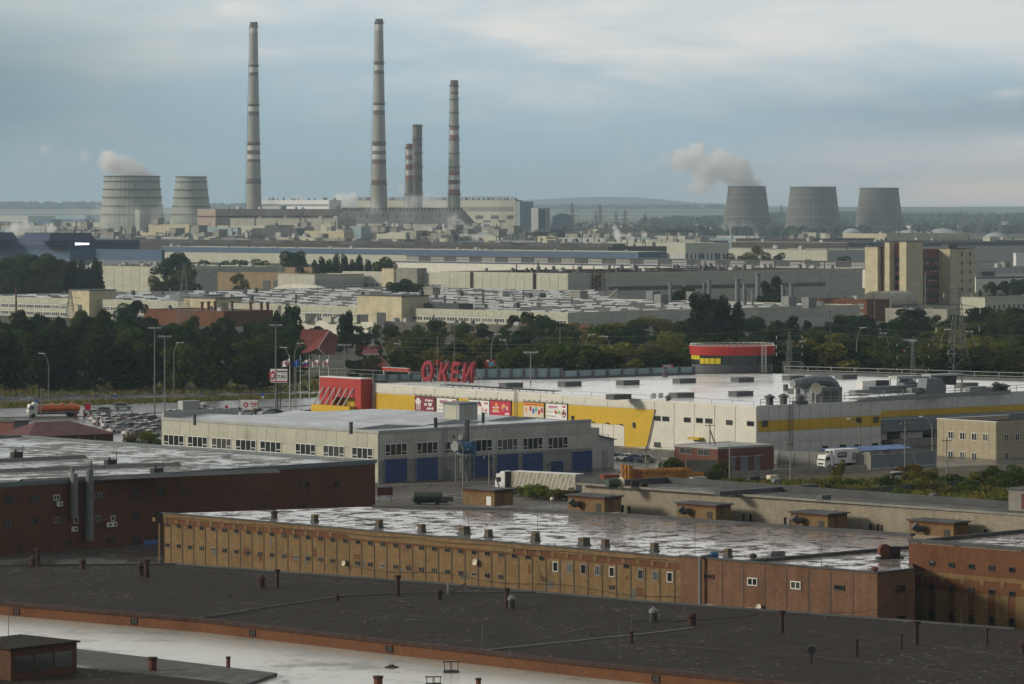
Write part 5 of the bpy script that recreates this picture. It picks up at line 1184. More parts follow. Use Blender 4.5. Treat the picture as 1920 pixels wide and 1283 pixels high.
streetboard(1252, 684, 690, 24, 925, 'light_grey', 'low grey box sign with red ends on the screen fence', [('r', -.5, -.42, -.5, .5, 'ink_red'), ('r', .3, .5, -.5, .6, 'ink_red')], rz=.6, legs=False, cat='sign')
# ---- yards, roads
def sheet(name, pix, mat, z, kind='structure'):
 m = MB(); m.face([RP(u, v, 0)+Vector((0, 0, z)) for u, v in pix][::-1])
 o = m.build(name, mat);
 if o.data.polygons[0].normal.z < 0: o.data.flip_normals()
 return tag(o, kind=kind)
sheet('yard', [(-400, 1500), (2400, 1500), (2400, 790), (1400, 775), (700, 770), (-200, 790)], 'asphalt', .004)
sheet('verge', [(-400, 790), (-400, 733), (640, 726), (700, 765), (200, 778)], 'yard_dirt', .008)
sheet('road', [(-300, 764), (60, 762), (300, 753.5), (640, 741), (760, 737), (760, 752), (640, 757), (300, 773), (160, 780), (-300, 786)], 'road_asphalt', .012)
sheet('road', [(-300, 744), (640, 733), (760, 731), (760, 734.5), (640, 737), (300, 745), (-300, 757)], 'road_asphalt', .012)
sheet('parking_lot', [(150, 860), (160, 790), (300, 775), (620, 760), (700, 765), (700, 800), (310, 870)], 'road_asphalt', .016)
sheet('goods_yard', [(690, 1000), (690, 905), (1120, 890), (1160, 860), (1270, 850), (1290, 905), (1100, 1000)], 'yard', .016)
sheet('lane', [(1150, 880), (1150, 858), (1270, 850), (1460, 868), (1960, 856), (1960, 868), (1480, 886), (1270, 880)], 'road_asphalt', .02)
sheet('grass_strip', [(1120, 960), (1340, 893), (1500, 889), (1960, 868), (2400, 868), (2400, 1100), (1500, 1000)], 'yard_dirt', .012)
def brickhall(name, label, c, h, uL, uR, wall, roof, cat='warehouse', vpl=-6300, par=.35, parm=None, **k):
 b = B(name, label, cat, c, h, uL, uR, vpl=vpl, **k); b.shell(wall, roof, par, parm=parm or 'soot'); return b
def roofitem(b, name, u, v, f, mat, label=None, cat=None, group=None, z=None):
 x, y = b.top(u, v, z); m = MB(); f(m, x, y, b.h if z is None else z); return m.build(name, mat, b.root)
# ---- long grey service building with blue doors
b = B('service_building', 'long cream and grey garage building with a row of blue roller doors', 'garage building', (710, 809), 9.4, 303, 1108, vpl=-6000); GB = b
D, W = b.D, b.W; g_ = b.h
w = MB(); w.prism(b.foot, 0, g_-.4, top=False); w.build('wall', 'mid_grey', b.root)
m = MB(); R1, R2 = W*.46, W*.80
pr = [(0, g_-.35), (W*.02, g_-.1), (R1*.55, g_+.35), (R1, g_-.2), (R1+.3, g_-.25), (W*.62, g_+.3), (R2, g_), (W, g_-.3)]
prw = [(0, 0, g_-.3), (0, D, g_-.3)]
m.prism(b.foot, g_-.4, g_-.3); m.build('roof', 'roof_grey_metal', b.root)
for k, (x0, x1, xr, y0, y1, hr) in enumerate(((.4, W*.40, W*.2, 10, D-.3, .45), (W*.41, W*.70, W*.55, 12, D*.93, .5), (W*.72, W-1, W*.86, D*.22, D*.8, .45))):
 m = MB(); m.face([(x0, y0, g_-.28), (xr, y0, g_+hr), (xr, y1, g_+hr), (x0, y1, g_-.28)][::-1]); m.face([(xr, y0, g_+hr), (x1, y0, g_-.28), (x1, y1, g_-.28), (xr, y1, g_+hr)][::-1])
 m.face([(x0, y0, g_-.28), (x1, y0, g_-.28), (xr, y0, g_+hr)]); m.face([(x0, y1, g_-.28), (xr, y1, g_+hr), (x1, y1, g_-.28)]); m.build('roof_pitch', 'roof_grey_metal', b.root)
m = MB(); m.box(-.15, .15, -.15, D, g_-.4, g_+.12); m.box(.15, W, -.15, .15, g_-.4, g_+.12); m.build('coping', 'light_grey', b.root)
m = MB(); m.box(.3, W*.35, D-.3, D+.05, g_-.4, g_+1.2); m.build('end_parapet', 'light_grey', b.root)
b.panels('L', .1, D-.1, .2, g_-.45, 22, 3, 'cream_panel', gap=.06, th=.08)
ups = [(308, 346, 807, 828), (353, 390, 809, 831), (398, 435, 812, 835), (443, 481, 815, 838), (489, 528, 819, 842), (555, 593, 823.5, 846.5), (607, 647, 826.5, 850), (661, 700, 830, 854)]
for u0, u1, v0, v1 in ups:
 t0, z0 = b.on('L', u0, v0); t1, z1 = b.on('L', u1, v1+1); b.winm('L', (t0+t1)/2, (g_-4.15), abs(t0-t1), 2.15, 4, 'frame_white', 'pane', .13, True, off=-.08)
bays = 14; b.panels('R', .1, W-.1, g_-2.6, g_-.45, bays, 1, 'grey_shade_panel', gap=.07, th=.08)  # door side in greyer panels, its shade put into the colour
b.panels('R', .1, W-.1, g_-5.4, g_-2.6, bays*1, 1, 'grey_shade_panel', gap=.05, th=.06)
def Rrect(u0, v0, u1, v1): (t0, z0), (t1, z1) = b.on('R', u0, v0), b.on('R', u1, v1); return (t0+t1)/2, (z0+z1)/2, abs(t1-t0), abs(z0-z1)
for u0, v0, u1, v1, nc in ((721, 833, 762, 853, 4), (780, 830, 820, 850, 4), (833, 828, 853, 849, 2), (881, 825, 922, 846, 4), (931, 823.5, 970, 843.5, 4), (979, 821.5, 1017, 842, 4), (1026, 820, 1064, 840.5, 4)):
 t, z, w_, h_ = Rrect(u0, v0, u1, v1); b.winm('R', t, z, w_, h_, nc, 'frame_white', 'pane', .13, True, off=-.08)
def rolldoor(u0, v0, u1, mat='blue_door', top_only=None):
 t, zt_, w_, _ = Rrect(u0, v0, u1, v0); zt_ = b.on('R', (u0+u1)/2, v0)[1]; n = 12; hh = zt_/n
 m = MB();
 for i in range(n): m.box(-w_/2, w_/2, i*hh, (i+1)*hh-.03, 0, .06+.04*(i % 2))
 m.build('roller_door', mat, b.root, mat4=b.fm('R', t, .02, .02))
 m = MB(); m.box(-w_/2-.12, -w_/2, 0, zt_+.12, 0, .16); m.box(w_/2, w_/2+.12, 0, zt_+.12, 0, .16); m.box(-w_/2, w_/2, zt_, zt_+.14, 0, .16); m.build('door_frame', 'frame_grey', b.root, mat4=b.fm('R', t, .02, .02))
for u0, v0, u1 in ((721, 861, 762), (780, 858.5, 820), (882, 855, 922), (931, 852, 971), (979, 850, 1017), (1032, 865, 1055), (1072, 846, 1109)): rolldoor(u0, v0, u1)
rolldoor(833, 882, 845, 'slate')
for u, v in ((850, 819), (954, 871), (1005, 868), (1026, 873)): t, z = b.on('R', u, v); MB().box(t-.2, t+.2, -.22, -.05, z-.25, z+.25).build('wall_box', 'dark_metal', b.root)
t1_ = b.W; s1 = b.on('R', 1123, 800)[0]; s2 = b.on('R', 1152, 820)[0]
m = MB(); m.box(t1_, s1+.1, 0, D*.3, 0, g_-1.6); m.build('side_block', 'grey_shade_panel', b.root)
m = MB(); m.prism([(s1+.1, .1), (s2, .1), (s2, 18), (s1+.1, 18)], 0, g_-3.9, top=False); m.face([(s1+.1, 18, g_-3.9), (s1+.1, .1, g_-3.9), (s1+.1, .1, g_-3.2)]); m.face([(s1+.1, .1, g_-3.9), (s2, .1, g_-3.9), (s1+.1, .1, g_-3.1)]); m.build('lean_to', 'light_grey', b.root)
m = MB(); m.face([(s1, -.3, g_-3.0), (s2+.4, -.3, g_-3.95), (s2+.4, 18.3, g_-3.95), (s1, 18.3, g_-3.0)]); m.face([(s1, -.3, g_-3.2), (s2+.4, -.3, g_-4.15), (s2+.4, -.3, g_-3.95), (s1, -.3, g_-3.0)]); m.build('lean_to_roof', 'slate', b.root)
m = MB(); m.box(s1+1.0, s1+2.4, 0, .08, 0, 3.4); m.build('side_door', 'frame_grey', b.root)
x, y = b.top(862, 788); m = MB(); m.box(x-2.3, x+2.5, y-2.3, y+2.3, g_, g_+3.2); m.build('roof_box', 'light_grey', b.root); m = MB(); m.box(x-2.7, x+2.9, y-2.7, y+2.7, g_+3.2, g_+3.45); m.build('roof_box_lid', 'slate', b.root)
m = MB(); m.box(x-.7, x+1.0, y-2.4, y-2.31, g_+1, g_+2.5); m.build('louvre', 'olive_wall', b.root); m = MB(); m.box(x-2.36, x-2.31, y-1.6, y+1.6, g_+.3, g_+2.9); m.build('side_panel', 'cream_panel', b.root)
for u, v, w_, h_ in ((365, 794.5, .3, 1.6), (658, 811, .35, 1.7), (906, 789, .3, 1.4)): x, y = b.top(u, v); m = MB(); m.tube((x, y, g_-.3), (x, y, g_+h_), w_, w_, 8); m.tube((x, y, g_+h_), (x, y, g_+h_+.15), w_*1.25, w_*1.25, 8); m.build('flue', 'dark_metal', b.root)
t, z = b.on('R', 833, 800); m = MB()
for s_ in (-.4, .4): m.tube((t+s_, -.4, .5), (t+s_, -.4, g_+1.6), .05, .05, 4)
for k in range(18): m.tube((t-.4, -.4, .6+k*.55), (t+.4, -.4, .6+k*.55), .035, .035, 3)
for k in range(5): m.tube((t-.4-k*.35, .3, g_-.2), (t-.4-k*.35, .3, g_+1.5), .04, .04, 3)
m.tube((t-2, .3, g_+1.5), (t, .3, g_+1.5), .04, .04, 3); m.build('caged_ladder', 'frame_grey', b.root)
t, z = b.on('R', 820, 800); MB().tube((t, .5, g_-.3), (t, .5, g_+1.9), .32, .32, 8).build('flue', 'black_metal', b.root)
p = RP(872, 907, 0); cy_ = empty('dust_extractor', p, b.root.rotation_euler[2], 'blue dust extraction fan on a tall steel frame before the garage doors', 'extractor'); s_ = p.y/F
Zc = lambda v: H-(v-VH)*p.y/F
m = MB()
for x in (-1.3, 1.3):
 for y in (-1, 1): m.tube((x, y, 0), (x, y, Zc(850)), .10, .10, 4)
for z in (1.8, 3.6):
 for y in (-1, 1): m.tube((-1.3, y, z), (1.3, y, z), .07, .07, 4); m.tube((-1.3, y, z-1.8), (1.3, y, z), .05, .05, 4)
m.build('frame', 'pole_grey', cy_)
zc = Zc(838)
m = MB(); m.tube((-1.5, 0, zc), (.9, 0, zc-.2), 1.15, 1.25, 14); m.build('fan_casing', 'blue_paint', cy_)
m = MB(); m.tube((-2.6, 0, zc+.2), (-1.5, 0, zc+.1), .95, 1.0, 12); m.tube((-.6, .2, zc+1), (-.2, .2, zc+1.9), .8, .8, 10); m.build('fan_housing', 'galv', cy_)
m = MB(); m.box(.9, 1.7, -1.2, 1.2, zc-1.5, zc+.9); m.build('outlet_box', 'blue_paint', cy_)
m = MB(); m.tube((.1, 0, Zc(828)), (.1, 0, Zc(787)), .22, .22, 8); m.build('flue', 'dark_metal', cy_); m = MB(); m.tube((.75, 0, Zc(828)), (.75, 0, Zc(787)), .22, .22, 8); m.build('flue', 'dark_metal', cy_)
for x in (-.9, -.2, .6): m = MB(); m.lathe([(.32, 2.4), (.32, 4.4), (.15, 4.9)], 8, (x, 0)); m.lathe([(.05, 1.2), (.32, 2.4)], 8, (x, 0), close=False); m.build('cyclone', 'galv', cy_)
m = MB(); m.box(-1.5, 1.4, -1.1, 1.1, Zc(852), Zc(850)); m.build('deck', 'pole_grey', cy_)
# ---- left red brick workshop
RB = brickhall('red_brick_workshop', 'long dark red brick workshop with arched window outlines and a wet roof', (-125, 918.5), 10, -135, 703.5, 'brick_red', 'roof_wet2', vpl=-6000, par=.0)
b = RB
b.root.name = 'red_brick_workshop'
for ch in list(b.root.children): bpy.data.objects.remove(ch)
dep = 92; b.foot = [(0, 0), (b.W, 0), (b.W, dep), (0, dep)]; b.D = dep
b.shell('brick_red', 'roof_wet2', .35, parm='slate')
m = MB(); m.box(-.3, b.W+.25, -.18, .12, b.h-.1, b.h+.45); m.build('coping', 'slate', b.root)
def archwin(u, v0, v1, w_px, win=True, arch=True):
 t0 = b.on('R', u-w_px/2, v0)[0]; t1 = b.on('R', u+w_px/2, v0)[0]; za, zb_ = b.on('R', u, v0)[1], b.on('R', u, v1)[1]; w_ = t1-t0; r = w_/2; tc = (t0+t1)/2
 m = MB(); n = 8
 for i in range(n):
  a0, a1 = pi*i/n, pi*(i+1)/n
  m.tube((tc+r*cos(a0), -.03, za-r+r*sin(a0)), (tc+r*cos(a1), -.03, za-r+r*sin(a1)), .09, .09, 4)
 for s_ in (-r, r): m.tube((tc+s_, -.03, zb_), (tc+s_, -.03, za-r), .09, .09, 4)
 m.build('arch_moulding', 'brick_brown', b.root)
for u in (15, 64, 107, 183, 254, 300, 341, 570, 631): archwin(u, 918-(u*.045) if u < 340 else 918-u*.047+1, 940-u*.03, 20 if u < 340 else 17)
for u0, v0, u1, v1, fm_ in ((9, 933, 26, 944, 'frame_dark'), (57, 929, 73, 941, 'frame_dark'), (100, 928, 111, 938, 'frame_white'), (141, 925, 149, 936, 'frame_dark'), (177, 924, 190, 934, 'frame_grey'), (207, 923, 214, 933, 'frame_dark'), (246, 921, 262, 932, 'frame_dark'), (293, 920, 308, 930, 'frame_dark'), (337, 917, 345, 927, 'frame_dark'), (565, 905, 572, 913, 'frame_dark'), (574, 904, 579, 912, 'frame_dark'), (627, 903, 635, 911, 'frame_dark'),
 (8, 975, 23, 986, 'frame_dark'), (58, 972, 71, 984, 'frame_dark'), (100, 970, 112, 981, 'frame_grey'), (138, 968, 146, 981, 'frame_white'), (178, 967, 189, 978, 'frame_grey'), (207, 967, 215, 977, 'frame_white'), (247, 963, 262, 973, 'frame_dark'), (292, 960, 308, 971, 'frame_dark'), (338, 958, 345, 967, 'frame_dark'), (563, 946, 568, 955, 'frame_dark'), (572, 945, 577, 954, 'frame_dark'), (628, 942, 634, 950, 'frame_dark'),
 (32, 1018, 37, 1028, 'frame_dark'), (42, 1017, 48, 1027, 'rust'), (80, 1015, 85, 1025, 'rust'), (90, 1014, 95, 1024, 'rust'), (118, 1012, 123, 1022, 'frame_dark'), (127, 1011, 132, 1021, 'frame_dark'), (198, 1009, 204, 1019, 'frame_dark'), (209, 1008, 215, 1018, 'frame_dark'), (247, 1005, 262, 1016, 'frame_dark'), (293, 1003, 300, 1013, 'frame_dark')):
 b.win('R', u0, v0, u1, v1, 2 if u1-u0 > 9 else 1, fm_, 'pane', .1)
def acunit(u, v): t, z = b.on('R', u, v); m = MB(); m.box(t-.45, t+.45, -.5, -.12, z-.33, z+.33); m.build('air_conditioner', 'white_paint', b.root); m = MB(); m.tube((t+.1, -.505, z), (t+.1, -.51, z), .25, .25, 10); m.build('fan_grille', 'dark_metal', b.root)
for u, v in ((109, 945), (202, 984), (211, 983), (137, 992)): acunit(u, v)
for u, vt, vb, w_ in ((138, 889, 971, .55), (167, 881, 1014, .6)):
 t, z = b.on('R', u, vb, -.8); zt_ = b.on('R', u, vt, -.8)[1]; m = MB(); m.tube((t, -.9, z), (t, -.9, zt_), w_, w_, 10); m.tube((t, -.9, zt_), (t, -.9, zt_+.12), w_*.8, w_*.8, 10)
 for k in range(5): zz_ = z+(zt_-z)*k/5; m.tube((t, -.9, zz_), (t, -.9, zz_+.15), w_*1.07, w_*1.07, 10)
 m.build('exhaust_duct', 'galv', b.root)
t, z = b.on('R', 172, 1000, -.8); zt_ = b.on('R', 172, 864, -.8)[1]; MB().tube((t, -.7, z), (t, -.7, zt_), .12, .12, 6).build('red_pipe', 'maroon', b.root)
t, z = b.on('R', 284, 1018, -.6); e = empty('blue_tarp', b.wp(t, -.6, z), b.root.rotation_euler[2], 'crumpled blue tarpaulin hanging on the red brick wall', 'tarpaulin')
m = MB();
for i in range(6):
 x0 = -1.5+i*.5; zz0 = .1*sin(i*2.1); m.face([(x0, -.1*(i % 2), .35+zz0), (x0, -.2, -.4+zz0), (x0+.5, -.1*((i+1) % 2), -.3+.1*sin((i+1)*2.1)), (x0+.5, 0, .45+.1*sin((i+1)*2.1))])
m.build('sheet', 'blue_tarp', e)
def ridge(u0, v0, u1, v1, hgt=.5, w_=1.3):
 a, c = b.top(u0, v0), b.top(u1, v1); a, c = Vector(a), Vector(c); d = (c-a).normalized(); n_ = Vector((-d.y, d.x))
 m = MB(); z = b.h
 A = [a-n_*w_, a, a+n_*w_]; C = [c-n_*w_, c, c+n_*w_]
 m.face([(A[0].x, A[0].y, z), (C[0].x, C[0].y, z), (C[1].x, C[1].y, z+hgt), (A[1].x, A[1].y, z+hgt)]); m.face([(A[1].x, A[1].y, z+hgt), (C[1].x, C[1].y, z+hgt), (C[2].x, C[2].y, z), (A[2].x, A[2].y, z)]); m.face([(C[0].x, C[0].y, z), (C[2].x, C[2].y, z), (C[1].x, C[1].y, z+hgt)])
 m.build('roof_ridge', 'soot', b.root)
ridge(-60, 869, 158, 859); ridge(-60, 888, 335, 872.5); ridge(40, 905, 520, 885)
for u, v in ((32, 858), (208, 873), (295, 889)):
 def f(m, x, y, z): m.box(x-1, x+.8, y-.5, y+.5, z, z+.9); m.tube((x+1.1, y, z), (x+1.1, y, z+1.9), .06, .06, 4); m.tube((x-.3, y, z), (x-.3, y, z+1.3), .2, .2, 6)
 roofitem(b, 'roof_fan', u, v, f, 'black_metal')
for u, v, h_ in ((136, 897, 2.2),): roofitem(b, 'flue', u, v, lambda m, x, y, z: m.tube((x, y, z), (x, y, z+1.6), .3, .3, 8), 'galv')
pars = None
# ---- long ochre brick warehouse
YB = brickhall('ochre_brick_warehouse', 'long ochre brick warehouse with a wet streaky roof and brick vents', (1646, 1079), 9.0, 307, 1712, 'brick_ochre', 'roof_wet', vpl=-6350, par=.0)
b = YB
for ch in list(b.root.children): bpy.data.objects.remove(ch)
yS = b.on('L', 1280, 1050)[0]          # where the darker brick section ends
x2, y2 = b.top(1706, 1071)
back = b.top(1165, 963)
ft = [(0, 0), (b.W, 0)]
pB = [b.top(1712, 1010), b.top(1165, 968), b.top(990, 957), b.top(690, 947), b.top(560, 953), b.top(420, 966)]
bx0, by0 = b.top(1712, 1006); Wd = max(bx0, 30)
ln = [b.top(u, v) for u, v in ((1712, 1004), (1165, 966), (960, 956))]
b.foot = [(0, 0), (b.W, 0), (b.W+(ln[0][0]-b.W), ln[0][1])]+[ln[1], ln[2]]+[b.top(700, 948), b.top(700, 948+.1)]
b.foot = [(0, 0), (b.W, 0), (ln[0][0], max(ln[0][1], 1)), ln[1], ln[2], b.top(700, 950), (b.top(380, 970)[0], b.D), (0, b.D)]
W = b.W
def walls():
 m = MB(); n = len(b.foot)
 m.prism(b.foot, 0, b.h-.2, top=False); m.build('wall', 'brick_ochre', b.root)
 m = MB(); m.prism(b.foot, b.h-.2, b.h); m.build('roof', 'roof_wet', b.root)
walls()
b.bandm('L', -.02, yS, 0, b.h+.25, 'brick_brown', 'brick_facing', .35); m = MB(); m.box(-.35, b.W+.1, -.2, -.003, 0, b.h+.25); m.build('brick_facing', 'brick_brown', b.root)
m = MB(); m.box(-.5, .1, 0, yS+.2, b.h+.25, b.h+.42); m.box(-.4, b.W, -.3, .1, b.h+.25, b.h+.42); m.box(-.25, .15, yS+.2, b.D+.2, b.h+.03, b.h+.2); m.build('coping', 'soot', b.root)
b.bandm('L', yS+.05, b.D, b.h-1.35, b.h-.62, 'brick_orange', 'brick_band', .05)
b.bandm('L', yS+.05, b.D, b.h-.60, b.h+.02, 'brick_ochre', 'cornice', .16)
zm = b.on('L', 700, 1020)
t_a, t_b = b.on('L', 960, 1030)[0], b.on('L', 655, 1010)[0]
b.bandm('L', t_a, t_b, b.h-1.05, b.h-.60, 'brick_ochre', 'cornice', .13)
bw = 2.32; n = int((b.D-yS)/bw)
pm_ = MB(); pm_.box(-.09, .09, 0, b.h-1.36, -.01, .05); pme = pm_.mesh('pilaster', 'brick_ochre')
jm = MB(); jm.box(-.05, .05, 0, b.h-1.36, -.01, .03); jme = jm.mesh('joint', 'frame_dark')
cm = MB(); cm.box(-.28, .28, -.55, 0, 0, .12); cme = cm.mesh('corbel', 'brick_ochre')
for i in range(n+1):
 y = yS+1.2+i*bw; link('pilaster', pme, b.root, mat4=M4(FL, (0, y+.17, 0))); link('joint', jme, b.root, mat4=M4(FL, (0, y, 0)))
 if not (t_a < y < t_b): link('corbel', cme, b.root, mat4=M4(FL, (0, y+bw*.5, b.h-.6)))
 if i < n:
  yc = y+.75; p_ = b.wp(0, y); u = UC+F*p_.x/p_.y
  if u > 1040 and rnd.random() < .8: b.winm('L', yc, b.h-2.3, .9, 1.25, 3 if i % 2 else 1, 'frame_grey' if i % 4 else 'frame_white', 'pane', .08);
  else: b.winm('L', yc, b.h-1.45, .78, .5, 2, 'frame_dark', 'pane', .07)
  if i % 9 == 4 or u < 960: b.winm('L', yc, b.h-4.15, .8, .5, 2, 'frame_grey' if i % 7 == 0 else 'frame_dark', 'pane', .07)
  elif i % 3 == 0: b.winm('L', yc, b.h-5.6, .8, .5, 1, 'frame_dark', 'pane', .07)
jm = MB(); jm.box(-.06, .06, 0, b.h, -.01, .03); jme = jm.mesh('joint', 'frame_dark')
for i in range(1, 9): link('joint', jme, b.root, mat4=M4(FL, (-.35, yS*i/9, 0)))
for u0, v0, u1, v1, f_, c_ in ((1321, 1076, 1339, 1086, 'brick_dark', 1), (1402, 1083, 1421, 1099, 'frame_white', 2), (1483, 1089, 1502, 1106, 'frame_white', 2), (1564, 1096, 1584, 1108, 'frame_dark', 1), (1319, 1132, 1339, 1141, 'frame_white', 2), (1401, 1139, 1421, 1149, 'frame_white', 2), (1481, 1145, 1501, 1156, 'frame_dark', 1), (1563, 1152, 1583, 1163, 'frame_dark', 1)):
 b.win('L', u0, v0, u1, v1, c_, f_, 'pane', .1, off=-.37)
for v0, v1 in ((1098, 1109), (1155, 1165)): b.win('R', 1680, v0, 1697, v1, 1, 'frame_dark', 'pane', .1, off=-.22)
def dish(u, v, off, lab, r=.42):
 t, z = b.on('L', u, v, off); e = empty('satellite_dish', b.wp(off-.35, t, z), b.root.rotation_euler[2], lab, 'dish', 'satellite dishes on the ochre brick wall')
 m = MB(); m.M = Matrix.Rotation(radians(-78), 4, 'Y'); m.lathe([(.02, 0), (r*.6, .06), (r, .18)], 14, close=False); m.lathe([(r, .17), (r*.6, .04), (.02, -.02)], 14, close=False); m.build('reflector', 'ink_cream', e)
 MB().tube((0, 0, 0), (.35, 0, -.2), .035, .035, 4).build('bracket', 'dark_metal', e)
dish(895, 1054, 0, 'white satellite dish high on the ochre wall near its middle'); dish(649, 1056, 0, 'white satellite dish on the left part of the ochre wall', .36); dish(1427, 1139, -.35, 'white satellite dish low on the brown brick section', .42)
t, z = b.on('L', 1314, 1050, -.8); zb_ = b.on('L', 1314, 1137, -.8)[1]; m = MB(); m.tube((-.9, t, zb_), (-.9, t, b.h+.45), .2, .2, 8); m.tube((-.9, t, b.h+.45), (.4, t-.5, b.h+.6), .2, .2, 8); m.build('exhaust_duct', 'galv', b.root); m = MB(); m.tube((.4, t-.5, b.h+.6), (1.1, t-.9, b.h+.6), .42, .42, 10); m.box(.3, 1.2, t-1.2, t-.4, b.h, b.h+.3); m.build('fan', 'blue_paint', b.root)
def cable(pts, r, mat, parent, name='cable'): return MB().path(pts, r, 4).build(name, mat, parent)
ta, tb = b.on('L', 1007, 1058, -.1)[0], b.on('L', 1034, 1060, -.1)[0]; cable([(-.2, ta+(tb-ta)*k/10, 7.2-2.4*sin(pi*k/10)) for k in range(11)], .03, 'black_metal', b.root)
cable([(-.17, b.D*(k/40), b.h-4.6+.25*sin(k*.9)+(1.5 if k > 28 else 0)*0) for k in range(8, 30)], .03, 'brown_dark', b.root)
cable([(-.30, yS+(b.D-yS)*k/60, b.h-.42+.1*sin(k*.7)) for k in range(0, 61)], .03, 'brown_dark', b.root)
def ventblock(u, v, wpx, hpx, label=None):
 x, y = b.top(u, v); Yp = b.wp(x, y).y; w_ = wpx*Yp/F*.78; h_ = hpx*Yp/F
 e = empty('brick_vent', b.wp(x, y, b.h), b.root.rotation_euler[2], label, 'roof vent', 'brick vents on the wet warehouse roof')
 m = MB(); s_ = w_/2
 for (z0, z1, a0, a1) in ((0, h_*.18, s_*1.35, s_*1.08), (h_*.18, h_*.5, s_*1.08, s_*.98)):
  m.face([(-a0, -a0*.8, z0), (a0, -a0*.8, z0), (a1, -a1*.8, z1), (-a1, -a1*.8, z1)]); m.face([(a0, -a0*.8, z0), (a0, a0*.8, z0), (a1, a1*.8, z1), (a1, -a1*.8, z1)]); m.face([(a0, a0*.8, z0), (-a0, a0*.8, z0), (-a1, a1*.8, z1), (a1, a1*.8, z1)]); m.face([(-a0, a0*.8, z0), (-a0, -a0*.8, z0), (-a1, -a1*.8, z1), (-a1, a1*.8, z1)])
 m.build('foot', 'soot', e)
 a = s_*.98; m = MB(); m.box(-a, a, -a*.8, a*.8, h_*.5, h_*.93); m.build('head', 'brick_ochre', e); m = MB(); m.box(-a*1.05, a*1.05, -a*.85, a*.85, h_*.93, h_); m.build('cap', 'concrete_dark', e)
 hm2 = MB(); hm2.box(-.07, .07, -.02, .02, -.10, .10); hme = hm2.mesh('hole', 'black_metal'); nh = 4 if wpx > 18 else 2
 for i in range(nh): link('hole', hme, e, (-a+2*a*(i+.5)/nh, -a*.8-.01, h_*.72)); o = link('hole', hme, e, (-a-.01, -a*.8+1.6*a*(i+.5)/nh, h_*.72)); o.rotation_euler = (0, 0, pi/2)
 return e
for i, (u, v, w_, h_) in enumerate(((590, 979, 14, 14), (711, 990, 15, 15), (791, 998, 15, 15), (871, 1002, 22, 15), (916, 1007, 16, 14), (1004, 1015, 17, 16), (1095, 1023, 23, 15), (1135, 1026, 16, 15), (1227, 1034, 17, 16), (1365, 1045, 16, 16))):
 ventblock(u, v, w_, h_, 'brick roof vent %s on the wet warehouse roof' % ('second from the left end', 'third from the left end', 'fourth from the left end', 'wide, with four holes, left of the middle', 'just right of the wide left one', 'with a thin mast, at the middle', 'widest, right of the middle', 'just right of the widest one', 'with a short T-topped mast', 'nearest the brown brick section')[i])
def cowl(root_b, u, v, h_, label, mat='rusty_dark', wide=1.0, kind='cowl', z=None, grp=None):
 x, y = root_b.top(u, v, z); zz_ = root_b.h if z is None else z
 e = empty('roof_cowl' if kind == 'cowl' else 'roof_pipe', root_b.wp(x, y, zz_), rnd.uniform(0, 3), label, 'roof vent' if kind == 'cowl' else 'roof pipe', grp)
 if kind == 'cowl':
  m = MB(); m.lathe([(.52*wide, 0), (.46*wide, h_*.1), (.42*wide, h_*.55)], 10, close=False); m.build('base', mat, e)
  m = MB(); m.lathe([(.42*wide, h_*.55), (.60*wide, h_*.62), (.50*wide, h_*.85), (.16*wide, h_)], 10); m.build('hood', mat, e)
 elif kind == 'silver':
  m = MB(); m.lathe([(.45*wide, 0), (.42*wide, h_*.6)], 10, close=False); m.build('base', 'black_metal', e); m = MB(); m.lathe([(.5*wide, h_*.6), (.5*wide, h_*.75), (.1, h_)], 10); m.build('hood', 'galv', e)
 else:
  m = MB(); m.tube((0, 0, 0), (0, 0, h_), .22*wide, .20*wide, 9); m.build('pipe', mat, e)
  m = MB(); m.tube((0, 0, h_*.86), (0, 0, h_), .33*wide, .35*wide, 9); m.build('collar', mat, e)
 return e
cowl(b, 514, 972, 1.1, 'small domed cowl at the left end of the wet warehouse roof', 'brown_dark', .9)
cowl(b, 1412, 1052, .9, 'small pot-shaped cowl near the brown brick corner of the wet roof', 'brown_dark', .8)
for u, v, h_, lab in ((878, 990, 3.7, 'thin mast on the wide brick vent left of the middle'), (1008, 1003, 3.1, 'thin mast above the brick vent in the middle'), (1303, 1050, 4.2, 'thin mast at the front edge of the wet roof'), (1540, 1070, 2.6, 'short bent mast near the right end of the wet roof'), (1230, 1022, 1.8, 'stubby T-topped mast on the brick vent right of the middle')):
 x, y = b.top(u, v); e = empty('roof_mast', b.wp(x, y, b.h), 0, lab, 'mast', 'thin masts on the wet roof'); MB().tube((0, 0, 0), (0, 0, h_), .035, .03, 5).build('pole', 'dark_metal', e); MB().tube((-.12, 0, h_), (.12, 0, h_), .035, .035, 4).build('tip', 'dark_metal', e)
e = empty('roof_blower', b.wp(*b.top(1672, 1047), b.h), .3, 'rusty snail-shaped blower at the right end of the wet roof', 'blower'); m = MB(); m.tube((-.9, -.4, .95), (-.9, .4, .95), .75, .75, 14); m.build('casing', 'rust', e); m = MB(); m.box(-.3, .9, -.5, .5, .25, 1.4); m.build('outlet', 'black_metal', e); m = MB(); m.box(-1.8, 1.3, -.6, .6, 0, .2); m.build('base', 'black_metal', e)
e = empty('roof_blower', b.wp(*b.top(1457, 1048), b.h), .3, 'low dirty fan box on the wet roof left of the blower', 'blower'); m = MB(); m.box(-.9, .9, -.5, .5, 0, .9, .1, .1); m.build('casing', 'stack_dirty', e); m = MB(); m.tube((-.6, -.55, .5), (-.6, .5, .5), .45, .45, 10); m.build('fan', 'galv', e)
cowl(b, 1640, 1077, .9, 'small red cowl on the corner of the brown brick section', 'maroon', .8)
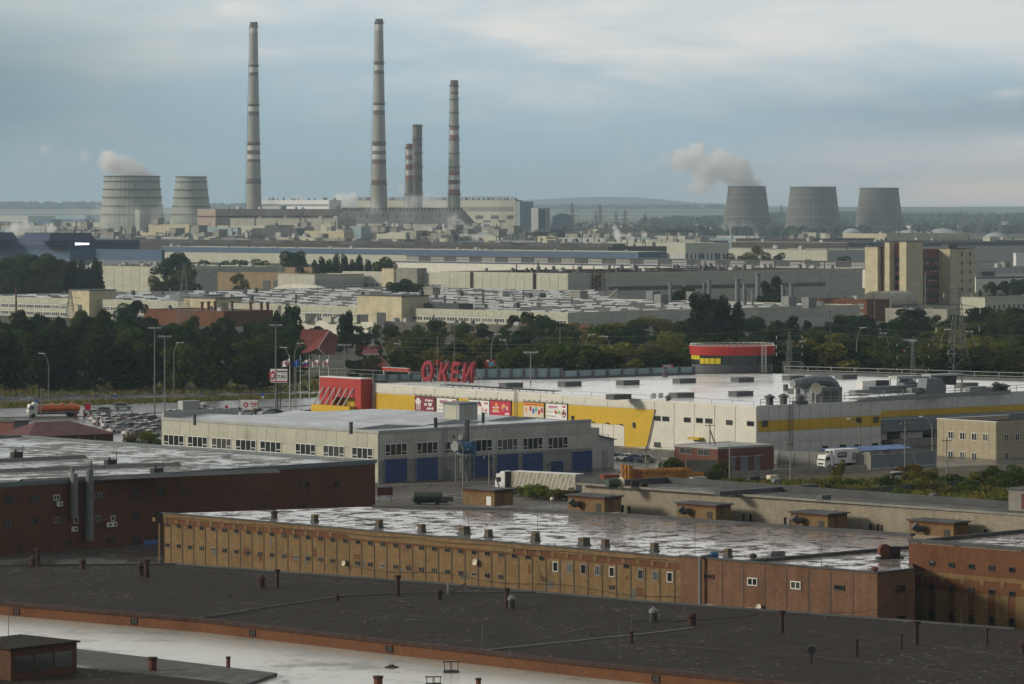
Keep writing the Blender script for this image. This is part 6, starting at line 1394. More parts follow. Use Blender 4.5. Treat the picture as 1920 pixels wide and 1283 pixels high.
m = MB(); a_, c_ = b.top(1395, 1056), b.top(1703, 1029); a_, c_ = Vector(a_), Vector(c_); d_ = (c_-a_).normalized(); n_ = Vector((-d_.y, d_.x))*.35
m.prism([(a_-n_)[:], (c_-n_)[:], (c_+n_)[:], (a_+n_)[:]], b.h, b.h+.35); m.build('expansion_kerb', 'soot', b.root)
m = MB(); A = [b.top(u, v) for u, v in ((1712, 1005), (1165, 967), (960, 957), (700, 951))]
for a_, c_ in zip(A, A[1:]):
 a_, c_ = Vector(a_), Vector(c_); d_ = (c_-a_).normalized(); n_ = Vector((-d_.y, d_.x))*-.5; m.prism([(a_-n_)[:], (c_-n_)[:], (c_+n_)[:], (a_+n_)[:]], b.h, b.h+.28)
m.build('back_parapet', 'soot', b.root)
def hut(u0, uc, u1, vt, vb, label, door='frame_dark', duct=True, whitedoor=False):
 zt_ = 9.0; C0 = RP(uc, vb, 9.0)
 hh = (vb-vt)*C0.y/F
 hb_ = B('stair_hut', label, 'roof hut', (uc, vb), 9.0, u0, u1, vpl=-6350, group='brick huts along the back of the wet roof')
 hb_.root.location.z = 9.0; hb_.h = hh; hb_.root['z0'] = 9.0
 D_, W_h = hb_.D, hb_.W
 m = MB(); m.box(0, W_h, 0, D_, 0, hh); m.build('wall', 'brick_ochre', hb_.root)
 m = MB(); m.box(-.3, W_h+.3, -.3, D_+.3, hh, hh+.18); m.build('roof', 'soot', hb_.root); m = MB(); m.box(-.03, W_h+.03, -.03, D_+.03, hh-.35, hh-.003); m.build('brick_band', 'brick_orange', hb_.root)
 m = MB(); m.box(-.06, 0, .6, 1.5, .1, hh-.8); m.build('door', 'white_paint' if whitedoor else door, hb_.root)
 if duct:
  m = MB(); y = D_*.7; m.tube((-.9, y, hh*.45), (0, y, hh*.5), .45, .4, 6); m.tube((-.9, y, hh*.45), (-1.4, y+.3, hh*.75), .5, .55, 5); m.build('intake_duct', 'concrete_dark', hb_.root)
 m = MB()
 for s_ in (0, .45): m.tube((W_h*.35+s_, -.12, .2), (W_h*.35+s_, -.12, hh+.7), .035, .035, 4)
 for k in range(8): m.tube((W_h*.35, -.12, .4+k*.38), (W_h*.35+.45, -.12, .4+k*.38), .025, .025, 3)
 m.build('ladder', 'dark_metal', hb_.root); return hb_
hut(868, 927, 962, 921, 950, 'brick hut with a white door strip, leftmost on the wet roof', duct=False, whitedoor=True)
hut(1065, 1133, 1165, 934, 962, 'brick hut with a rusty panel, second from the left on the wet roof')
hut(1269, 1342, 1370, 949, 975, 'brick hut with a dark door in the middle of the row')
hut(1483, 1552, 1588, 966, 992, 'brick hut third from the right end of the row')
hut(1705, 1788, 1815, 982, 1008, 'brick hut second from the right beside the red striped building')
hut(1855, 1925, 1960, 996, 1008, 'low brick hut cut off by the right edge')
e = empty('globe_lamp', RP(1037, 953, 9.0), 0, 'white globe lamp on a bent stem at the back of the wet roof', 'lamp'); MB().path([(0, 0, 0), (0, 0, .7), (-.15, 0, 1.0)], .04).build('stem', 'dark_metal', e); m = MB(); m.lathe([(.02, .95), (.24, 1.08), (.3, 1.25), (.22, 1.45), (.03, 1.53)], 12, (-.15, 0)); m.build('globe', 'ink_cream', e)
e = empty('pipe_bundle', RP(1800, 1000, 9.0), .4, 'small white pot on the roof edge between the two right huts', 'roof pot')
m = MB(); m.lathe([(.5, 0), (.55, .5), (.3, .9)], 10); m.build('pot', 'ink_cream', e)
# ---- white brick building behind
WB = brickhall('white_brick_building', 'long building of white weathered brick with slit windows and a dirty flat roof', (1960, 968), 12, 1082, 2100, 'brick_white', 'roof_mid', vpl=-6350, par=.0)
b = WB
for ch in list(b.root.children): bpy.data.objects.remove(ch)
dW = 24
p_ = [b.top(1100, 912), b.top(1250, 905), b.top(1900, 954)]
b.foot = [(0, 0), (b.W, 0), (b.W, 20), b.top(2030, 962), b.top(1900, 953), b.top(1250, 905.5), b.top(1160, 910), (0, b.D)]
b.foot = [(0, 0), (30, 0), (30, 14), b.top(1900, 952.5), b.top(1250, 905), b.top(1165, 911), (1, b.D)]
m = MB(); m.prism(b.foot, 0, b.h-.2, top=False); m.build('wall', 'brick_white', b.root); m = MB(); m.prism(b.foot, b.h-.2, b.h); m.build('roof', 'roof_mid', b.root)
m = MB(); A = [b.top(u, v) for u, v in ((1900, 953), (1250, 905.3), (1165, 911))]+[(.5, b.D-.4)]
for a_, c_ in zip(A, A[1:]):
 a_, c_ = Vector(a_), Vector(c_); d_ = (c_-a_).normalized(); n_ = Vector((-d_.y, d_.x))*.3; m.prism([(a_-n_)[:], (c_-n_)[:], (c_+n_)[:], (a_+n_)[:]], b.h, b.h+.8)
m.build('parapet', 'soot', b.root)
b.bandm('L', 0, b.D, b.h-.15, b.h+.12, 'concrete', 'coping', .12)
for u, v in ((1148, 951), (1168, 954), (1180, 956), (1394, 971), (1408, 972), (1473, 977), (1633, 988), (1647, 989), (1848, 1000)): b.win('L', u-2.2, v-7, u+2.2, v+7, 1, 'frame_dark', 'pane', .06)
m = MB(); A = [Vector(b.top(1345, 930)), Vector(b.top(1530, 916))]; d_ = (A[1]-A[0]).normalized(); n_ = Vector((-d_.y, d_.x))*.5; m.prism([(A[0]-n_)[:], (A[1]-n_)[:], (A[1]+n_)[:], (A[0]+n_)[:]], b.h, b.h+.6); m.build('firewall_kerb', 'soot', b.root)
for u, v, h_, w_ in ((1545, 938, .7, .9), (1750, 934, .6, .5)): roofitem(b, 'roof_vent', u, v, lambda m, x, y, z: m.box(x-w_, x+w_, y-.4, y+.4, z, z+h_), 'dark_metal')
e = empty('roof_debris', RP(1155, 915, 12), .5, 'rusty fan housing with a white drum lid at the left of the white brick roof', 'blower'); m = MB(); m.tube((-1.4, 0, .7), (.2, 0, .7), .6, .7, 10); m.build('casing', 'green_tank', e); m = MB(); m.tube((.6, -.2, .7), (.85, -.2, .7), .75, .75, 12); m.build('lid', 'ink_cream', e); m = MB(); m.box(2.4, 3.4, -.3, .3, 0, .8); m.box(4.0, 4.8, -.3, .3, 0, .5); m.build('box', 'rusty_dark', e)
e = B('stair_hut', 'grey rendered hut with a red door at the right edge behind the white brick building', 'roof hut', (1935, 960), 12, 1891, 1990, vpl=-6350); m = MB(); m.box(0, 6, 0, e.D, 12, 14.6); m.build('wall', 'concrete', e.root); m = MB(); m.box(-.2, 6.2, -.2, e.D+.2, 14.6, 14.8); m.build('roof', 'soot', e.root); m = MB(); m.box(-.06, -.01, .5, 1.6, 12.3, 14.2); m.build('door', 'maroon', e.root)
# ---- red and ochre striped building at the right
SB = B('striped_brick_building', 'orange brick building with ochre stripes and slot windows at the right edge', 'warehouse', (2010, 1039), 11.5, 1704, 2200, vpl=-6350); b = SB
b.foot = [(0, 0), (50, 0), (50, b.D), (0, b.D)]
b.foot = [(0, 0), (45, 0), (45, b.D-2), (0, b.D)]
m = MB(); m.prism(b.foot, 0, b.h-.2, top=False); m.build('wall', 'brick_orange', b.root); m = MB(); m.prism(b.foot, b.h-.2, b.h); m.build('roof', 'roof_wet', b.root)
m = MB(); m.box(-.15, .25, -.1, b.D, b.h, b.h+.35); m.box(.25, 45, b.D-2.4, b.D-2.0, b.h, b.h+.4); m.build('parapet', 'soot', b.root)
zr = lambda v: b.on('L', 1720, v)[1]
b.bandm('L', 0, b.D, zr(1079), zr(1070.5), 'brick_ochre', 'brick_band', .06)
k = 0; pitch = 2.85
while k*pitch < b.D-1:
 yb = b.D-2.9-k*pitch
 if yb < 0: break
 m = MB(); m.box(yb, yb+pitch-.85, 0, zr(1104), 0, 0);
 b.bandm('L', yb, yb+pitch-1.0, 0.1, zr(1103), 'brick_ochre', 'brick_stripe', .05)
 b.bandm('L', yb+.6, yb+1.1, zr(1088), zr(1079)+.005, 'brick_ochre', 'brick_corbel', .055)
 b.winm('L', yb-.5, zr(1054), .85, .55, 1, 'frame_dark', 'pane', .07); b.winm('L', yb-.5, zr(1098), .8, .6, 1, 'frame_dark', 'pane', .07); b.winm('L', yb-.5, zr(1150), .7, .9, 1, 'frame_dark', 'pane', .07)
 k += 1
m = MB(); m.box(0, 0, 0, 0, 0, 0)
t, z = b.on('L', 1717, 1130, -.4); MB().tube((-.5, t, 0), (-.5, t, b.on('L', 1717, 1135, -.5)[1]), .28, .28, 8).build('downpipe', 'rusty_dark', b.root)
e = B('brick_annex', 'low grey-roofed brick stub building', 'warehouse', (300, 1041), 5, 262, 330, vpl=-6350) if False else None
# ---- nearest dark flat roof and the flooded roof before it
DR = B('dark_roof_building', 'wide low brick building with a matt dark bitumen roof in front', 'warehouse', (1500, 1284), 6.0, -120, 2300, vpl=-7400); b = DR
f_ = [b.top(1500, 1284), b.top(2160, 1344), b.top(2300, 1200), b.top(1903, 1180.5), b.top(1200, 1127), b.top(820, 1094), b.top(330, 1058.5), b.top(100, 1058), b.top(-160, 1062), b.top(-160, 1116), b.top(376, 1161), b.top(1100, 1243)]
b.foot = [tuple(p) for p in f_]
m = MB(); m.prism(b.foot, 0, b.h-.12, top=False); m.build('wall', 'brick_orange', b.root)
m = MB(); m.prism(b.foot, b.h-.12, b.h); m.build('roof', 'roof_dark', b.root)
def edge_strip(b, uvs, h0, h1, w_, mat, nm):
 A = [Vector(b.top(u, v)) for u, v in uvs]; m = MB()
 for a_, c_ in zip(A, A[1:]): d_ = (c_-a_).normalized(); n_ = Vector((-d_.y, d_.x))*w_; m.prism([(a_-n_)[:], (c_-n_)[:], (c_+n_)[:], (a_+n_)[:]], b.h+h0, b.h+h1, bottom=True)
 return m.build(nm, mat, b.root)
edge_strip(b, [(-160, 1116), (376, 1161), (1100, 1243), (1500, 1284), (2160, 1344)], -.3, .12, .22, 'rusty_dark', 'eaves')
edge_strip(b, [(372, 1160.5), (640, 1119), (760, 1113), (1028, 1111)], 0, .14, .12, 'soot', 'roof_seam')
edge_strip(b, [(905, 1221), (1240, 1186), (1300, 1178)], 0, .10, .22, 'concrete_dark', 'roof_seam')
edge_strip(b, [(-160, 1063), (330, 1059), (820, 1095), (1200, 1128), (1903, 1181)], .0, .2, .15, 'soot', 'back_kerb')
for u, v in ((31, 1141), (91, 1149), (252, 1163), (474, 1182), (588, 1193), (730, 1210), (1230, 1262)):
 pass
FR_ = B('flooded_roof_building', 'lower flat roof flooded with rain water and shining white', 'warehouse', (1500, 1300), 4.6, -200, 2300, vpl=-7400); b2 = FR_
f2 = [b2.top(u, v) for u, v in ((-300, 1122), (376, 1168), (1100, 1250), (1500, 1291), (2200, 1362), (2300, 1900), (-500, 1900))]
b2.foot = [tuple(p) for p in f2][::-1]
m = MB(); m.prism(b2.foot, 0, b2.h-.1, top=False); m.build('wall', 'brick_orange', b2.root); m = MB(); m.prism(b2.foot, b2.h-.1, b2.h); m.build('roof', 'roof_flood', b2.root)
LR = B('lower_roof_strip', 'dark streaky roof strip below the flooded roof at the bottom left', 'warehouse', (700, 1283), 4.9, -200, 2300, vpl=-7400); b3 = LR
f3 = [b3.top(u, v) for u, v in ((-300, 1180), (150, 1217), (520, 1262), (440, 1290), (380, 1600), (-400, 1600))]
b3.foot = [tuple(p) for p in f3][::-1]; m = MB(); m.prism(b3.foot, 4.61, b3.h-.05, top=False); m.build('edge', 'soot', b3.root); m = MB(); m.prism(b3.foot, b3.h-.05, b3.h); m.build('roof', 'roof_mid', b3.root)
ed = B('lower_roof_strip', 'near black roof corner at the very bottom left', 'warehouse', (300, 1283), 5.3, -200, 2300, vpl=-7400)
f4 = [ed.top(u, v) for u, v in ((-300, 1212), (150, 1252), (370, 1274), (520, 1292), (520, 1700), (-400, 1700))][::-1]
m = MB(); m.prism([tuple(p) for p in f4], 4.91, 5.3); m.build('roof', 'roof_dark', ed.root)
bo = B('brick_penthouse', 'brick stair head with three dark windows at the bottom left corner', 'roof hut', (20, 1283), 5.0, -60, 144, vpl=-7400)
zt_ = H-(1219-VH)*bo.C.y/F; h_ = zt_
bo.root.location.z = 0
w_ = bo.W; d_ = bo.D
c0 = RP(28, 1219, h_);
m = MB(); m.box(0, w_, 0, d_+2, 4.9, h_); m.build('wall', 'brick_dark', bo.root); m = MB(); m.box(-.25, w_+.25, -.25, d_+2.2, h_, h_+.16); m.build('roof', 'roof_dark', bo.root)
for i in range(3): m = MB(); x0 = .5+i*(w_-.9)/3; m.box(x0, x0+(w_-.9)/3-.25, -.05, -.01, h_-2.2, h_-.7); m.build('window', 'pane', bo.root)
G1 = 'rusty cowls and pipes on the matt dark roof'
for u, v, hpx, kd, wd, lab in ((62, 1061, 18, 'cowl', 1.0, 'squat rusty cowl beside a pipe, far left of the dark roof'), (71, 1062, 33, 'pipe', 1.3, 'rusty pipe beside a cowl, far left of the dark roof'), (155, 1067, 20, 'cowl', .75, 'lone rusty mushroom cowl on the left of the dark roof'),
 (264, 1080, 27, 'cowl', .8, 'dark cowl of the left pair with a wide rusty pipe'), (275, 1083, 34, 'pipe', 1.5, 'wide rusty pipe of the left pair on the dark roof'), (490, 1103, 25, 'cowl', .95, 'dark rusty cowl left of the slender pipe near the ochre wall'), (520, 1101, 33, 'pipe', 1.0, 'slender rusty pipe right of a dark cowl near the ochre wall'),
 (632, 1126, 12, 'cowl', .5, 'tiny dark cowl on the roof seam'), (746, 1117, 38, 'pipe', 1.1, 'tall brown pipe with a collar in front of the ochre wall'), (823, 1125, 22, 'cowl', .85, 'round topped dark cowl below the leaning pole'), (950, 1140, 37, 'pipe', 1.2, 'rusty pipe behind a silver topped cowl'),
 (959, 1141, 26, 'silver', .9, 'silver topped cowl beside the rusty pipe in the middle of the dark roof'), (1225, 1166, 28, 'silver', 1.0, 'silver topped cowl on the right half of the dark roof'), (1297, 1172, 25, 'cowl', 1.0, 'round dark cowl right of the silver topped one'), (1466, 1186, 41, 'pipe', 1.2, 'tall rusty pipe with a square collar before the brown brick wall'),
 (1718, 1209, 44, 'pipe', 1.3, 'tallest rusty pipe in front of the striped brick building'), (1850, 1210, 32, 'pipe', .7, 'thin dark pipe near the right edge of the dark roof'), (1521, 1244, 34, 'gong', .7, 'round faced vent on a short post on the dark roof'), (1606, 1231, 32, 'pipe', .8, 'short rusty pipe with a cup top right of the round faced vent'),
 (1690, 1218, 30, 'pipe', .6, 'thin pipe with a pale tip on the right of the dark roof'), (1918, 1225, 24, 'cowl', .9, 'dark cowl cut by the right edge'), (1184, 1205, 22, 'pipe', .9, 'short pipe with a thin rod on top, on the pale roof seam')):
 x, y = b.top(u, v); h_ = hpx*b.wp(x, y).y/F
 if kd == 'gong':
  e = empty('roof_pipe', b.wp(x, y, b.h), 0, lab, 'roof pipe', G1); MB().tube((0, 0, 0), (0, 0, h_*.6), .13, .13, 6).build('pipe', 'rusty_dark', e); MB().tube((0, -.3, h_*.75), (0, .3, h_*.75), .42, .42, 12).build('drum', 'black_metal', e)
 else: cowl(b, u, v, h_, lab, kind=kd, wide=wd, grp=G1)
for u, v, hpx, lab in ((1184, 1183, 38, 'thin rod above the short pipe on the pale seam'), (904, 1218, 47, 'thin bare mast near the left end of the pale seam'), (1162, 1233, 66, 'thin tall mast on the right part of the dark roof'), (956, 1231, 22, 'bent thin rod at the front edge of the dark roof'), (1284, 1163, 46, 'thin mast beside the duct at the brown brick wall'), (1546, 1163, 26, 'short thin mast before the brown brick wall'), (1637, 1168, 30, 'short thin mast at the corner of the brown brick wall'), (1802, 1177, 27, 'short thick rod by the striped brick wall'), (16, 1195, 70, 'braced steel mast behind the bottom left penthouse')):
 x, y = b.top(u, v); h_ = hpx*b.wp(x, y).y/F; e = empty('roof_mast', b.wp(x, y, b.h), 0, lab, 'mast', 'thin masts on the dark roof'); MB().tube((0, 0, 0), (.03, 0, h_), .04, .03, 5).build('pole', 'dark_metal', e); m = MB(); m.box(-.15, .15, -.15, .15, 0, .06); m.build('base_plate', 'dark_metal', e)
e = empty('leaning_pole', b.wp(*b.top(830, 1116), b.h), atan2(b.a[1], b.a[0]), 'dark pole leaning over the roof against the ochre wall', 'pole'); MB().tube((0, -1, .1), (-2.6, -1, 1.4), .09, .09, 6).build('pole', 'rusty_dark', e); MB().tube((0, -1, 0), (0, -1, 1.3), .18, .18, 8).build('stub', 'galv', e)
e = empty('skip', b.wp(*b.top(322, 1052), b.h), 0, 'small concrete block at the foot of the ochre wall corner', 'block') if False else None
def onf(u, v): return RP(u, v, 4.6)
def stand(u, v, wpx, hpx, lab):
 p = onf(u, v); s_ = p.y/F; w_, h_ = wpx*s_, hpx*s_
 e = empty('roof_stand', p, .1, lab, 'stand', 'small steel stands on the flooded roof'); m = MB()
 for x in (-.5, -.05, .05, .5): m.tube((x*w_*.8, 0, 0), (x*w_*.8, 0, h_), .045, .045, 4)
 m.tube((-w_*.5, 0, h_*.9), (w_*.5, 0, h_*.9), .05, .05, 4); m.tube((-w_*.4, 0, h_*.2), (w_*.4, 0, h_*.2), .04, .04, 4)
 m.build('frame', 'rusty_dark', e); m = MB(); m.box(-w_*.45, w_*.45, -.4, .4, 0, .15); m.build('foot', 'black_metal', e); m = MB(); m.box(-w_*.5, w_*.35, -.15, .15, h_*.95, h_); m.build('plate', 'galv', e)
stand(846, 1261, 32, 22, 'steel stand with three posts in the flooded roof'); stand(813, 1284, 32, 16, 'second steel stand cut by the bottom edge')
for u, v, w_, h_, lab in ((286, 1257, .42, 1.25, 'square-headed rusty pipe on the dark strip at the bottom left'), (428, 1251, .2, 1.0, 'small rusty pipe at the edge of the flooded roof'), (709, 1290, .42, 1.1, 'rusty drum pipe at the bottom edge'), (897, 1290, .25, .9, 'small capped pipe at the bottom edge')):
 p = RP(u, v, 4.9 if u < 700 else 4.6); e = empty('roof_pipe', p, 0, lab, 'roof pipe', 'rusty pipes at the bottom of the picture'); MB().tube((0, 0, 0), (0, 0, h_), w_, w_, 10).build('pipe', 'rust', e); MB().tube((0, 0, h_*.82), (0, 0, h_+.03), w_*1.18, w_*1.18, 10).build('collar', 'rusty_dark', e)
p = onf(734, 1252); e = empty('roof_drain', p, 0, 'low dark drain mound in the flooded roof', 'drain'); m = MB(); m.lathe([(.75, 0), (.6, .12), (.2, .2)], 12); m.build('mound', 'rusty_dark', e); m = MB(); m.lathe([(.3, .18), (.28, .3)], 8); m.build('grate', 'black_metal', e)
p = onf(1026, 1259); e = empty('leaning_board', p, 0, 'pale leaning board standing in the water', 'board'); MB().tube((0, 0, 0), (.3, 0, 1.55), .06, .05, 4).build('board', 'ink_cream', e)
p = onf(985, 1247); e = empty('roof_plank', p, .2, 'pale plank lying in the water by the eaves', 'plank'); m = MB(); m.box(-1.3, 1.3, -.12, .12, 0, .06); m.build('plank', 'concrete', e)
def wall_win(u, v):
 A = [(-160, 1116), (376, 1161), (1100, 1243), (1500, 1284), (2160, 1344)]
 for (u0, v0), (u1, v1) in zip(A, A[1:]):
  if u0 <= u <= u1:
   p0, p1 = RP(u0, v0, 6), RP(u1, v1, 6); d = (p1-p0); k = (u-UC)/F; t_ = (k*p0.y-p0.x)/(d.x-k*d.y); p = p0+d*t_; d.normalize()
   e = B.__new__(B); X = d; N_ = Vector((X.y, -X.x, 0))
   mt = Matrix([[X.x, 0, N_.x, p.x+N_.x*.03], [X.y, 0, N_.y, p.y+N_.y*.03], [0, 1, 0, 5.15], [0, 0, 0, 1]])
   k_ = winmesh(.9, .7, 2, .08); f2_, p2_ = winpair(k_, 'rusty_dark', 'black_metal'); o = link('window', f2_); link('pane', p2_, o)
   o.parent = DR.root; o.matrix_local = DR.root.matrix_basis.inverted() @ mt
for u, v in ((31, 0), (252, 0), (474, 0), (730, 0), (1230, 0)):
 DR.root.rotation_mode = 'XYZ'; wall_win(u, v)
b = DR
for k, pix in enumerate((((60, 1110), (330, 1096), (520, 1092)), ((330, 1064), (620, 1088), (800, 1100)), ((880, 1215), (1050, 1190), (1200, 1150)), ((1330, 1262), (1600, 1215), (1740, 1185)), ((1500, 1185), (1700, 1200), (1950, 1240)), ((180, 1135), (420, 1128), (700, 1150), (900, 1165)), ((1250, 1210), (1500, 1228), (1800, 1262)))):
 edge_strip(b, pix, 0, .02, .07, 'brown_dark', 'felt_seam')
rq = random.Random(5)
for k in range(9):
 x, y = b.top(rq.uniform(60, 1850), rq.uniform(1150, 1175)); pts_ = [(x+i*1.6*rq.uniform(.7, 1.3), y+1.2*sin(i*.8+k)-i*.7, b.h+.04) for i in range(9)]
 if k < 3: MB().path(pts_, .035, 4).build('cable', 'black_metal', b.root)
m = MB()
for k in range(45):
 u = rq.uniform(0, 1900); v = rq.uniform(1075+u*.055, 1130+u*.078); x, y = b.top(u, v); a, c, d_ = rq.uniform(.05, .35), rq.uniform(.05, .25), rq.uniform(.03, .14)
 m.box(x-a, x+a, y-c, y+c, b.h, b.h+d_)
tag(m.build('debris', 'brown_dark', b.root), kind='stuff')
b = YB
for k in range(26):
 y = yS+rq.uniform(1, b.D-yS-3); z = rq.uniform(3.6, b.h-1.9); b.bandm('L', y, y+rq.uniform(.4, 1.6), z, z+rq.uniform(.3, 1.3), ('brick_orange', 'concrete_dark', 'brick_brown')[k % 3], 'wall_patch', .012+.001*(k % 5))
def strip(pix, w_, mat, z, nm='tyre_track'):
 P_ = [RP(u, v, 0) for u, v in pix]; m = MB()
 for a, c in zip(P_, P_[1:]):
  d_ = (c-a).normalized(); n_ = Vector((-d_.y, d_.x, 0))*w_; m.face([(a-n_)+Vector((0, 0, z)), (c-n_)+Vector((0, 0, z)), (c+n_)+Vector((0, 0, z)), (a+n_)+Vector((0, 0, z))])
 return tag(m.build(nm, mat), kind='structure')
for k, pix in enumerate((((715, 925), (800, 921), (900, 917), (1000, 905), (1110, 893)), ((720, 931), (810, 926), (905, 921), (1010, 909), (1120, 896)), ((740, 918), (760, 914), (770, 909)), ((790, 922), (805, 914), (808, 907)), ((900, 921), (940, 912), (960, 904)), ((1160, 872), (1220, 878), (1260, 876)), ((1165, 876), (1225, 883), (1270, 880)))): strip(pix, .28, 'brown_dark', .024+.004*k)
strip([(712, 911), (1108, 897)], .5, 'kerb', .06, 'kerb')
# ---- trees
def leafmesh(name, mat, blobs, n, size, seed, flat=.0):
 r = np.random.default_rng(seed); B_ = np.array(blobs); w = B_[:, 3]**2; w /= w.sum()
 k = r.choice(len(B_), n, p=w); d = r.normal(size=(n, 3)); d /= np.linalg.norm(d, axis=1)[:, None]
 rad = r.uniform(.55, 1.05, n)**.6; asp = B_[k, 4] if B_.shape[1] > 4 else 1.0
 c = B_[k, :3]+d*(B_[k, 3]*rad)[:, None]*np.stack([np.ones(n), np.ones(n), np.ones(n)*asp], 1)
 a = r.normal(size=(n, 3))+d*.6; a /= np.linalg.norm(a, axis=1)[:, None]
 b = np.cross(a, r.normal(size=(n, 3))); b /= np.linalg.norm(b, axis=1)[:, None]; e = np.cross(a, b)
 s = (size*r.uniform(.6, 1.4, n))[:, None]
 V = np.stack([c-b*s-e*s*.6, c+b*s-e*s*.5, c+b*s*.9+e*s*.7, c-b*s*.8+e*s*.6], 1).reshape(-1, 3)
 V[:, 2] = np.maximum(V[:, 2], .1)
 me = bpy.data.meshes.new(name); me.vertices.add(4*n); me.loops.add(4*n); me.polygons.add(n)
 me.vertices.foreach_set('co', V.astype(np.float32).ravel()); me.loops.foreach_set('vertex_index', np.arange(4*n, dtype=np.int32))
 me.polygons.foreach_set('loop_start', np.arange(0, 4*n, 4, dtype=np.int32)); me.update(calc_edges=True); me.materials.append(MATS[mat]); return me
KINDS = {}
def tree_proto(kind, mat, seed, h=10.0):
 rr = random.Random(seed); blobs = []; tr = MB(); tops = []
 if kind == 'broad':
  for i in range(24):
   z = rr.uniform(.14, .92)*h; R = h*.36*sqrt(max(1-((z/h-.50)/.48)**2, .05)); a = rr.uniform(0, 6.3); q = rr.uniform(.25, 1)*R
   blobs.append((q*cos(a), q*sin(a), z, h*rr.uniform(.09, .17), .85))
  n, sz = 6200, .175
 elif kind == 'poplar':
  for i in range(15):
   z = (.10+.86*i/15)*h; R = h*.10*sin(pi*min(max((i+2)/17, .06), .97))**.7; a = rr.uniform(0, 6.3)
   blobs.append((R*.5*cos(a), R*.5*sin(a), z, h*.05+R*.55, 1.6))
  n, sz = 2800, .17
 elif kind == 'tall':
  for i in range(24):
   z = (.10+.85*rr.random())*h; R = h*.25*(1-(z/h)**2.2*.85); a = rr.uniform(0, 6.3); q = rr.uniform(.2, 1)*R
   blobs.append((q*cos(a), q*sin(a), z, h*rr.uniform(.07, .13), 1.35))
  n, sz = 5600, .17
 elif kind == 'round':
  for i in range(11):
   z = rr.uniform(.22, .82)*h; a = rr.uniform(0, 6.3); q = rr.uniform(.1, .42)*h; blobs.append((q*cos(a), q*sin(a), z, h*rr.uniform(.13, .22), .8))
  n, sz = 4200, .17
 else:
  for i in range(9):
   a = rr.uniform(0, 6.3); q = rr.uniform(0, .42)*h; blobs.append((q*cos(a), q*sin(a), rr.uniform(.2, .7)*h, h*rr.uniform(.16, .28), .9))
  n, sz = 2200, .28
 lim = .55 if kind in ('bush',) else .75
 tr.tube((0, 0, -.3), (rr.uniform(-.2, .2), rr.uniform(-.2, .2), h*.45), h*.022, h*.014, 7); tr.tube((0, 0, h*.45), (0, 0, h*lim), h*.014, h*.005, 6)
 for bl in blobs[:8]: tr.tube((0, 0, max(bl[2]*.55, .3)), bl[:3], h*.008, h*.003, 4)
 return leafmesh('crown', mat, blobs, n, sz*h/10, seed), tr.mesh('trunk', 'bark')
PROT = {}
for kind, mats_ in (('broad', ('leaf_dark', 'leaf_green', 'leaf_olive', 'leaf_autumn')), ('poplar', ('leaf_dark', 'leaf_green')), ('tall', ('leaf_dark', 'leaf_green', 'leaf_olive')), ('round', ('leaf_dark', 'leaf_green', 'leaf_olive', 'leaf_autumn')), ('bush', ('leaf_green', 'leaf_olive', 'leaf_bright', 'leaf_autumn'))):
 for i, mt in enumerate(mats_):
  for k in range(2 if kind in ('broad', 'tall') else 1): PROT.setdefault((kind, mt), []).append(tree_proto(kind, mt, 11*i+31*k+len(kind)*7))
KN = dict(broad='tree', poplar='poplar_tree', tall='tree', round='tree', bush='bush')
CN = dict(leaf_dark='dark green', leaf_green='green', leaf_olive='olive green', leaf_autumn='yellowing', leaf_bright='bright green')
def tree(kind, mat, loc, h, label, group=None, wide=1.0):
 cr, tr = rnd.choice(PROT[(kind, mat)])
 e = empty(KN[kind], loc, rnd.uniform(0, 6.3), label, 'bush' if kind == 'bush' else 'tree', group); e.scale = (h/10*wide, h/10*wide, h/10)
 link('crown', cr, e); link('trunk', tr, e); return e
def tree_px(kind, mat, u, vt, Y, label, group=None, wide=1.0):
 h = H-(vt-VH)*Y/F; return tree(kind, mat, ((u-UC)*Y/F, Y, 0), h, label, group, wide)
def belt(u0, u1, Y0, Y1, rows, sp, vtop, kinds, where, group):
 "vtop: (u, v) outline of the tops of the back row"
 for r in range(rows):
  Y = Y0+(Y1-Y0)*r/max(rows-1, 1); u = u0
  while u < u1:
   kind, mt = rnd.choice(kinds); Yj = Y+rnd.uniform(-8, 8); uj = u+rnd.uniform(-.3, .3)*sp*F/Y
   vt = float(np.interp(uj, [p[0] for p in vtop], [p[1] for p in vtop]))
   v_front = float(np.interp(uj, [p[0] for p in vtop], [p[2] for p in vtop]))
   t = r/max(rows-1, 1); v = v_front+(vt-v_front)*t+rnd.uniform(-14, 12)
   h = max(H-(v-VH)*Yj/F, 5.5)
   if not any(abs(uj-a) < b_ and Yj < c for a, b_, c in KEEP):
    tree(kind, mt, ((uj-UC)*Yj/F, Yj, 0), h, '%s %s in the %s of the belt, %s' % (CN[mt], dict(broad='broad tree', tall='tall tree', round='rounded tree', poplar='poplar')[kind], 'front row' if r == 0 else 'back row' if r == rows-1 else 'middle', landmark(uj, where)), group, rnd.uniform(1.2, 1.7))
   u += sp*F/Y*rnd.uniform(.75, 1.25)
LM = ((40, 'at the left edge'), (110, 'behind the tanker truck'), (180, 'behind the orange-red sign'), (260, 'left of the paired masts'), (330, 'behind the paired masts'), (400, 'right of the paired masts'), (470, 'behind the red diamond board'), (560, 'behind the gear wheel billboard'), (640, 'by the big red roof'), (740, 'by the small red house'), (820, 'left of the red letters'), (900, 'behind the red letters'), (980, 'behind the number 36 board'), (1060, 'behind the tall roof screen'),
 (1140, 'left of the autumn trees'), (1220, 'behind the autumn trees'), (1300, 'just left of the pavilion'), (1400, 'behind the pavilion'), (1470, 'just right of the pavilion'), (1540, 'by the telecom mast'), (1640, 'by the red roadside sign'), (1740, 'left of the pylon'), (1840, 'behind the pylon'), (2200, 'at the right edge'))
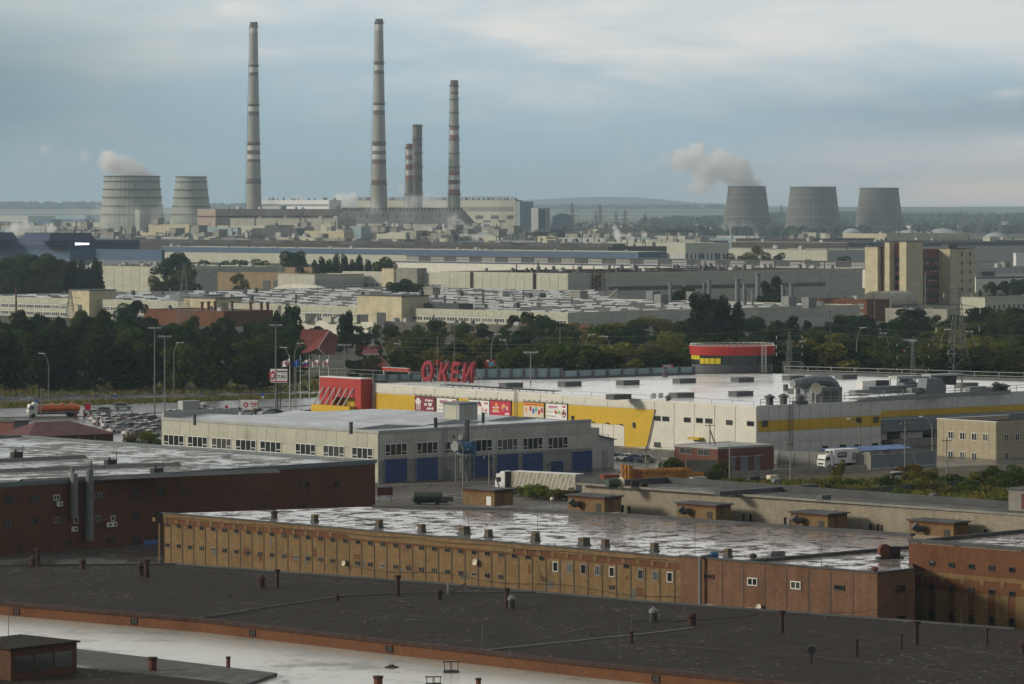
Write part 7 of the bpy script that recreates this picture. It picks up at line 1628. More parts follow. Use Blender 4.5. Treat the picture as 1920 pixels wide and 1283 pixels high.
def landmark(u, where):
 for a, t in LM:
  if u < a: return t
 return where
KEEP = [(603, 46, 1290), (702, 44, 1120), (1615, 9, 1095), (1694, 9, 1130), (1777, 14, 1090), (1703, 22, 1232), (1188, 12, 1025), (1260, 20, 960), (932, 26, 1018)]
D_, G_, O_, A_ = 'leaf_dark', 'leaf_green', 'leaf_olive', 'leaf_autumn'
belt(-40, 250, 1050, 1420, 6, 7.4, [(-40, 588, 640), (250, 592, 630)], [('tall', D_), ('tall', D_), ('broad', D_), ('tall', G_)], 'at the far left behind the road', 'trees of the belt beyond the road')
belt(250, 560, 1050, 1420, 6, 7.4, [(250, 598, 640), (560, 600, 650)], [('tall', D_), ('broad', G_), ('broad', D_), ('tall', G_)], 'between the floodlight masts and the flagpoles', 'trees of the belt beyond the road')
belt(560, 740, 1120, 1440, 5, 8, [(560, 625, 690), (640, 628, 680), (740, 622, 676)], [('broad', D_), ('tall', D_), ('broad', G_)], 'around the red roofed houses', 'trees of the belt beyond the road')
belt(740, 1060, 1010, 1440, 6, 8, [(740, 614, 660), (900, 610, 656), (1060, 606, 656)], [('broad', G_), ('broad', O_), ('broad', D_), ('broad', G_)], 'behind the red rooftop letters', 'trees of the belt beyond the road')
belt(1060, 1300, 1010, 1440, 6, 8, [(1060, 604, 654), (1300, 594, 652)], [('broad', D_), ('broad', G_), ('round', O_), ('broad', O_)], 'left of the round pavilion', 'trees of the belt beyond the road')
belt(1300, 1480, 980, 1440, 6, 8, [(1300, 596, 655), (1480, 594, 652)], [('broad', D_), ('tall', D_), ('broad', G_)], 'right behind the round pavilion', 'trees of the belt beyond the road')
belt(1480, 1960, 1000, 1460, 7, 8, [(1480, 594, 655), (1700, 592, 655), (1800, 585, 664), (1960, 580, 650)], [('broad', D_), ('broad', D_), ('tall', D_), ('round', G_), ('broad', G_), ('broad', O_)], 'at the right beyond the hypermarket railing', 'trees of the belt beyond the road')
for k, a in enumerate(((1130, 648, 1015), (1160, 652, 1012), (1190, 655, 1018))): tree_px('round', A_, *a, ('leftmost', 'middle', 'rightmost')[k]+' of three yellow-orange autumn trees beside the lamp post', None, 1.0)
for a in ((('poplar'), D_, 541, 571, 1330, 'tall dark poplar pushing above the belt left of the red roof'), ('poplar', D_, 519, 582, 1345, 'second tall poplar just left of the highest one'), ('tall', D_, 553, 577, 1320, 'wind bent dark tree right of the tall poplars'), ('tall', D_, 650, 583, 1320, 'dark tree between the red roof and the low workshops'), ('broad', D_, 256, 562, 1560, 'round dark tree against the skylight factory at the left'),
 ('tall', D_, 1306, 556, 1280, 'left of the three tall poplars behind the pavilion', ), ('tall', D_, 1330, 552, 1290, 'highest dark poplar in the cluster above the belt'), ('tall', D_, 1354, 556, 1285, 'right one of the tall poplars above the belt'), ('poplar', D_, 1383, 566, 1290, 'slim poplar at the right of the tall cluster'), ('broad', D_, 990, 584, 1470, 'dark broad tree before the right end of the skylight factory'), ('broad', D_, 1018, 590, 1465, 'second dark tree before the skylight factory end'), ('broad', D_, 965, 590, 1468, 'third dark tree left of the pair before the factory'),
 ('broad', D_, 1292, 536, 1700, 'round dark tree in front of the large grey panel hall'), ('round', D_, 1275, 541, 1705, 'low dark bush-like tree in front of the panel hall'), ('tall', D_, 1456, 521, 1690, 'tall tree standing before the grey panel hall right part'), ('tall', D_, 1436, 530, 1695, 'smaller tree left of the tall one by the panel hall'),
 ('broad', D_, 330, 472, 2000, 'big dark conical tree before the pale panel hall'), ('broad', D_, 318, 482, 2005, 'left side of the big tree clump before the pale panel hall'), ('broad', G_, 352, 500, 1990, 'lower green tree right of the big dark tree'), ('round', O_, 298, 512, 1990, 'olive tree at the left foot of the big dark tree'), ('broad', O_, 450, 514, 1990, 'olive tree before the ochre sheds'),
 ('round', D_, 240, 565, 1545, 'small dark tree left of the round one at the factory'), ('broad', D_, 552, 470, 2300, 'dark tree standing before the blue fascia hall'), ('round', D_, 404, 484, 2330, 'small round dark tree before the blue fascia hall'), ('round', D_, 461, 482, 2330, 'left one of two small round trees by the blue hall'), ('round', D_, 478, 484, 2330, 'right one of two small round trees by the blue hall'),
 ('broad', G_, 725, 484, 2150, 'large tree at the right end of the poplar row'), ('broad', D_, 762, 522, 1880, 'dark tree in front of the cream office block'), ('round', D_, 785, 528, 1870, 'lower dark tree in front of the cream office block'), ('broad', D_, 742, 528, 1875, 'tree hiding the foot of the yellow stair tower'),
 ('broad', O_, 1415, 463, 2750, 'largest olive tree among the sheds left of the tower block'), ('round', D_, 1383, 472, 2760, 'dark tree left of the olive one among the sheds'), ('round', D_, 1452, 470, 2760, 'dark round tree right of the olive one'), ('round', D_, 1583, 478, 2700, 'round tree before the cream panel hall'), ('round', D_, 1505, 484, 2500, 'dark tree rising above the lantern roof'), ('round', D_, 1482, 490, 2480, 'left low tree on the lantern roof side'), ('round', D_, 1524, 490, 2480, 'right low tree on the lantern roof side'),
 ('broad', D_, 1860, 528, 1960, 'dark tree right of the tower block, leftmost'), ('broad', D_, 1885, 526, 1955, 'dark tree right of the tower block, second'), ('broad', D_, 1908, 523, 1950, 'dark tree right of the tower block, third'), ('broad', D_, 1930, 524, 1950, 'dark tree cut by the right edge beyond the tower block'), ('poplar', G_, 1838, 543, 1900, 'slim green tree at the foot of the tower block')):
 tree_px(*a)
for k, (u, vt) in enumerate(((-12, 492), (8, 486), (32, 480), (62, 476), (88, 478), (108, 486), (72, 500), (40, 502), (100, 506), (15, 508))): tree_px('broad', rnd.choice((D_, G_)), u, vt, 2020+rnd.uniform(-40, 40), ('tenth', 'second', 'third', 'fourth', 'fifth', 'sixth', 'lowest middle', 'low left', 'low right', 'lowest left')[k]+' tree of the big dark clump below the blue plant', 'trees in the clump below the blue plant', 1.1)
for k, (u, vt) in enumerate(((126, 492), (139, 486), (153, 488), (166, 500), (180, 484), (186, 490))): tree_px('poplar', D_, u, vt, 2040, ('first', 'second', 'third', 'fourth, shortest,', 'fifth, tallest,', 'sixth')[k]+' poplar from the left in the row below the blue plant')
for k, (u, vt) in enumerate(((590, 487), (603, 481), (617, 486), (631, 476), (645, 477), (661, 486), (674, 478), (690, 486))): tree_px('poplar', D_, u, vt, 2180, ('first', 'second', 'third', 'fourth', 'fifth', 'sixth', 'seventh', 'eighth')[k]+' poplar from the left in the row before the long halls')
for k, (mt, u, vb, wpx, hpx, lab) in enumerate((('leaf_bright', 1010, 934, 40, 34, 'bright green bush growing in front of the tilt trailer'), ('leaf_bright', 985, 930, 30, 24, 'green bush under the tilt trailer beside the cab'), ('leaf_olive', 1040, 938, 36, 26, 'yellowish bush below the rear of the tilt trailer'), ('leaf_bright', 968, 920, 26, 26, 'small green bush beside the semi-trailer cab'),
 ('leaf_green', 1262, 884, 44, 40, 'green bush left of the brick transformer shed'), ('leaf_green', 1350, 896, 44, 44, 'tall green bush right of the orange crates'), ('leaf_green', 1335, 900, 30, 30, 'lower green bush at the right end of the orange crates'), ('leaf_olive', 1570, 900, 26, 44, 'olive bush in front of the white delivery truck'), ('leaf_olive', 1545, 912, 60, 24, 'wide low olive bush below the delivery truck'),
 ('leaf_green', 1595, 914, 46, 26, 'low green bush right of the wide olive one'), ('leaf_green', 1662, 916, 44, 40, 'dense round green bush by the concrete fence'), ('leaf_autumn', 1710, 900, 50, 40, 'reddish-yellow bush left of the tan office house'), ('leaf_olive', 1745, 905, 40, 34, 'olive bush beside the reddish-yellow one'), ('leaf_green', 1790, 908, 50, 30, 'green bush under the tan office windows'),
 ('leaf_dark2', 1862, 908, 54, 52, 'large dark bush covering the corner of the tan office house'), ('leaf_dark2', 1905, 902, 50, 44, 'dark bush at the right edge below the tan office house'), ('leaf_bright', 280, 836, 50, 34, 'bright green bush between the parked cars and the red hip roof'), ('leaf_olive', 244, 834, 36, 26, 'olive bush left of the bright one below the parked cars'), ('leaf_green', 262, 842, 30, 22, 'green bush behind the white vans'),
 ('leaf_dark2', 1600, 735, 60, 20, 'x'))):
 if lab == 'x': continue
 p = RP(u, vb, 0); s_ = p.y/F; mt = 'leaf_green' if mt == 'leaf_dark2' else mt
 tree('bush', mt, p, hpx*s_, lab, None, wpx/hpx)
for k, (u, vb) in enumerate(((362, 865), (375, 862), (420, 868), (468, 872), (520, 882), (548, 884), (583, 888))):
 pass
def grass(name, zones, seed=3):
 r = np.random.default_rng(seed); C = []
 for pix, n, h in zones:
  P0 = [RP(u, v, 0) for u, v in pix]
  for _ in range(n):
   a, b_ = r.random(), r.random(); p = P0[0].lerp(P0[1], a).lerp(P0[3].lerp(P0[2], a), b_); C.append((p.x, p.y, h*r.uniform(.4, 1.3)))
 C = np.array(C); n = len(C); ang = r.uniform(0, 6.3, n); w = C[:, 2]*r.uniform(.25, .6, n); lean = r.normal(0, .25, (n, 2))*C[:, 2:3]
 dx, dy = np.cos(ang)*w, np.sin(ang)*w; V = np.zeros((n, 3, 3)); V[:, 0] = np.stack([C[:, 0]-dx, C[:, 1]-dy, np.zeros(n)], 1); V[:, 1] = np.stack([C[:, 0]+dx, C[:, 1]+dy, np.zeros(n)], 1); V[:, 2] = np.stack([C[:, 0]+lean[:, 0], C[:, 1]+lean[:, 1], C[:, 2]], 1)
 me = bpy.data.meshes.new(name); me.from_pydata(V.reshape(-1, 3).tolist(), [], [(3*i, 3*i+1, 3*i+2) for i in range(n)]); me.materials.append(MATS['leaf_olive']); me.materials.append(MATS['leaf_autumn']); me.materials.append(MATS['leaf_green'])
 me.polygons.foreach_set('material_index', r.choice(3, n, p=(.5, .2, .3)).astype(np.int32)); return tag(link(name, me), kind='stuff')
grass('grass', [([(1370, 905), (1960, 900), (1960, 955), (1480, 925)], 16000, .75), ([(1130, 930), (1330, 890), (1480, 925), (1350, 930)], 4000, .45), ([(-40, 768), (640, 744), (640, 738), (-40, 758)], 7000, .5), ([(-40, 744), (1300, 726), (1300, 700), (-40, 715)], 9000, .8), ([(1500, 862), (1640, 856), (1640, 866), (1450, 872)], 1200, .4), ([(300, 905), (700, 930), (700, 922), (300, 895)], 1500, .6)])
for a in (((250, 842), (310, 852)),): pass
for k, (mt, u, vb, wpx, hpx) in enumerate((('leaf_olive', 1480, 922, 46, 16), ('leaf_green', 1520, 928, 50, 22), ('leaf_olive', 1610, 936, 44, 26), ('leaf_green', 1640, 940, 40, 30), ('leaf_green', 1680, 944, 46, 44), ('leaf_olive', 1725, 922, 54, 44), ('leaf_autumn', 1715, 906, 40, 34), ('leaf_olive', 1770, 928, 60, 30), ('leaf_green', 1810, 924, 56, 34), ('leaf_olive', 1840, 915, 50, 36), ('leaf_green', 1880, 918, 60, 50), ('leaf_green', 1915, 914, 50, 52), ('leaf_olive', 1700, 950, 60, 18), ('leaf_olive', 1800, 950, 80, 20), ('leaf_green', 1870, 948, 70, 18), ('leaf_olive', 1560, 925, 40, 26), ('leaf_bright', 1030, 936, 50, 26), ('leaf_bright', 997, 935, 30, 36), ('leaf_olive', 1062, 938, 36, 28), ('leaf_green', 1390, 906, 50, 14), ('leaf_green', 300, 838, 30, 20))):
 p = RP(u, vb, 0); tree('bush', mt, p, hpx*p.y/F, CN[mt]+' scrub bush on the waste ground '+('by the lorry' if u < 1100 else 'along the overgrown fence at the right' if u > 1450 else 'beside the yard'), 'scrub bushes on the waste ground', wpx/hpx)
# ---- small buildings near the yards
b = B('hip_roof_house', 'low dark red hip roofed brick house beside the car park', 'house', (218, 813), 3.2, 60, 219, vpl=-6000);
p0, p1 = RP(55, 820, 3.2), RP(219, 813, 3.2)
b.root.location = (p0.x, p0.y, 0); d_ = p1-p0; b.root.rotation_euler = (0, 0, atan2(d_.y, d_.x)); L = d_.length; Wd = 12
m = MB(); m.box(0, L-.5, .5, Wd, 0, 3.2); m.build('wall', 'brick_dark', b.root)
rz_ = 3.2+2.6; m = MB(); A = [(-.4, 0, 3.2), (L, 0, 3.2), (L, Wd+.6, 3.2), (-.4, Wd+.6, 3.2)]; R = [(5, Wd/2, rz_), (L-7.5, Wd/2, rz_)]
m.face([A[0], A[1], R[1], R[0]]); m.face([A[1], A[2], R[1]]); m.face([A[2], A[3], R[0], R[1]]); m.face([A[3], A[0], R[0]]); m.build('roof', 'hip_roof', b.root)
for x in (L*.45, L*.62, L*.78): m = MB(); m.box(x, x+.6, .35, .5, 1, 2.2); m.build('window', 'pane_soft', b.root)
for x in (L*.55, L*.73): MB().tube((x, 0, 1.8), (x+.4, -.2, 3.0), .16, .16, 6).build('downpipe', 'galv', b.root)
b = B('brick_shed', 'brick and grey metal shed with a flat roof at the left edge', 'shed', (27, 792), 5.4, -80, 54, vpl=-6000); m = MB(); m.box(0, b.W, 0, 25, 0, 5.4); m.build('wall', 'slate', b.root); m = MB(); m.box(-.1, 0, 0, 25, 0, 5.2); m.build('side_wall', 'brick_red2', b.root); m = MB(); m.box(-.5, b.W+.3, -.4, 25, 5.4, 5.7); m.build('roof', 'roof_mid', b.root); m = MB(); m.box(b.W*.35, b.W*.6, -.08, 0, 1.2, 3.8); m.build('door', 'glass_dark', b.root)
b = B('yard_canopy', 'low dark canopy roof over white boxes behind the red brick workshop', 'canopy', (190, 841), 2.3, 120, 192, vpl=-6000); m = MB(); m.box(-1, b.W+1, 0, 8, 2.1, 2.3); m.build('roof', 'soot', b.root);
m = MB(); m.box(0, b.W, 5, 7, 0, 2.1); m.build('wall', 'brick_dark', b.root)
b = B('transformer_shed', 'dark red brick transformer shed with grey doors and a flat roof', 'shed', (1346, 840), 4.6, 1265, 1451, vpl=-5200); TS = b; b.shell('brick_red2', 'roof_pale', .12, pt=.2, parm='light_grey')
for u0, v0, u1, v1 in ((1275, 839, 1297, 852), (1309, 842, 1330, 855)):
 b.win('L', u0, v0, u1, v1, 2, 'frame_grey', 'pane_soft', .08)
 t, z = b.on('L', (u0+u1)/2, v0-1); m = MB(); m.box(-.25, 0, t-1.2, t+1.2, z, z+.13); m.build('lintel', 'light_grey', b.root)
for u0, u1 in ((1369, 1378), (1388, 1402), (1413, 1425)):
 t0, _ = b.on('R', u0, 870); t1, _ = b.on('R', u1, 870); m = MB(); m.box(t0, t1, -.08, 0, 0, 2.5); m.build('door', 'slate', b.root); m = MB(); m.box(t0-.3, t1+.3, -.3, 0, 2.65, 2.8); m.build('lintel', 'light_grey', b.root)
b = B('tan_office_house', 'two storey tan clad office house with white windows and a sunken roof', 'office house', (1868, 792), 7.4, 1757, 2000, vpl=-5200); TH = b
m = MB(); m.prism(b.foot, 0, b.h-.8, top=False); m.build('wall', 'tan_wall', b.root)
m = MB(); m.prism(b.foot, b.h-.9, b.h-.8); m.build('roof', 'roof_dark', b.root)
m = MB(); W, D = b.W, b.D; m.box(0, .35, 0, D, b.h-.8, b.h); m.box(.35, W, 0, .35, b.h-.8, b.h); m.box(.35, W, D-.35, D, b.h-.8, b.h); m.build('parapet', 'tan_wall', b.root)
m = MB(); m.box(-.1, .45, -.1, D+.1, b.h, b.h+.12); m.box(.45, W, D-.4, D+.1, b.h, b.h+.12); m.build('coping', 'white_paint', b.root)
b.panels('L', .1, D-.1, .1, b.h-.1, 9, 8, 'tan_wall', gap=.05, th=.05)
b.panels('R', .1, 26, .1, b.h-.1, 9, 8, 'tan_wall', gap=.05, th=.05)
for u, v in ((1783, 816), (1805, 817.5), (1827, 819), (1848, 820.5), (1783, 852.5), (1805, 854), (1827, 856)):
 b.win('L', u-5, v-7.5, u+5, v+7.5, 2, 'frame_white', 'pane', .1, off=-.06)
for u, v in ((1887, 821), (1907, 820), (1887, 855)): b.win('R', u-4, v-7, u+4, v+7, 2, 'frame_white', 'pane', .1, off=-.06)
b2 = B('blue_lean_to', 'long low blue sheet roof between the delivery truck and the loading bays', 'canopy', (1560, 846), 2.9, 1500, 1712, vpl=V2); m = MB(); m.face([(0, 0, 2.6), (b2.W, 0, 2.6), (b2.W, 3.5, 3.2), (0, 3.5, 3.2)]); m.face([(0, 0, 2.5), (0, 3.5, 3.1), (b2.W, 3.5, 3.1), (b2.W, 0, 2.5)]); m.build('roof', 'blue_sheet', b2.root); m = MB(); [m.box(x, x+.15, .1, .25, 0, 2.5) for x in np.linspace(0, b2.W-.2, 8)]; m.build('post', 'frame_grey', b2.root)
def fence(pix, hgt, pw, label, mat='concrete', z=0, name='concrete_fence', pmat='concrete', cat='fence'):
 P_ = [RP(u, v, 0) for u, v in pix]; root = empty(name, P_[0], 0, label, cat); k = 0
 for a, c in zip(P_, P_[1:]):
  d = c-a; n = max(int(d.length/pw), 1); w = d.length/n; rz = atan2(d.y, d.x); m = MB(); m.box(.08, w-.08, -.05, .05, .15, hgt); me = m.mesh('panel', mat); m = MB(); m.box(-.1, .1, -.12, .12, 0, hgt+.08); mp = m.mesh('post', pmat)
  for i in range(n):
   o = link('panel', me, root, (a+d*i/n-P_[0])); o.rotation_euler = (0, 0, rz); o = link('post', mp, root, (a+d*i/n-P_[0])); o.rotation_euler = (0, 0, rz)
 return root
fence([(1452, 872), (1460, 873), (1545, 876), (1625, 879)], 2.9, 2.6, 'long grey panel fence behind the white delivery truck', 'mid_grey', name='panel_fence')
fence([(1622, 880), (1632, 880.5)], 3.3, 1.3, 'pale gate pillar section in the long grey fence', 'concrete', name='gate_pillar')
fence([(1632, 880.5), (1755, 872)], 2.7, 2.8, 'blue-grey sheet fence between the gate pillar and the tan house', 'slate', name='panel_fence')
fence([(1360, 897), (1480, 893), (1560, 889), (1625, 884)], 1.3, 3, 'low pale concrete fence along the lane before the brick shed', 'concrete', name='low_fence')
fence([(1545, 934), (1640, 929), (1755, 920), (1960, 905)], 1.4, 2.5, 'dark concrete fence overgrown with bushes above the grass', 'soot', pmat='soot')
fence([(1216, 836), (1170, 848), (1152, 846)], .9, 3, 'low brown retaining wall of the parking bay', 'concrete_dark', name='retaining_wall', cat='wall') if False else None
b3 = fence([(1152, 852), (1265, 862)], 1.5, 4, 'low brown wall behind the four parked cars', 'concrete_dark', name='retaining_wall', cat='wall')
e = fence([(1287, 893), (1345, 893)], 3.0, 8.0, 'grey wooden hoarding in front of the transformer shed', 'concrete_dark', name='hoarding')
b4 = B('metal_garage', 'small pale metal garage box between bush and hoarding', 'garage', (1300, 896), 2.2, 1292, 1325, vpl=-5200); b4.shell('light_grey', 'roof_pale', .05)
# ---- crates
m = MB(); s_ = .76; hh = .70
for z in np.linspace(.12, hh-.22, 4):
 m.box(-s_/2, s_/2, -s_/2, -s_/2+.04, z, z+.13); m.box(-s_/2, -s_/2+.04, -s_/2+.04, s_/2, z, z+.13); m.box(s_/2-.04, s_/2, -s_/2+.04, s_/2, z, z+.13); m.box(-s_/2+.04, s_/2-.04, s_/2-.04, s_/2, z, z+.13)
for x in (-s_/2+.02, 0, s_/2-.12): m.box(x-.05, x+.07, -s_/2-.03, -s_/2, 0, .84); m.box(-s_/2-.03, -s_/2, x-.05, x+.07, 0, .84)
m.box(-s_/2+.05, s_/2-.05, -s_/2+.05, s_/2-.05, .08, .14)
crm = {k: m.mesh('wooden_crate', k) for k in ('crate_orange', 'crate_dark')}
C0 = RP(1176, 915, 0); C1 = RP(1322, 902, 0)
a_ = Vector((GB.b[0], GB.b[1], 0)); n_ = Vector((GB.a[0], GB.a[1], 0)); base = RP(1180, 912, 0)
ORD = 'first second third fourth fifth sixth seventh eighth ninth tenth eleventh twelfth thirteenth fourteenth fifteenth sixteenth seventeenth'.split()
for col_ in range(17):
 for row in range(3 if col_ != 0 else 4):
  for dep_ in range(3):
   p = RP(1182+col_*8.3, 907-col_*.3, 0)+n_*(dep_*.85)
   p.z = row*.85
   if col_ > 13 and row == 2: continue
   o = link('wooden_crate', crm['crate_dark' if 0 < col_ < 3 else 'crate_orange'], loc=p); o.rotation_euler = (0, 0, GB.root.rotation_euler[2]+rnd.uniform(-.04, .04)-.5)
   rw = ('bottom', 'second', 'third', 'top')[row]
   tag(o, '%s crate, %s layer, %s column from the left, %s row' % ('dark red' if 0 < col_ < 3 else 'orange', rw, ORD[col_], ('front', 'middle', 'back')[dep_]), 'crate', 'slatted crates stacked by the yard')
m = MB(); m.box(-1.6, 1.6, -.8, .8, 0, 1.3);
for u, v, lab, c in ((1143, 903, 'low stack of rusty red crates left of the orange ones', 'crate_dark'),):
 e = empty('crate_pile', RP(u, v, 0), .5, lab, 'crate'); m.build('crate', c, e)
# ---- vehicles
def wheelset(m, xs, ys, r, w):
 for x in xs:
  for y in ys: m.tube((x, y-w/2, r), (x, y+w/2, r), r, r, 12)
def car_proto(kind):
 e = empty('parked_car', (0, 0, -50), 0, 'x', 'car')
 if kind == 'suv': prof = [(-2.2, .45), (-2.25, .95), (-2.0, 1.05), (1.0, 1.08), (2.1, .92), (2.25, .6), (2.2, .35), (-2.1, .35)]; cab = [(-2.05, 1.02), (-1.85, 1.62), (-.2, 1.68), (.45, 1.62), (1.15, 1.04)]
 elif kind == 'van': prof = [(-2.7, .45), (-2.75, 1.3), (1.7, 1.3), (2.55, 1.05), (2.75, .65), (2.7, .35), (-2.6, .35)]; cab = [(-2.72, 1.28), (-2.6, 2.3), (.9, 2.4), (1.3, 2.25), (2.1, 1.22)]
 else: prof = [(-2.1, .45), (-2.15, .85), (-1.5, .95), (1.0, .93), (1.95, .78), (2.1, .55), (2.05, .3), (-2.0, .3)]; cab = [(-1.6, .92), (-1.05, 1.38), (-.1, 1.43), (.35, 1.38), (1.05, .92)]
 hw = .86 if kind != 'van' else 1.0
 m = MB(); n = len(prof); ins = .10
 b0 = m.pts([(x, -hw, z) for x, z in prof]+[(x, hw, z) for x, z in prof]); m.f.append(tuple(b0+i for i in range(n))); m.f.append(tuple(b0+n+i for i in range(n))[::-1]); m.mi += [0, 0]
 for i in range(n): j = (i+1) % n; m.f.append((b0+i, b0+n+i, b0+n+j, b0+j)); m.mi.append(0)
 m.build('body', 'car_paint', e)
 g = MB(); n = len(cab); hw2 = hw-.16
 A = [(x, -(hw-.05 if i in (0, n-1) else hw2), z) for i, (x, z) in enumerate(cab)]; Bk = [(x, -y, z) for x, y, z in A]
 g.face(A[::-1] if False else A[::-1]); g.face(Bk)
 for i in (0, n-2): g.face([A[i], A[i+1], Bk[i+1], Bk[i]])
 g.build('glasshouse', 'pane', e)
 r_ = MB();
 for i in range(1, n-2): r_.face([(A[i][0], A[i][1], A[i][2]+.02), (A[i+1][0], A[i+1][1], A[i+1][2]+.02), (Bk[i+1][0], Bk[i+1][1], A[i+1][2]+.02), (Bk[i][0], Bk[i][1], A[i][2]+.02)])
 for i in (0, 1, n-2):
  for s_ in (A, Bk): p = s_[i]; q_ = s_[i+1]; r_.tube(p, q_, .045, .045, 4)
 mid = n//2
 for s_ in (-1, 1): r_.tube((-.1 if kind != 'van' else .6, s_*(hw-.05), cab[0][1]), (-.1 if kind != 'van' else .6, s_*hw2, cab[2][1]), .05, .05, 4)
 if kind == 'van':
  for s_ in (-1, 1): r_.box(-2.6, .4, s_*(hw-.07)-.03, s_*(hw-.07)+.03, 1.3, 2.3)
 r_.build('roof', 'car_paint', e)
 wr = .34 if kind != 'van' else .38
 for x in (-1.3, 1.32) if kind != 'van' else (-1.7, 1.75):
  for s_ in (-1, 1):
   w = MB(); w.tube((x, s_*(hw-.16), wr), (x, s_*(hw+.02), wr), wr, wr, 14); wo = w.build('wheel', 'rubber', e); w = MB(); w.tube((x, s_*(hw+.02), wr), (x, s_*(hw+.035), wr), wr*.55, wr*.5, 10); w.build('rim', 'galv', wo)
 fx = prof[4][0] if kind != 'van' else 2.6
 for s_ in (-1, 1):
  l = MB(); l.box(fx-.02, fx+.1, s_*.62-.17, s_*.62+.17, .62, .78); l.build('headlight', 'ink_white', e); l = MB(); l.box(prof[1][0]-.03, prof[1][0]+.05, s_*.68-.12, s_*.68+.12, .7, .88); l.build('tail_light', 'ink_red', e)
 return e
PC = {k: car_proto(k) for k in ('sedan', 'suv', 'van')}; used = set()
def car(kind, u, v, rz, color, label, group=None, name=None):
 p = RP(u, v, 0); pr = PC[kind]
 if kind in used: e = copy_tree(pr, p, rz, label=label, color=color)
 else:
  used.add(kind); e = pr; e.location = p; e.rotation_euler = (0, 0, rz); e['label'] = label
  for c in e.children: c.color = tuple(color)+(1,)
 if kind == 'van': e.name = 'parked_van'; e['category'] = 'van'
 if group: e['group'] = group
 elif 'group' in e: del e['group']
 return e
Wt, Sv, Bk, Bl, Rd, Gy, Bg, Gn = (.62, .62, .60), (.36, .38, .39), (.018, .018, .02), (.03, .06, .16), (.12, .015, .02), (.10, .105, .11), (.45, .43, .34), (.04, .09, .05)
car('suv', 231, 768, .1, Sv, 'silver hatchback driving alone on the wet road'); car('suv', 193, 776, pi-.2, Gy, 'dark grey estate car on the road edge above the parked cars'); car('sedan', 172, 779, pi+.1, Wt, 'white car half hidden left of the dark grey estate')
lot = [('suv', 190, 795, Wt, 'white estate car nearest the hip roof'), ('suv', 208, 802, Wt, 'white hatchback right of the white estate'), ('suv', 226, 797, Bg, 'beige off-roader in the upper row'), ('sedan', 232, 786, Sv, 'silver car at the top of the lot'), ('sedan', 244, 795, Sv, 'silver saloon right of the beige off-roader'), ('suv', 240, 806, Bk, 'black off-roader in the middle of the lot'), ('sedan', 256, 803, Wt, 'white saloon beside the black off-roader'),
 ('sedan', 262, 792, Bg, 'beige saloon in the upper right row'), ('sedan', 276, 799, Wt, 'white saloon at the centre right'), ('suv', 286, 792, Gy, 'dark hatchback by the light mast'), ('sedan', 255, 811, Rd, 'dark red saloon in the lower row'), ('sedan', 273, 813, Wt, 'white saloon below the dark red one'), ('sedan', 292, 808, Rd, 'maroon saloon by the corner of the garage building'), ('sedan', 218, 811, Wt, 'white saloon in the lower left'), ('sedan', 297, 799, Sv, 'silver car at the right end'),
 ('suv', 322, 781, Wt, 'white off-roader above the garage roof edge'), ('suv', 333, 781, Wt, 'second white off-roader right of it'), ('sedan', 345, 783, Sv, 'silver saloon above the garage roof'), ('sedan', 384, 776, Wt, 'white saloon beside the grey box truck'), ('sedan', 398, 777, Sv, 'silver car right of the white saloon'), ('sedan', 411, 776, Gy, 'grey car in the far row'), ('sedan', 432, 778, Bk, 'black saloon in the far row'), ('suv', 447, 777, Bk, 'black off-roader in front of the low red and white board'), ('sedan', 460, 780, Wt, 'white car below the low board'),
 ('sedan', 484, 777, Gy, 'grey car right of the low board'), ('sedan', 499, 779, Sv, 'silver car with open tail at the far row end'), ('sedan', 515, 777, Bk, 'black saloon near the flagpoles'), ('sedan', 575, 779, Wt, 'white car below the flagpoles'), ('sedan', 590, 778, Wt, 'second white car left of the red portal')]
for k, (u, v) in enumerate(((183, 789), (199, 790), (214, 790), (250, 788), (268, 786), (204, 796), (236, 801), (270, 806), (284, 802), (228, 807), (246, 816), (262, 819), (283, 818), (296, 815), (306, 793))): lot.append((('sedan', 'suv')[k % 2], u, v, (Wt, Sv, Wt, Gy, Wt, Bg, Bk, Sv)[k % 8], '%s %s, %s of the packed rows' % (('white', 'silver', 'white', 'grey', 'white', 'beige', 'black', 'silver')[k % 8], ('saloon', 'estate')[k % 2], 'far row' if v < 792 else 'middle' if v < 808 else 'near row')))
for kd, u, v, c, lab in lot: car(kd, u, v, rnd.choice((.75, .8, -2.4, .7))+rnd.uniform(-.08, .08), c, lab+' in the car park', 'cars parked in the lot')
for u, v, c, lab in ((1158, 863, Bl, 'dark blue car half hidden at the left of the parking bay'), (1172, 864, Wt, 'white saloon in the parking bay below the yellow wall'), (1190, 865, Bl, 'blue saloon right of the white one in the parking bay'), (1210, 866, Gy, 'dark grey saloon at the right end of the parking bay')): car('sedan', u, v, pi-.35, c, lab)
car('van', 245, 864, pi-.5+pi, Wt, 'white minibus with a dark side window behind the brick workshop'); car('van', 275, 862, -.5, Wt, 'second white minibus beside the garage building corner'); car('van', 203, 858, -.5, Wt, 'white van roof half hidden behind the dark canopy'); car('suv', 1690, 902, .2, Wt, 'white car glimpsed behind the olive bushes'); car('sedan', 148, 864, .6, Wt, 'white car roof behind the red brick workshop'); car('sedan', 1057, 938, .2, Wt, 'small white car under the rear of the tilt trailer') if False else None
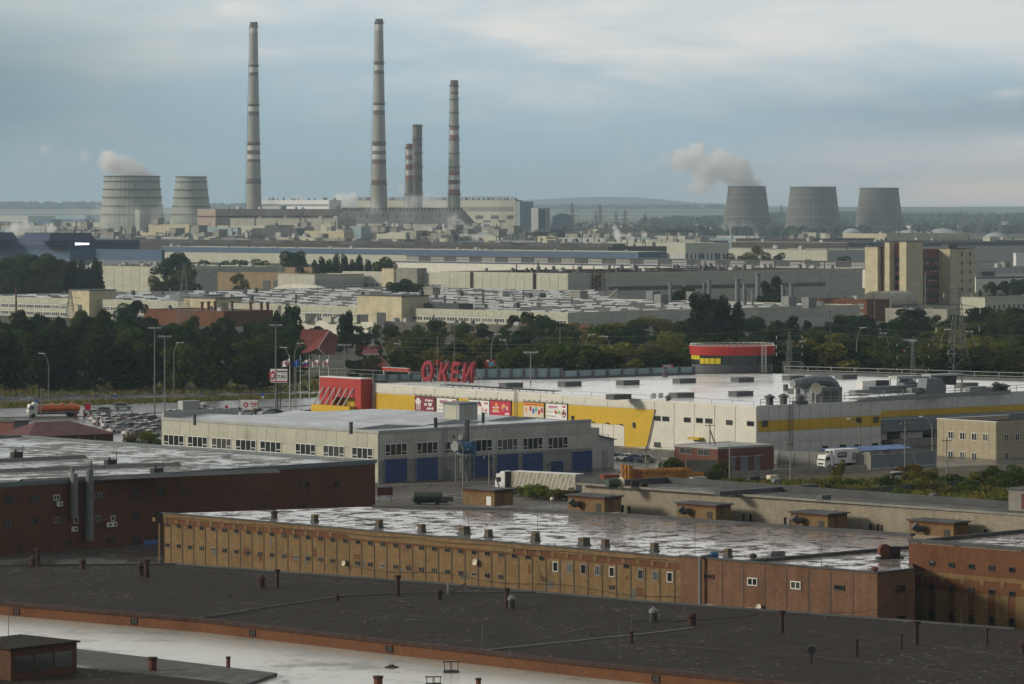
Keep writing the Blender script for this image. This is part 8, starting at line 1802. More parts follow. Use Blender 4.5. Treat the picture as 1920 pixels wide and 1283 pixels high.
def cab(m, x0, x1, hw, z0, z1, sl=.35):
 m.face([(x0, -hw, z0), (x1, -hw, z0), (x1, -hw, (z0+z1)*.52), (x1-sl, -hw, z1), (x0, -hw, z1)]); m.face([(x0, hw, z0), (x1, hw, z0), (x1, hw, (z0+z1)*.52), (x1-sl, hw, z1), (x0, hw, z1)][::-1])
 m.face([(x1, -hw, z0), (x1, hw, z0), (x1, hw, (z0+z1)*.52), (x1, -hw, (z0+z1)*.52)]); m.face([(x1, -hw, (z0+z1)*.52), (x1, hw, (z0+z1)*.52), (x1-sl, hw, z1), (x1-sl, -hw, z1)]); m.face([(x0, -hw, z1), (x1-sl, -hw, z1), (x1-sl, hw, z1), (x0, hw, z1)]); m.face([(x0, hw, z0), (x0, -hw, z0), (x0, -hw, z1), (x0, hw, z1)])
def truck(name, label, u, v, rz, L, hb, cabmat, boxmat, zb=1.1, cargo='box', wheels=(1.0, -1), hw=1.22, cabh=3.0, cabl=2.1):
 e = empty(name, RP(u, v, 0), rz, label, 'truck'); x1 = L/2
 m = MB(); cab(m, x1-cabl, x1, hw-.04, .55, cabh); m.build('cab', cabmat, e)
 zw = (.55+cabh)*.52; m = MB(); m.face([(x1+.01, -hw+.15, zw+.02), (x1+.01, hw-.15, zw+.02), (x1-.31, hw-.2, cabh-.2), (x1-.31, -hw+.2, cabh-.2)]); m.build('windscreen', 'pane', e)
 for s_ in (-1, 1): m = MB(); m.box(x1-1.3, x1-.45, s_*(hw-.03)-.015, s_*(hw-.03)+.015, zw, cabh-.35); m.build('side_window', 'pane', e); m = MB(); m.box(x1-.02, x1+.05, s_*.85-.2, s_*.85+.2, .75, .95); m.build('headlight', 'ink_white', e); m = MB(); m.box(x1-.15, x1-.05, s_*(hw+.2)-.08, s_*(hw+.2)+.08, zw, zw+.7); m.build('mirror', 'black_metal', e)
 m = MB(); m.box(x1-.01, x1+.04, -.7, .7, .95, 1.25); m.box(x1, x1+.06, -.9, .9, .5, .68); m.build('grille', 'black_metal', e)
 m = MB(); m.box(-L/2, x1-.3, -.45, .45, .7, zb-.02); m.build('chassis', 'black_metal', e)
 for x in [x1-1.2]+[ -L/2+q for q in wheels]:
  for s_ in (-1, 1): m = MB(); m.tube((x, s_*(hw-.38), .5), (x, s_*(hw-.04), .5), .5, .5, 14); m.build('wheel', 'rubber', e)
 return e, x1-cabl-.12, -L/2
e, xa, xb = truck('delivery_truck', 'white refrigerated delivery truck with a dark printed panel on its side', 1570, 879, pi+.62, 8.2, 3.7, 'white_paint', 'white_paint', wheels=(1.6,), cabh=2.75)
m = MB(); m.box(xb, xa, -1.25, 1.25, 1.1, 3.75); m.build('cargo_box', 'white_paint', e); m = MB(); m.box(xa, xa+.55, -.8, .8, 2.85, 3.6); m.build('cooling_unit', 'light_grey', e); m = MB(); m.box(xa+.55, xa+.58, -.6, .6, 3.05, 3.4); m.build('grille', 'black_metal', e)
for s_, y in ((-1, -1.262), (1, 1.262)):
 m = MB(); m.box(xa-3.2, xa-.9, y-.006, y+.006, 2.2, 3.2); m.build('print', 'ink_dark', e); m = MB(); m.box(xb+.5, xb+1.5, y-.006, y+.006, 1.6, 3.1); m.build('print', 'ink_grey', e)
 mt = M4(((-1, 0, 0), (0, 0, 1), (0, 1, 0)), (xa-2.05, y+.02, 2.75)) if s_ == 1 else M4(FR, (xa-2.05, y-.02, 2.75))
 text('DENVA', .55, 'ink_white', e, mt, ext=.004, off=.01)
e = empty('articulated_lorry', RP(1012, 929, 0), GB.root.rotation_euler[2]*0-.62, 'white articulated lorry with a creased cream tilt trailer', 'lorry')
LT = 13.6;
m = MB();
nx_ = 90; zt0, zt1 = 1.25, 4.0
import math as _m
def fold(x, z): return .05*sin(x*3.1+z*1.9+1.2*sin(x*.9))+.03*sin(x*7.3-z*2.6)
for s_ in (-1, 1):
 GR = [[(x, s_*(1.27+fold(x, z)*(1 if 0 < k < 8 else 0)), z) for k, z in enumerate(np.linspace(zt0, zt1, 9))] for x in np.linspace(-5.2, 8.4, nx_)]
 for i in range(nx_-1):
  for k in range(8): q = [GR[i][k], GR[i+1][k], GR[i+1][k+1], GR[i][k+1]]; m.face(q if s_ < 0 else q[::-1])
m.face([(8.4, -1.27, zt0), (8.4, 1.27, zt0), (8.4, 1.27, zt1), (8.4, -1.27, zt1)]); m.face([(-5.2, 1.27, zt0), (-5.2, -1.27, zt0), (-5.2, -1.27, zt1), (-5.2, 1.27, zt1)]); m.build('tarpaulin', 'tarp', e)
m = MB(); m.box(-5.25, 8.45, -1.3, 1.3, zt1, zt1+.06); m.build('tarpaulin_roof', 'white_paint', e)
m = MB(); m.box(8.42, 8.46, -1.2, 1.2, zt0, zt1-.1); m.build('rear_door', 'mid_grey', e)
m = MB(); m.box(-5.0, 8.3, -.5, .5, .9, 1.2); m.box(-5.2, 8.4, -1.25, 1.25, 1.15, 1.24); m.build('chassis', 'black_metal', e)
for x in (4.4, 5.7, 7.0, -4.6, -8.0):
 for s_ in (-1, 1): m = MB(); m.tube((x, s_*.85, .5), (x, s_*1.22, .5), .5, .5, 14); m.build('wheel', 'rubber', e)
m = MB(); m.M = Matrix.Rotation(pi, 4, 'Z'); cab(m, 6.6, 8.7, 1.2, .6, 3.5, .3); m.M = None; m.build('cab', 'white_paint', e); m = MB(); m.box(-7.9, -6.6, -1.1, 1.1, 3.5, 3.95, .35, .05); m.build('wind_deflector', 'white_paint', e)
for s_ in (-1, 1): m = MB(); m.box(-8.3, -7.4, s_*1.2-.015, s_*1.2+.015, 2.1, 2.9); m.build('side_window', 'pane', e)
m = MB(); m.face([(-8.715, 1.05, 2.2), (-8.715, -1.05, 2.2), (-8.43, -1.0, 3.3), (-8.43, 1.0, 3.3)]); m.build('windscreen', 'pane', e); m = MB(); m.box(-6.5, -5.0, -.45, .45, .7, 1.05); m.build('tractor_frame', 'black_metal', e); m = MB(); m.box(-6.55, -6.4, -1.2, 1.2, 1.2, 3.9); m.build('cab_gap', 'black_metal', e)
e, xa, xb = truck('tanker_truck', 'white cabbed lorry with an orange fuel tank on the road', 100, 782, pi+.35, 12.5, 3.4, 'white_paint', 'orange_tank', wheels=(1.2, 2.4), cabh=3.1)
m = MB(); m.M = Matrix.Translation((0, 0, 2.05)) @ Matrix.Diagonal((1, 1.2, .9, 1)); m.tube((xb+.2, 0, 0), (xa-.4, 0, 0), 1.0, 1.0, 18); m.tube((xb-.05, 0, 0), (xb+.2, 0, 0), .75, 1.0, 18); m.M = None; m.build('tank', 'orange_tank', e)
for i in range(3): x = xb+1.8+i*2.4; m = MB(); m.lathe([(.55, 2.85), (.5, 3.2), (.2, 3.3)], 12, (x, 0)); m.build('manhole', 'orange_tank', e)
m = MB(); m.box(xb+1, xa-1.2, -.7, .7, 2.93, 2.97); m.build('walkway', 'ink_cream', e); MB().box(-.1, .1, -.1, .1, 0, .1)
m = MB(); m.box(xa-.2, xa+1.3, -.9, .9, 3.0, 3.6, .5, .1); m.build('wind_deflector', 'white_paint', e)
e, xa, xb = truck('box_truck', 'grey box truck parked in the far row of the car park', 362, 776, .6, 7, 3, 'white_paint', 'light_grey', wheels=(1.3,), cabh=2.4); m = MB(); m.box(xb, xa, -1.15, 1.15, .9, 3.2); m.build('cargo_box', 'light_grey', e)
e = empty('tank_trailer', RP(800, 946, 0), .1, 'old dark green tank trailer in the yard left of the first brick hut', 'tank'); m = MB(); m.tube((-2.2, 0, 1.3), (2.6, 0, 1.3), .95, .95, 16); m.tube((-2.5, 0, 1.3), (-2.2, 0, 1.3), .6, .95, 16); m.build('tank', 'green_tank', e); m = MB(); m.box(-2, 3.6, -.7, .7, .3, .55); m.build('chassis', 'black_metal', e); m = MB(); m.box(2.8, 4.4, -.8, .8, .5, 1.3); m.build('pump_box', 'dark_metal', e)
for x in (-1.4, 1.8): m = MB(); m.tube((x, -.9, .4), (x, .9, .4), .4, .4, 12); m.build('wheel', 'rubber', e)
e = empty('notice_stand', RP(722, 940, 0), .4, 'dark red board on two legs beside the brick workshop corner', 'board'); m = MB(); m.box(-1.4, 1.4, -.06, .06, 1.0, 2.3); m.build('board', 'maroon', e); m = MB(); m.box(-1.2, -1.1, -.05, .05, 0, 1.0); m.box(1.1, 1.2, -.05, .05, 0, 1.0); m.box(-1.45, 1.45, -.1, .1, 2.3, 2.4); m.build('frame', 'blue_paint', e)
for u, v, c, s__, lab in ((1448, 905, 'ink_cream', 1.0, 'cream plastic cube tank on pallets above the white brick roof'), (1456, 911, 'slate', .9, 'dark slatted box in front of the cream cube'), (1412, 908, 'black_metal', 1.1, 'black scrap bin left of the cream cube'), (1427, 906, 'concrete_dark', .7, 'small grey bin between the scrap and the cube')):
 e = empty('yard_box', RP(u, v, 0), .5, lab, 'box'); m = MB(); m.box(-.9*s__, .9*s__, -.7*s__, .7*s__, .15, 1.35*s__, .05, .05); m.build('body', c, e); m = MB(); m.box(-.8*s__, .8*s__, -.6*s__, .6*s__, 0, .14); m.build('pallet', 'crate_dark', e)
# ---- houses in the trees
b = B('red_roof_house', 'house with a huge steep dark red roof among trees behind the flagpoles', 'house', (612, 690), None, 560, 640, 1300, vpl=-6000); e = b.root; s_ = 1300/F
Z = lambda v: H-(v-VH)*1300/F
xr = lambda u: (u-612)*s_
e.rotation_euler = (0, 0, 0)
m = MB(); A = (xr(556), 0, Z(668)); m.face([(xr(552), 0, Z(672)), (xr(597), -2, Z(653)), (xr(617), 3, Z(620)), (xr(565), 5, Z(618))]); m.face([(xr(597), -2, Z(653)), (xr(622), 4, Z(682)), (xr(633), 9, Z(634)), (xr(617), 3, Z(620))]); m.face([(xr(565), 5, Z(618)), (xr(617), 3, Z(620)), (xr(633), 9, Z(634)), (xr(622), 13, Z(672)), (xr(560), 13, Z(670))]); m.build('roof', 'red_roof', e)
m = MB(); m.prism([(xr(556), 1.2), (xr(596), -1), (xr(618), 5), (xr(612), 12), (xr(560), 12)], 0, Z(675)); m.face([(xr(575), -.5, Z(676)), (xr(615), 2.5, Z(676)), (xr(597), -1.2, Z(655))]); m.build('wall', 'ochre', e); m = MB(); m.tube((xr(597), -2.1, Z(653)), (xr(621), 3.9, Z(681)), .22, .22, 4); m.tube((xr(597), -2.1, Z(653)), (xr(617), 3, Z(619.5)), .12, .12, 4); m.build('barge_board', 'frame_white', e)
e = empty('red_sign_house', P(702, 700, 1130), 0, 'small house with stepped red roofs and a red rooftop wordmark', 'house'); e.location.z = 0; s_ = 1130/F; Z = lambda v: H-(v-VH)*1130/F; xr = lambda u: (u-702)*s_
m = MB(); m.box(xr(683), xr(703), 1, 6, Z(682), Z(664)); m.box(xr(678), xr(728), 2, 9, 0, Z(694)); m.build('wall', 'concrete', e)
m = MB(); m.face([(xr(670), -1, Z(693)), (xr(733), -1, Z(693)), (xr(712), 4, Z(668)), (xr(684), 4, Z(668))]); m.face([(xr(733), -1, Z(693)), (xr(733), 10, Z(693)), (xr(712), 6, Z(668)), (xr(712), 4, Z(668))]); m.build('lower_roof', 'red_roof', e)
m = MB(); m.face([(xr(676), -.3, Z(664)), (xr(710), -.3, Z(664)), (xr(706), 4, Z(654)), (xr(683), 4, Z(654))]); m.build('upper_roof', 'red_roof', e); m = MB(); m.box(xr(682), xr(711), -.45, -.3, Z(665), Z(663.8)); m.build('eaves_board', 'frame_white', e)
for u0, u1 in ((681, 687), (689, 691), (693, 699), (701, 703)): m = MB(); m.box(xr(u0), xr(u1), .9, .99, Z(677), Z(668)); m.build('window', 'pane' if u1-u0 > 3 else 'frame_white', e)
text('ИМПЕРИЯ', 1.45, 'red_sign', e, M4(FR, (xr(694), .5, Z(652.2))), ext=.1, off=.03, name='letter'); text('ресторан', .6, 'ink_cream', e, M4(FR, (xr(699), .5, Z(647.7))), ext=.05, name='letter')
m = MB(); m.tube((xr(680), .7, Z(656)), (xr(708), .7, Z(656)), .07, .07, 4); m.tube((xr(694), .7, Z(662)), (xr(694), .7, Z(650)), .07, .07, 4); m.build('sign_frame', 'dark_metal', e)
# ---- lamps, masts, poles
def street_lamp(u, vt, vb, label, side=1, two=True, group='curved street lamps', Y=None):
 p = RP(u, vb, 0) if Y is None else Vector(((u-UC)*Y/F, Y, 0)); s_ = p.y/F; h = H-(vt-VH)*s_
 e = empty('street_lamp', p, 0, label, 'street lamp', group); m = MB()
 pts_ = [(0, 0, 0), (0, 0, h*.72), (-.12*side, 0, h*.82), (-.5*side, 0, h*.91), (-1.1*side, 0, h*.975), (-1.9*side, 0, h)]
 for i, (a, c) in enumerate(zip(pts_, pts_[1:])): m.tube(a, c, .13-.012*i, .12-.012*i, 6)
 if two: m.tube((-.5*side, 0, h*.91), (-1.0*side, -1.3, h*.99), .06, .06, 5)
 m.build('post', 'pole_concrete', e)
 for (x, y, z) in [(-2.2*side, 0, h)]+([(-1.1*side, -1.6, h)] if two else []): m = MB(); m.box(x-.45, x+.45, y-.16, y+.16, z-.02, z+.16, .08, .05); m.build('lamp_head', 'white_paint', e)
 return e
for i, a in enumerate(((91, 663, 758, 'curved grey street lamp at the left before the dark trees', 1), (326, 643, 737, 'street lamp right of the two floodlight masts', -1), (544, 652, 765, 'curved street lamp standing between the billboard and flags', 1), (552, 644, 742, 'street lamp crossing behind the first flags', -1), (757, 645, None, 'street lamp right of the small red house', 1), (954, 638, None, 'street lamp with two bright heads above the black 36 board', 1), (921, 627, None, 'street lamp behind the red screen board', -1), (1145, 631, None, 'street lamp beside the orange autumn trees', 1),
 (1097, 628, None, 'thin street lamp left of the autumn trees', -1), (1606, 615, None, 'street lamp left of the small red sign', -1), (1667, 625, None, 'street lamp right of the small red sign', 1), (1764, 618, None, 'street lamp left of the lattice pylon', -1), (1828, 622, None, 'street lamp right of the lattice pylon', 1), (1493, 640, None, 'slim lamp right of the telecom mast', -1), (1107, 686, None, 'low double lamp behind the grey screen', 1))):
 u, vt, vb, lab, sd_ = a; street_lamp(u, vt, vb or 0, lab, sd_, Y=None if vb else 1015+i*2)
for a in ((1612, 786, 872, 'small hooked wall-side lamp before the yellow stripe', 1, False), (1748, 782, 868, 'small lamp before the loading bays', 1, False)): street_lamp(a[0], a[1], a[2], a[3], a[4], a[5], 'small yard lamps')
def flood(u, vt, vb, label, Y=None, r=.2):
 p = RP(u, vb, 0) if Y is None else Vector(((u-UC)*Y/F, Y, 0)); s_ = p.y/F; h = H-(vt-VH)*s_
 e = empty('floodlight_mast', p, 0, label, 'floodlight mast', 'floodlight masts round the car park'); MB().tube((0, 0, 0), (0, 0, h), r, r*.6, 8).build('pole', 'pole_grey', e)
 m = MB(); m.tube((-1.4, 0, h-.3), (1.4, 0, h-.3), .07, .07, 4); m.tube((-1.4, 0, h-.3), (0, 0, h-.9), .05, .05, 4); m.tube((1.4, 0, h-.3), (0, 0, h-.9), .05, .05, 4); m.tube((0, -1.1, h-.3), (0, 1.1, h-.3), .07, .07, 4); m.build('crossarm', 'pole_grey', e)
 for x, y in ((-1.35, 0), (-.7, 0), (.7, 0), (1.35, 0), (0, -1)): m = MB(); m.box(x-.3, x+.3, y-.25, y+.1, h-.25, h+.1, .08, .05); m.build('floodlight', 'light_grey', e)
flood(290, 614, 786, 'tall floodlight mast, left one of the pair before the dark trees'); flood(309, 630, 781, 'tall floodlight mast, right one of the pair before the dark trees'); flood(517, 609, 768, 'floodlight mast passing the roadside billboard'); flood(646, 646, 780, 'floodlight mast in front of the red entrance portal'); flood(852, 606, None, 'thin floodlight mast rising behind the red letters', Y=985, r=.12); flood(995, 660, 805, 'dark floodlight mast in front of the wall boards')
flag_m = {}
def flagpole(i, u, vt, vb, wpx, cloth, label):
 p = RP(u, vb, 0); s_ = p.y/F; h = H-(vt-VH)*s_
 e = empty('flagpole', p, 0, label, 'flagpole', 'flagpoles by the red portal'); MB().tube((0, 0, 0), (0, 0, h), .10, .06, 6).build('pole', 'white_paint', e)
 m = MB(); m.tube((0, 0, 2.4), (0, 0, 2.5), .35, .35, 8); m.build('collar', 'galv', e)
 w, hh = wpx*s_, 1.75; mats = [c for c in cloth if c[0] != 't']; nb = len(mats); f = MB(); N = 10
 for b_ in range(nb):
  f.k = b_
  for k in range(N):
   def pt(k, q): x = -w*k/N; return (x, .22*sin(k*.9+i), h-.9-q*hh*(1-.25*k/N)-.9*k/N+.12*sin(k*1.1+i))
   f.face([pt(k, b_/nb), pt(k+1, b_/nb), pt(k+1, (b_+1)/nb), pt(k, (b_+1)/nb)])
 f.build('flag', mats, e)
 if any(c[0] == 't' for c in cloth): text('О’КЕЙ', .75, 'ink_red', e, Matrix.Translation((-w*.5, -.3, h-2.1)) @ Matrix.Rotation(.28, 4, 'Y') @ Matrix.Rotation(pi/2, 4, 'X'), ext=.01, off=.02)
for i, (u, wpx, cl, lab) in enumerate(((543, 15, ['ink_white', 't'], 'white flag with red lettering, leftmost of five'), (563, 14, ['ink_blue'], 'blue flag, second of the five flagpoles'), (580, 14, ['ink_white', 'ink_blue', 'ink_red'], 'white blue and red striped flag in the middle'), (599, 14, ['ink_white', 't'], 'white flag with red lettering, fourth flagpole'), (616, 12, ['ink_white', 't'], 'drooping white flag nearest the red portal'))): flagpole(i, u, 666, 766, wpx, cl, lab)
def pylon(u, vt, wb, Y, label, arms=((.62, 1.15), (.78, 1.2), (.92, .75)), mat='lattice', group=None, r=.12, name='lattice_pylon', n=9, waist=None):
 s_ = Y/F; h = H-(vt-VH)*s_; e = empty(name, ((u-UC)*s_, Y, 0), .35, label, 'pylon', group); wb = wb*s_/2; m = MB()
 W_f = lambda t: wb*(1-t)**1.25+.05*h*.25*(1 if t < .9 else (1-t)*10)
 cs = ((-1, -1), (1, -1), (1, 1), (-1, 1))
 for k in range(n):
  t0, t1 = (k/n)**.85, ((k+1)/n)**.85; a, c = W_f(t0), W_f(t1)
  for i in range(4):
   x, y = cs[i]; X, Y_ = cs[(i+1) % 4]
   m.tube((x*a, y*a, t0*h), (x*c, y*c, t1*h), r, r, 4); m.tube((x*a, y*a, t0*h), (X*c, Y_*c, t1*h), r*.6, r*.6, 3); m.tube((X*a, Y_*a, t0*h), (x*c, y*c, t1*h), r*.6, r*.6, 3); m.tube((x*c, y*c, t1*h), (X*c, Y_*c, t1*h), r*.6, r*.6, 3)
 m.build('lattice_tower', mat, e)
 for t, w in arms:
  m = MB(); z = t*h; q = W_f(t); L = w*h*.11
  for sg_ in (-1, 1):
   for y in (-q, q): m.tube((0, y, z), (sg_*L*1.7, 0, z+.2), r*.8, r*.5, 4); m.tube((0, y, z+h*.05), (sg_*L*1.7, 0, z+.2), r*.6, r*.5, 3)
  m.build('crossarm', mat, e)
  for sg_ in (-1, 1): MB().tube((sg_*L*1.65, 0, z+.1), (sg_*L*1.65, 0, z-h*.035), r*1.4, r*1.4, 6).build('insulator', 'insulator', e)
 return e, h
pylon(1796, 533, 44, 1000, 'tall grey lattice power pylon among the trees at the right', r=.10)
pylon(345, 491, 26, 1540, 'lattice pylon in front of the big dark conical tree', r=.11)
pylon(132, 541, 24, 1520, 'thin lattice pylon before the left stair tower of the factory', r=.09)
pylon(1480, 622, 16, 950, 'narrow telecom lattice mast with pale antennas right of the pavilion', arms=((.72, 1.0), (.82, 1.0), (.94, 1.0)), r=.07)
pylon(1712, 640, 12, 985, 'short lattice mast with pale crossbars among the trees', arms=((.55, 1.6), (.75, 1.6), (.95, 1.6)), r=.06)
for k, (u, vt, Y, wb) in enumerate(((1073, 380, 5600, 14), (1125, 383, 6000, 12), (1117, 398, 6050, 10), (1172, 392, 6400, 12), (1209, 400, 5900, 11), (1220, 408, 6600, 9), (1465, 384, 8200, 9), (1803, 394, 7600, 10), (1812, 396, 7800, 9), (1837, 404, 6800, 10), (1875, 410, 6600, 10), (1324, 412, 6800, 9), (1155, 396, 7000, 9))):
 pylon(u, vt, wb, Y, ('faint distant pylon right of the arched hangar', 'tallest faint pylon between hangar and cooling towers', 'faint pylon just left of the tallest far one', 'third faint pylon from the hangar', 'faint pylon midway to the first grey tower', 'low faint pylon beside the village', 'faint pylon between the first and middle grey towers', 'faint pylon behind the domed tanks, left one', 'faint pylon behind the domed tanks, right one', 'pylon right of the largest domed tank', 'pylon beside the rightmost domed tank', 'small faint pylon left of the plumed tower', 'small faint pylon among village houses')[k], r=.35, n=6, group='faint pylons on the plain')
def pole(u, vt, vb, label, Y=None, brace=0, cross=True, mat='pole_concrete', r=.15, grp='utility poles'):
 p = RP(u, vb, 0) if Y is None else Vector(((u-UC)*Y/F, Y, 0)); s_ = p.y/F; h = H-(vt-VH)*s_; e = empty('utility_pole', p, 0.3, label, 'pole', grp)
 MB().tube((0, 0, 0), (0, 0, h), r, r*.75, 7).build('post', mat, e)
 if brace: MB().tube((brace, 0, 0), (0, 0, h*.85), r*.9, r*.75, 7).build('brace', mat, e)
 if cross:
  m = MB(); m.box(-1, 1, -.06, .06, h-.7, h-.58); m.build('crossarm', 'dark_metal', e)
  for x in (-.9, 0, .9): MB().tube((x, 0, h-.58), (x, 0, h-.3), .07, .07, 6).build('insulator', 'insulator', e)
 return e
for a in (((1331, 792, 880), 'leaning-braced concrete pole in front of the brick transformer shed', dict(brace=2.8)), ((1211, 837, 905), 'pole rising from behind the orange crates', {}), ((1482, 826, 908), 'bare concrete pole between shed and delivery truck', {}), ((1697, 790, 884), 'dark pole with a brace before the loading bays', dict(brace=2.6, mat='pole_grey')), ((1775, 820, 900), 'concrete pole in front of the tan office house', {}), ((1368, 836, 898), 'pale pole at the left end of the low fence', dict(cross=False)),
 ((868, 838, 928), 'pole with insulators beside the dust extraction frame', {}), ((917, 852, 928), 'braced pole left of the tilt trailer cab', dict(brace=2.4)), ((77, 728, 784), 'short pole beside the tanker cab', {}), ((596, 531, 610), 'tall dark pole before the skylight factory', dict(cross=False, mat='dark_metal')), ((1557, 580, 700), 'dark mast with round lamps above the trees', dict(mat='dark_metal')), ((30, 536, 600), 'red painted stack pole at the far left of the factory', dict(mat='rust', cross=False, r=.5)),
 ((1050, 612, 720), 'pole with pale insulators left of the pavilion trees', {}), ((1085, 640, 720), 'lower pole with pale insulators beside the other one', {}), ((820, 630, 720), 'pole glimpsed behind the red letters', dict(cross=False)), ((1640, 560, 620), 'pale pole before the tower block', dict(cross=False)), ((1735, 510, 585), 'tall thin pale mast in front of the brick bay of the tower block', dict(cross=False, r=.25)), ((233, 712, 752), 'thin sign pole', dict(cross=False))):
 (u, vt, vb), lab, kw = a
 if lab == 'thin sign pole': continue
 pole(u, vt, vb, lab, **kw)
def wire(name, u0, v0, Y0, u1, v1, Y1, label, r=.03, sag=1.6):
 a, c = P(u0, v0, Y0), P(u1, v1, Y1); e = empty(name, a, 0, label, 'cable', 'power cables over the trees'); pts_ = [a.lerp(c, k/16)-a-Vector((0, 0, sag*4*(k/16)*(1-k/16))) for k in range(17)]; MB().path([tuple(q_) for q_ in pts_], r, 3).build('wire', 'light_grey', e)
for k, (v0, v1) in enumerate(((632, 618), (640, 638), (650, 640), (655, 655), (662, 668))): wire('power_cable', 690, v0, 1060, 1490, v1, 1100, ('topmost', 'second', 'third', 'fourth', 'lowest')[k]+' thin cable crossing before the trees behind the letters', sag=1.2)
for k, (v0, v1) in enumerate(((602, 630), (618, 640))): wire('power_cable', 1500, v0, 1100, 1950, v1, 1150, ('upper', 'lower')[k]+' thin cable crossing the trees at the right', sag=1)
a, c = P(555, 688, 985), P(790, 699, 960); e = empty('pipe_gantry', (a.x, a.y, 0), 0, 'thin twin overhead pipes running from the flags to the red letters', 'gantry'); d_ = c-a
m = MB(); m.tube((0, 0, a.z), (d_.x, d_.y, c.z), .11, .11, 5); m.tube((0, 0, a.z-1.0), (d_.x, d_.y, c.z-1.0), .09, .09, 5); m.build('pipe', 'galv', e)
for t in (0, .33, .62, .95): m = MB(); m.tube((d_.x*t, d_.y*t, 0), (d_.x*t, d_.y*t, a.z+(c.z-a.z)*t), .12, .12, 5); m.build('post', 'pole_grey', e)
for u, vt, vb, lab, mt, sh in ((493, 736, 752, 'blue and white square road sign near the billboard', 'sign_blue', 'sq'), (216, 740, 762, 'triangle and round road signs on a post by the road', 'sign_blue', 'rd'), (202, 741, 752, 'pale service cabinet by the road', 'mid_grey', 'bx'), (69, 749, 762, 'blue road sign behind the tanker truck', 'sign_blue', 'sq'), (165, 756, 768, 'small orange-red road sign board on the verge', 'ink_red', 'bx'), (425, 760, 772, 'round parking sign in the far row', 'ink_red', 'rd')):
 p = RP(u, vb, 0); s_ = p.y/F; h = (vb-vt)*s_; e = empty('road_sign' if sh != 'bx' else 'roadside_box', p, 0, lab, 'sign' if 'sign' in lab else 'cabinet'); m = MB()
 if sh == 'bx': m.box(-.7, .7, -.3, .3, 0, h); m.build('body', mt, e); m = MB(); m.box(-.75, .75, -.35, .35, h, h+.08); m.build('lid', 'light_grey', e)
 else:
  MB().tube((0, 0, 0), (0, 0, h), .05, .05, 5).build('post', 'pole_grey', e)
  if sh == 'sq': m.box(-.4, .4, -.08, -.05, h-.9, h-.1); m.build('plate', mt, e); m = MB(); m.box(-.35, .35, -.08, -.05, h-1.5, h-.95); m.build('plate', 'ink_white', e)
  else: m.tube((0, -.08, h-.45), (0, -.05, h-.45), .42, .42, 14); m.build('plate', mt, e); m = MB(); m.face([(-.4, -.07, h+.2), (.4, -.07, h+.2), (0, -.07, h-.1)][::-1]); m.build('plate', 'ink_white', e)
bm_ = MB(); bm_.tube((0, 0, 0), (0, 0, 1.8), .22, .22, 8); bme = bm_.mesh('brick_post', 'maroon')
for k, (u, v) in enumerate(((142, 786), (158, 784), (170, 784), (186, 786), (205, 788), (247, 786))): tag(link('brick_post', bme, loc=RP(u, v, 0)), ('first', 'second', 'third', 'fourth', 'fifth', 'sixth')[k]+' dark red post from the left between road and car park', 'post', 'dark red posts at the car park')
# ---- steam
def plume(label, Y, blobs, dens, nscale=1.0, col=(1, 1, 1), seed=0):
 blobs = [(u, v, r*1.12, w) for u, v, r, w in blobs]
 "blobs: (u, v, radius px, weight); one closed shell round them, density inside from the blobs and noise"
 s_ = Y/F; C = [P(u, v, Y) for u, v, r, w in blobs]; R = [r*s_ for u, v, r, w in blobs]
 mid = sum(C, Vector())/len(C)
 m = MB(); lo = [min(c[i]-mid[i]-q*1.5 for c, q in zip(C, R)) for i in range(3)]; hi = [max(c[i]-mid[i]+q*1.5 for c, q in zip(C, R)) for i in range(3)]
 lo[2] = max(lo[2], 3-mid.z); m.box(lo[0], hi[0], lo[1], hi[1], lo[2], hi[2])
 mt = bpy.data.materials.new('steam'); mt.use_nodes = True; g = G(mt.node_tree); oc = g.n('ShaderNodeTexCoord').outputs['Object']
 wv = g.n('ShaderNodeTexNoise', {'Vector': oc, 'Scale': .022*nscale, 'Detail': 2}).outputs[1]
 off = g.n('ShaderNodeVectorMath', {0: wv, 1: (.5, .5, .5)}, operation='SUBTRACT').outputs[0]
 off = g.n('ShaderNodeVectorMath', {0: off, 'Scale': 20/nscale}, operation='SCALE').outputs[0]
 pos = g.n('ShaderNodeVectorMath', {0: oc, 1: off}, operation='ADD').outputs[0]; f = None
 for c, q, (_, _, _, w) in zip(C, R, blobs):
  d = g.n('ShaderNodeVectorMath', {0: pos, 1: tuple(c-mid)}, operation='DISTANCE').outputs[1]
  e_ = g.m('MULTIPLY', g.map(d, q*1.6, q*.3), w); f = e_ if f is None else g.m('MAXIMUM', f, e_)
 n = g.noise(oc, .05*nscale, 5, .65)
 d = g.m('MULTIPLY', g.m('SUBTRACT', g.m('ADD', f, g.m('MULTIPLY', g.m('SUBTRACT', n, .5), 1.3)), .14, clamp=True), dens*8, clamp=False)
 d = g.m('MULTIPLY', d, g.map(f, .02, .2))
 v = g.n('ShaderNodeVolumePrincipled', {'Color': col+(1,), 'Density': d, 'Anisotropy': 0})
 g.n('ShaderNodeOutputMaterial', {'Volume': v.outputs[0]}); MATS['steam%d' % len(MATS)] = mt
 return tag(m.build('steam_plume', mt, loc=mid), label, 'steam', None, 'stuff')
plume('steam plume from the left cooling tower', 5000, [(278, 327, 9, 1), (262, 322, 12, 1), (243, 316, 14, 1), (224, 309, 15, .95), (205, 302, 15, .9), (192, 300, 10, .6), (160, 292, 10, .3), (84, 283, 9, .32)], .045, 1.4)
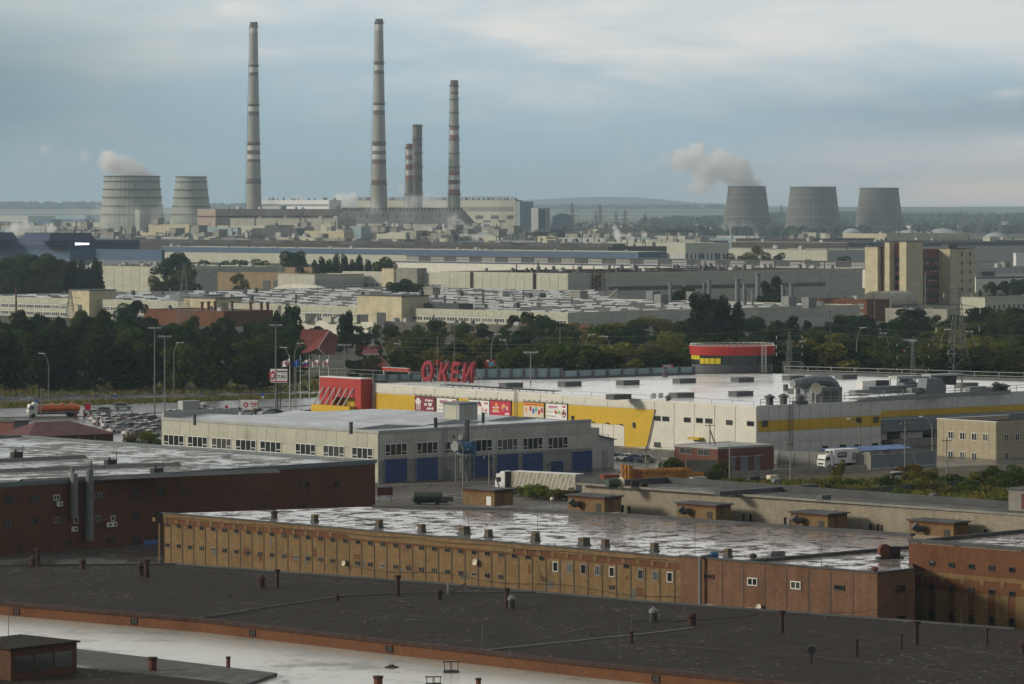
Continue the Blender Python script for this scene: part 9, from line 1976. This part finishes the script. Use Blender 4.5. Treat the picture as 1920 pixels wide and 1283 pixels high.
plume('steam plume from the first right cooling tower', 6900, [(1412, 345, 12, 1), (1396, 333, 17, 1), (1378, 318, 22, 1), (1352, 305, 22, .95), (1326, 318, 22, .8), (1300, 300, 18, .8), (1305, 283, 13, .9), (1275, 300, 18, .55), (1250, 297, 14, .35), (1315, 345, 18, .45)], .022, .9)
plume('faint wisp above the narrow cooling tower', 7000, [(1660, 350, 12, .8), (1668, 340, 10, .6)], .010, 1.2)
plume('steam between the station halls', 5000, [(655, 380, 13, 1), (640, 375, 12, .8), (660, 370, 9, .9), (625, 388, 12, .6), (560, 378, 14, .3)], .03, 1.6)
plume('steam drifting over the sooty hall', 4450, [(752, 358, 8, .9), (800, 378, 16, .5), (820, 385, 16, .6), (775, 380, 15, .6), (700, 388, 16, .4)], .012, 1.6)
plume('steam at the end of the sooty hall', 4200, [(868, 432, 10, 1), (858, 425, 12, .8), (880, 438, 8, .9), (850, 415, 12, .4)], .03, 2.4)
plume('small steam jets on the white hall roof', 3900, [(1160, 444, 6, 1), (1156, 436, 5, .9), (1152, 428, 5, .6), (1185, 448, 5, .8), (1180, 442, 4, .7)], .07, 4)
plume('low steam behind the blue plant', 3300, [(30, 432, 12, .9), (48, 428, 11, .9), (62, 434, 9, .8), (95, 432, 10, .8), (20, 436, 9, .6)], .035, 2.6)
plume('faint wisp in the middle of the sky', 6500, [(1163, 252, 10, .35), (1172, 265, 13, .35), (1182, 280, 16, .3), (1190, 300, 16, .22)], .010, 1.0)
plume('thin mist hanging over the plant in front of the halls', 4000, [(520, 402, 30, .3), (600, 408, 34, .3), (680, 405, 34, .34), (760, 405, 34, .34), (840, 408, 30, .34), (700, 425, 26, .28), (900, 420, 24, .3)], .0022, 1.0)
plume('thin mist at the foot of the hazy left cooling towers', 4850, [(200, 402, 26, .45), (245, 405, 28, .45), (300, 405, 26, .4), (355, 405, 24, .4), (150, 410, 24, .3)], .004, 1.0)
plume('smoky mist at the foot of the first right cooling tower', 6500, [(1365, 436, 16, .6), (1400, 440, 18, .6), (1440, 438, 14, .5), (1490, 440, 14, .4)], .004, 1.2)
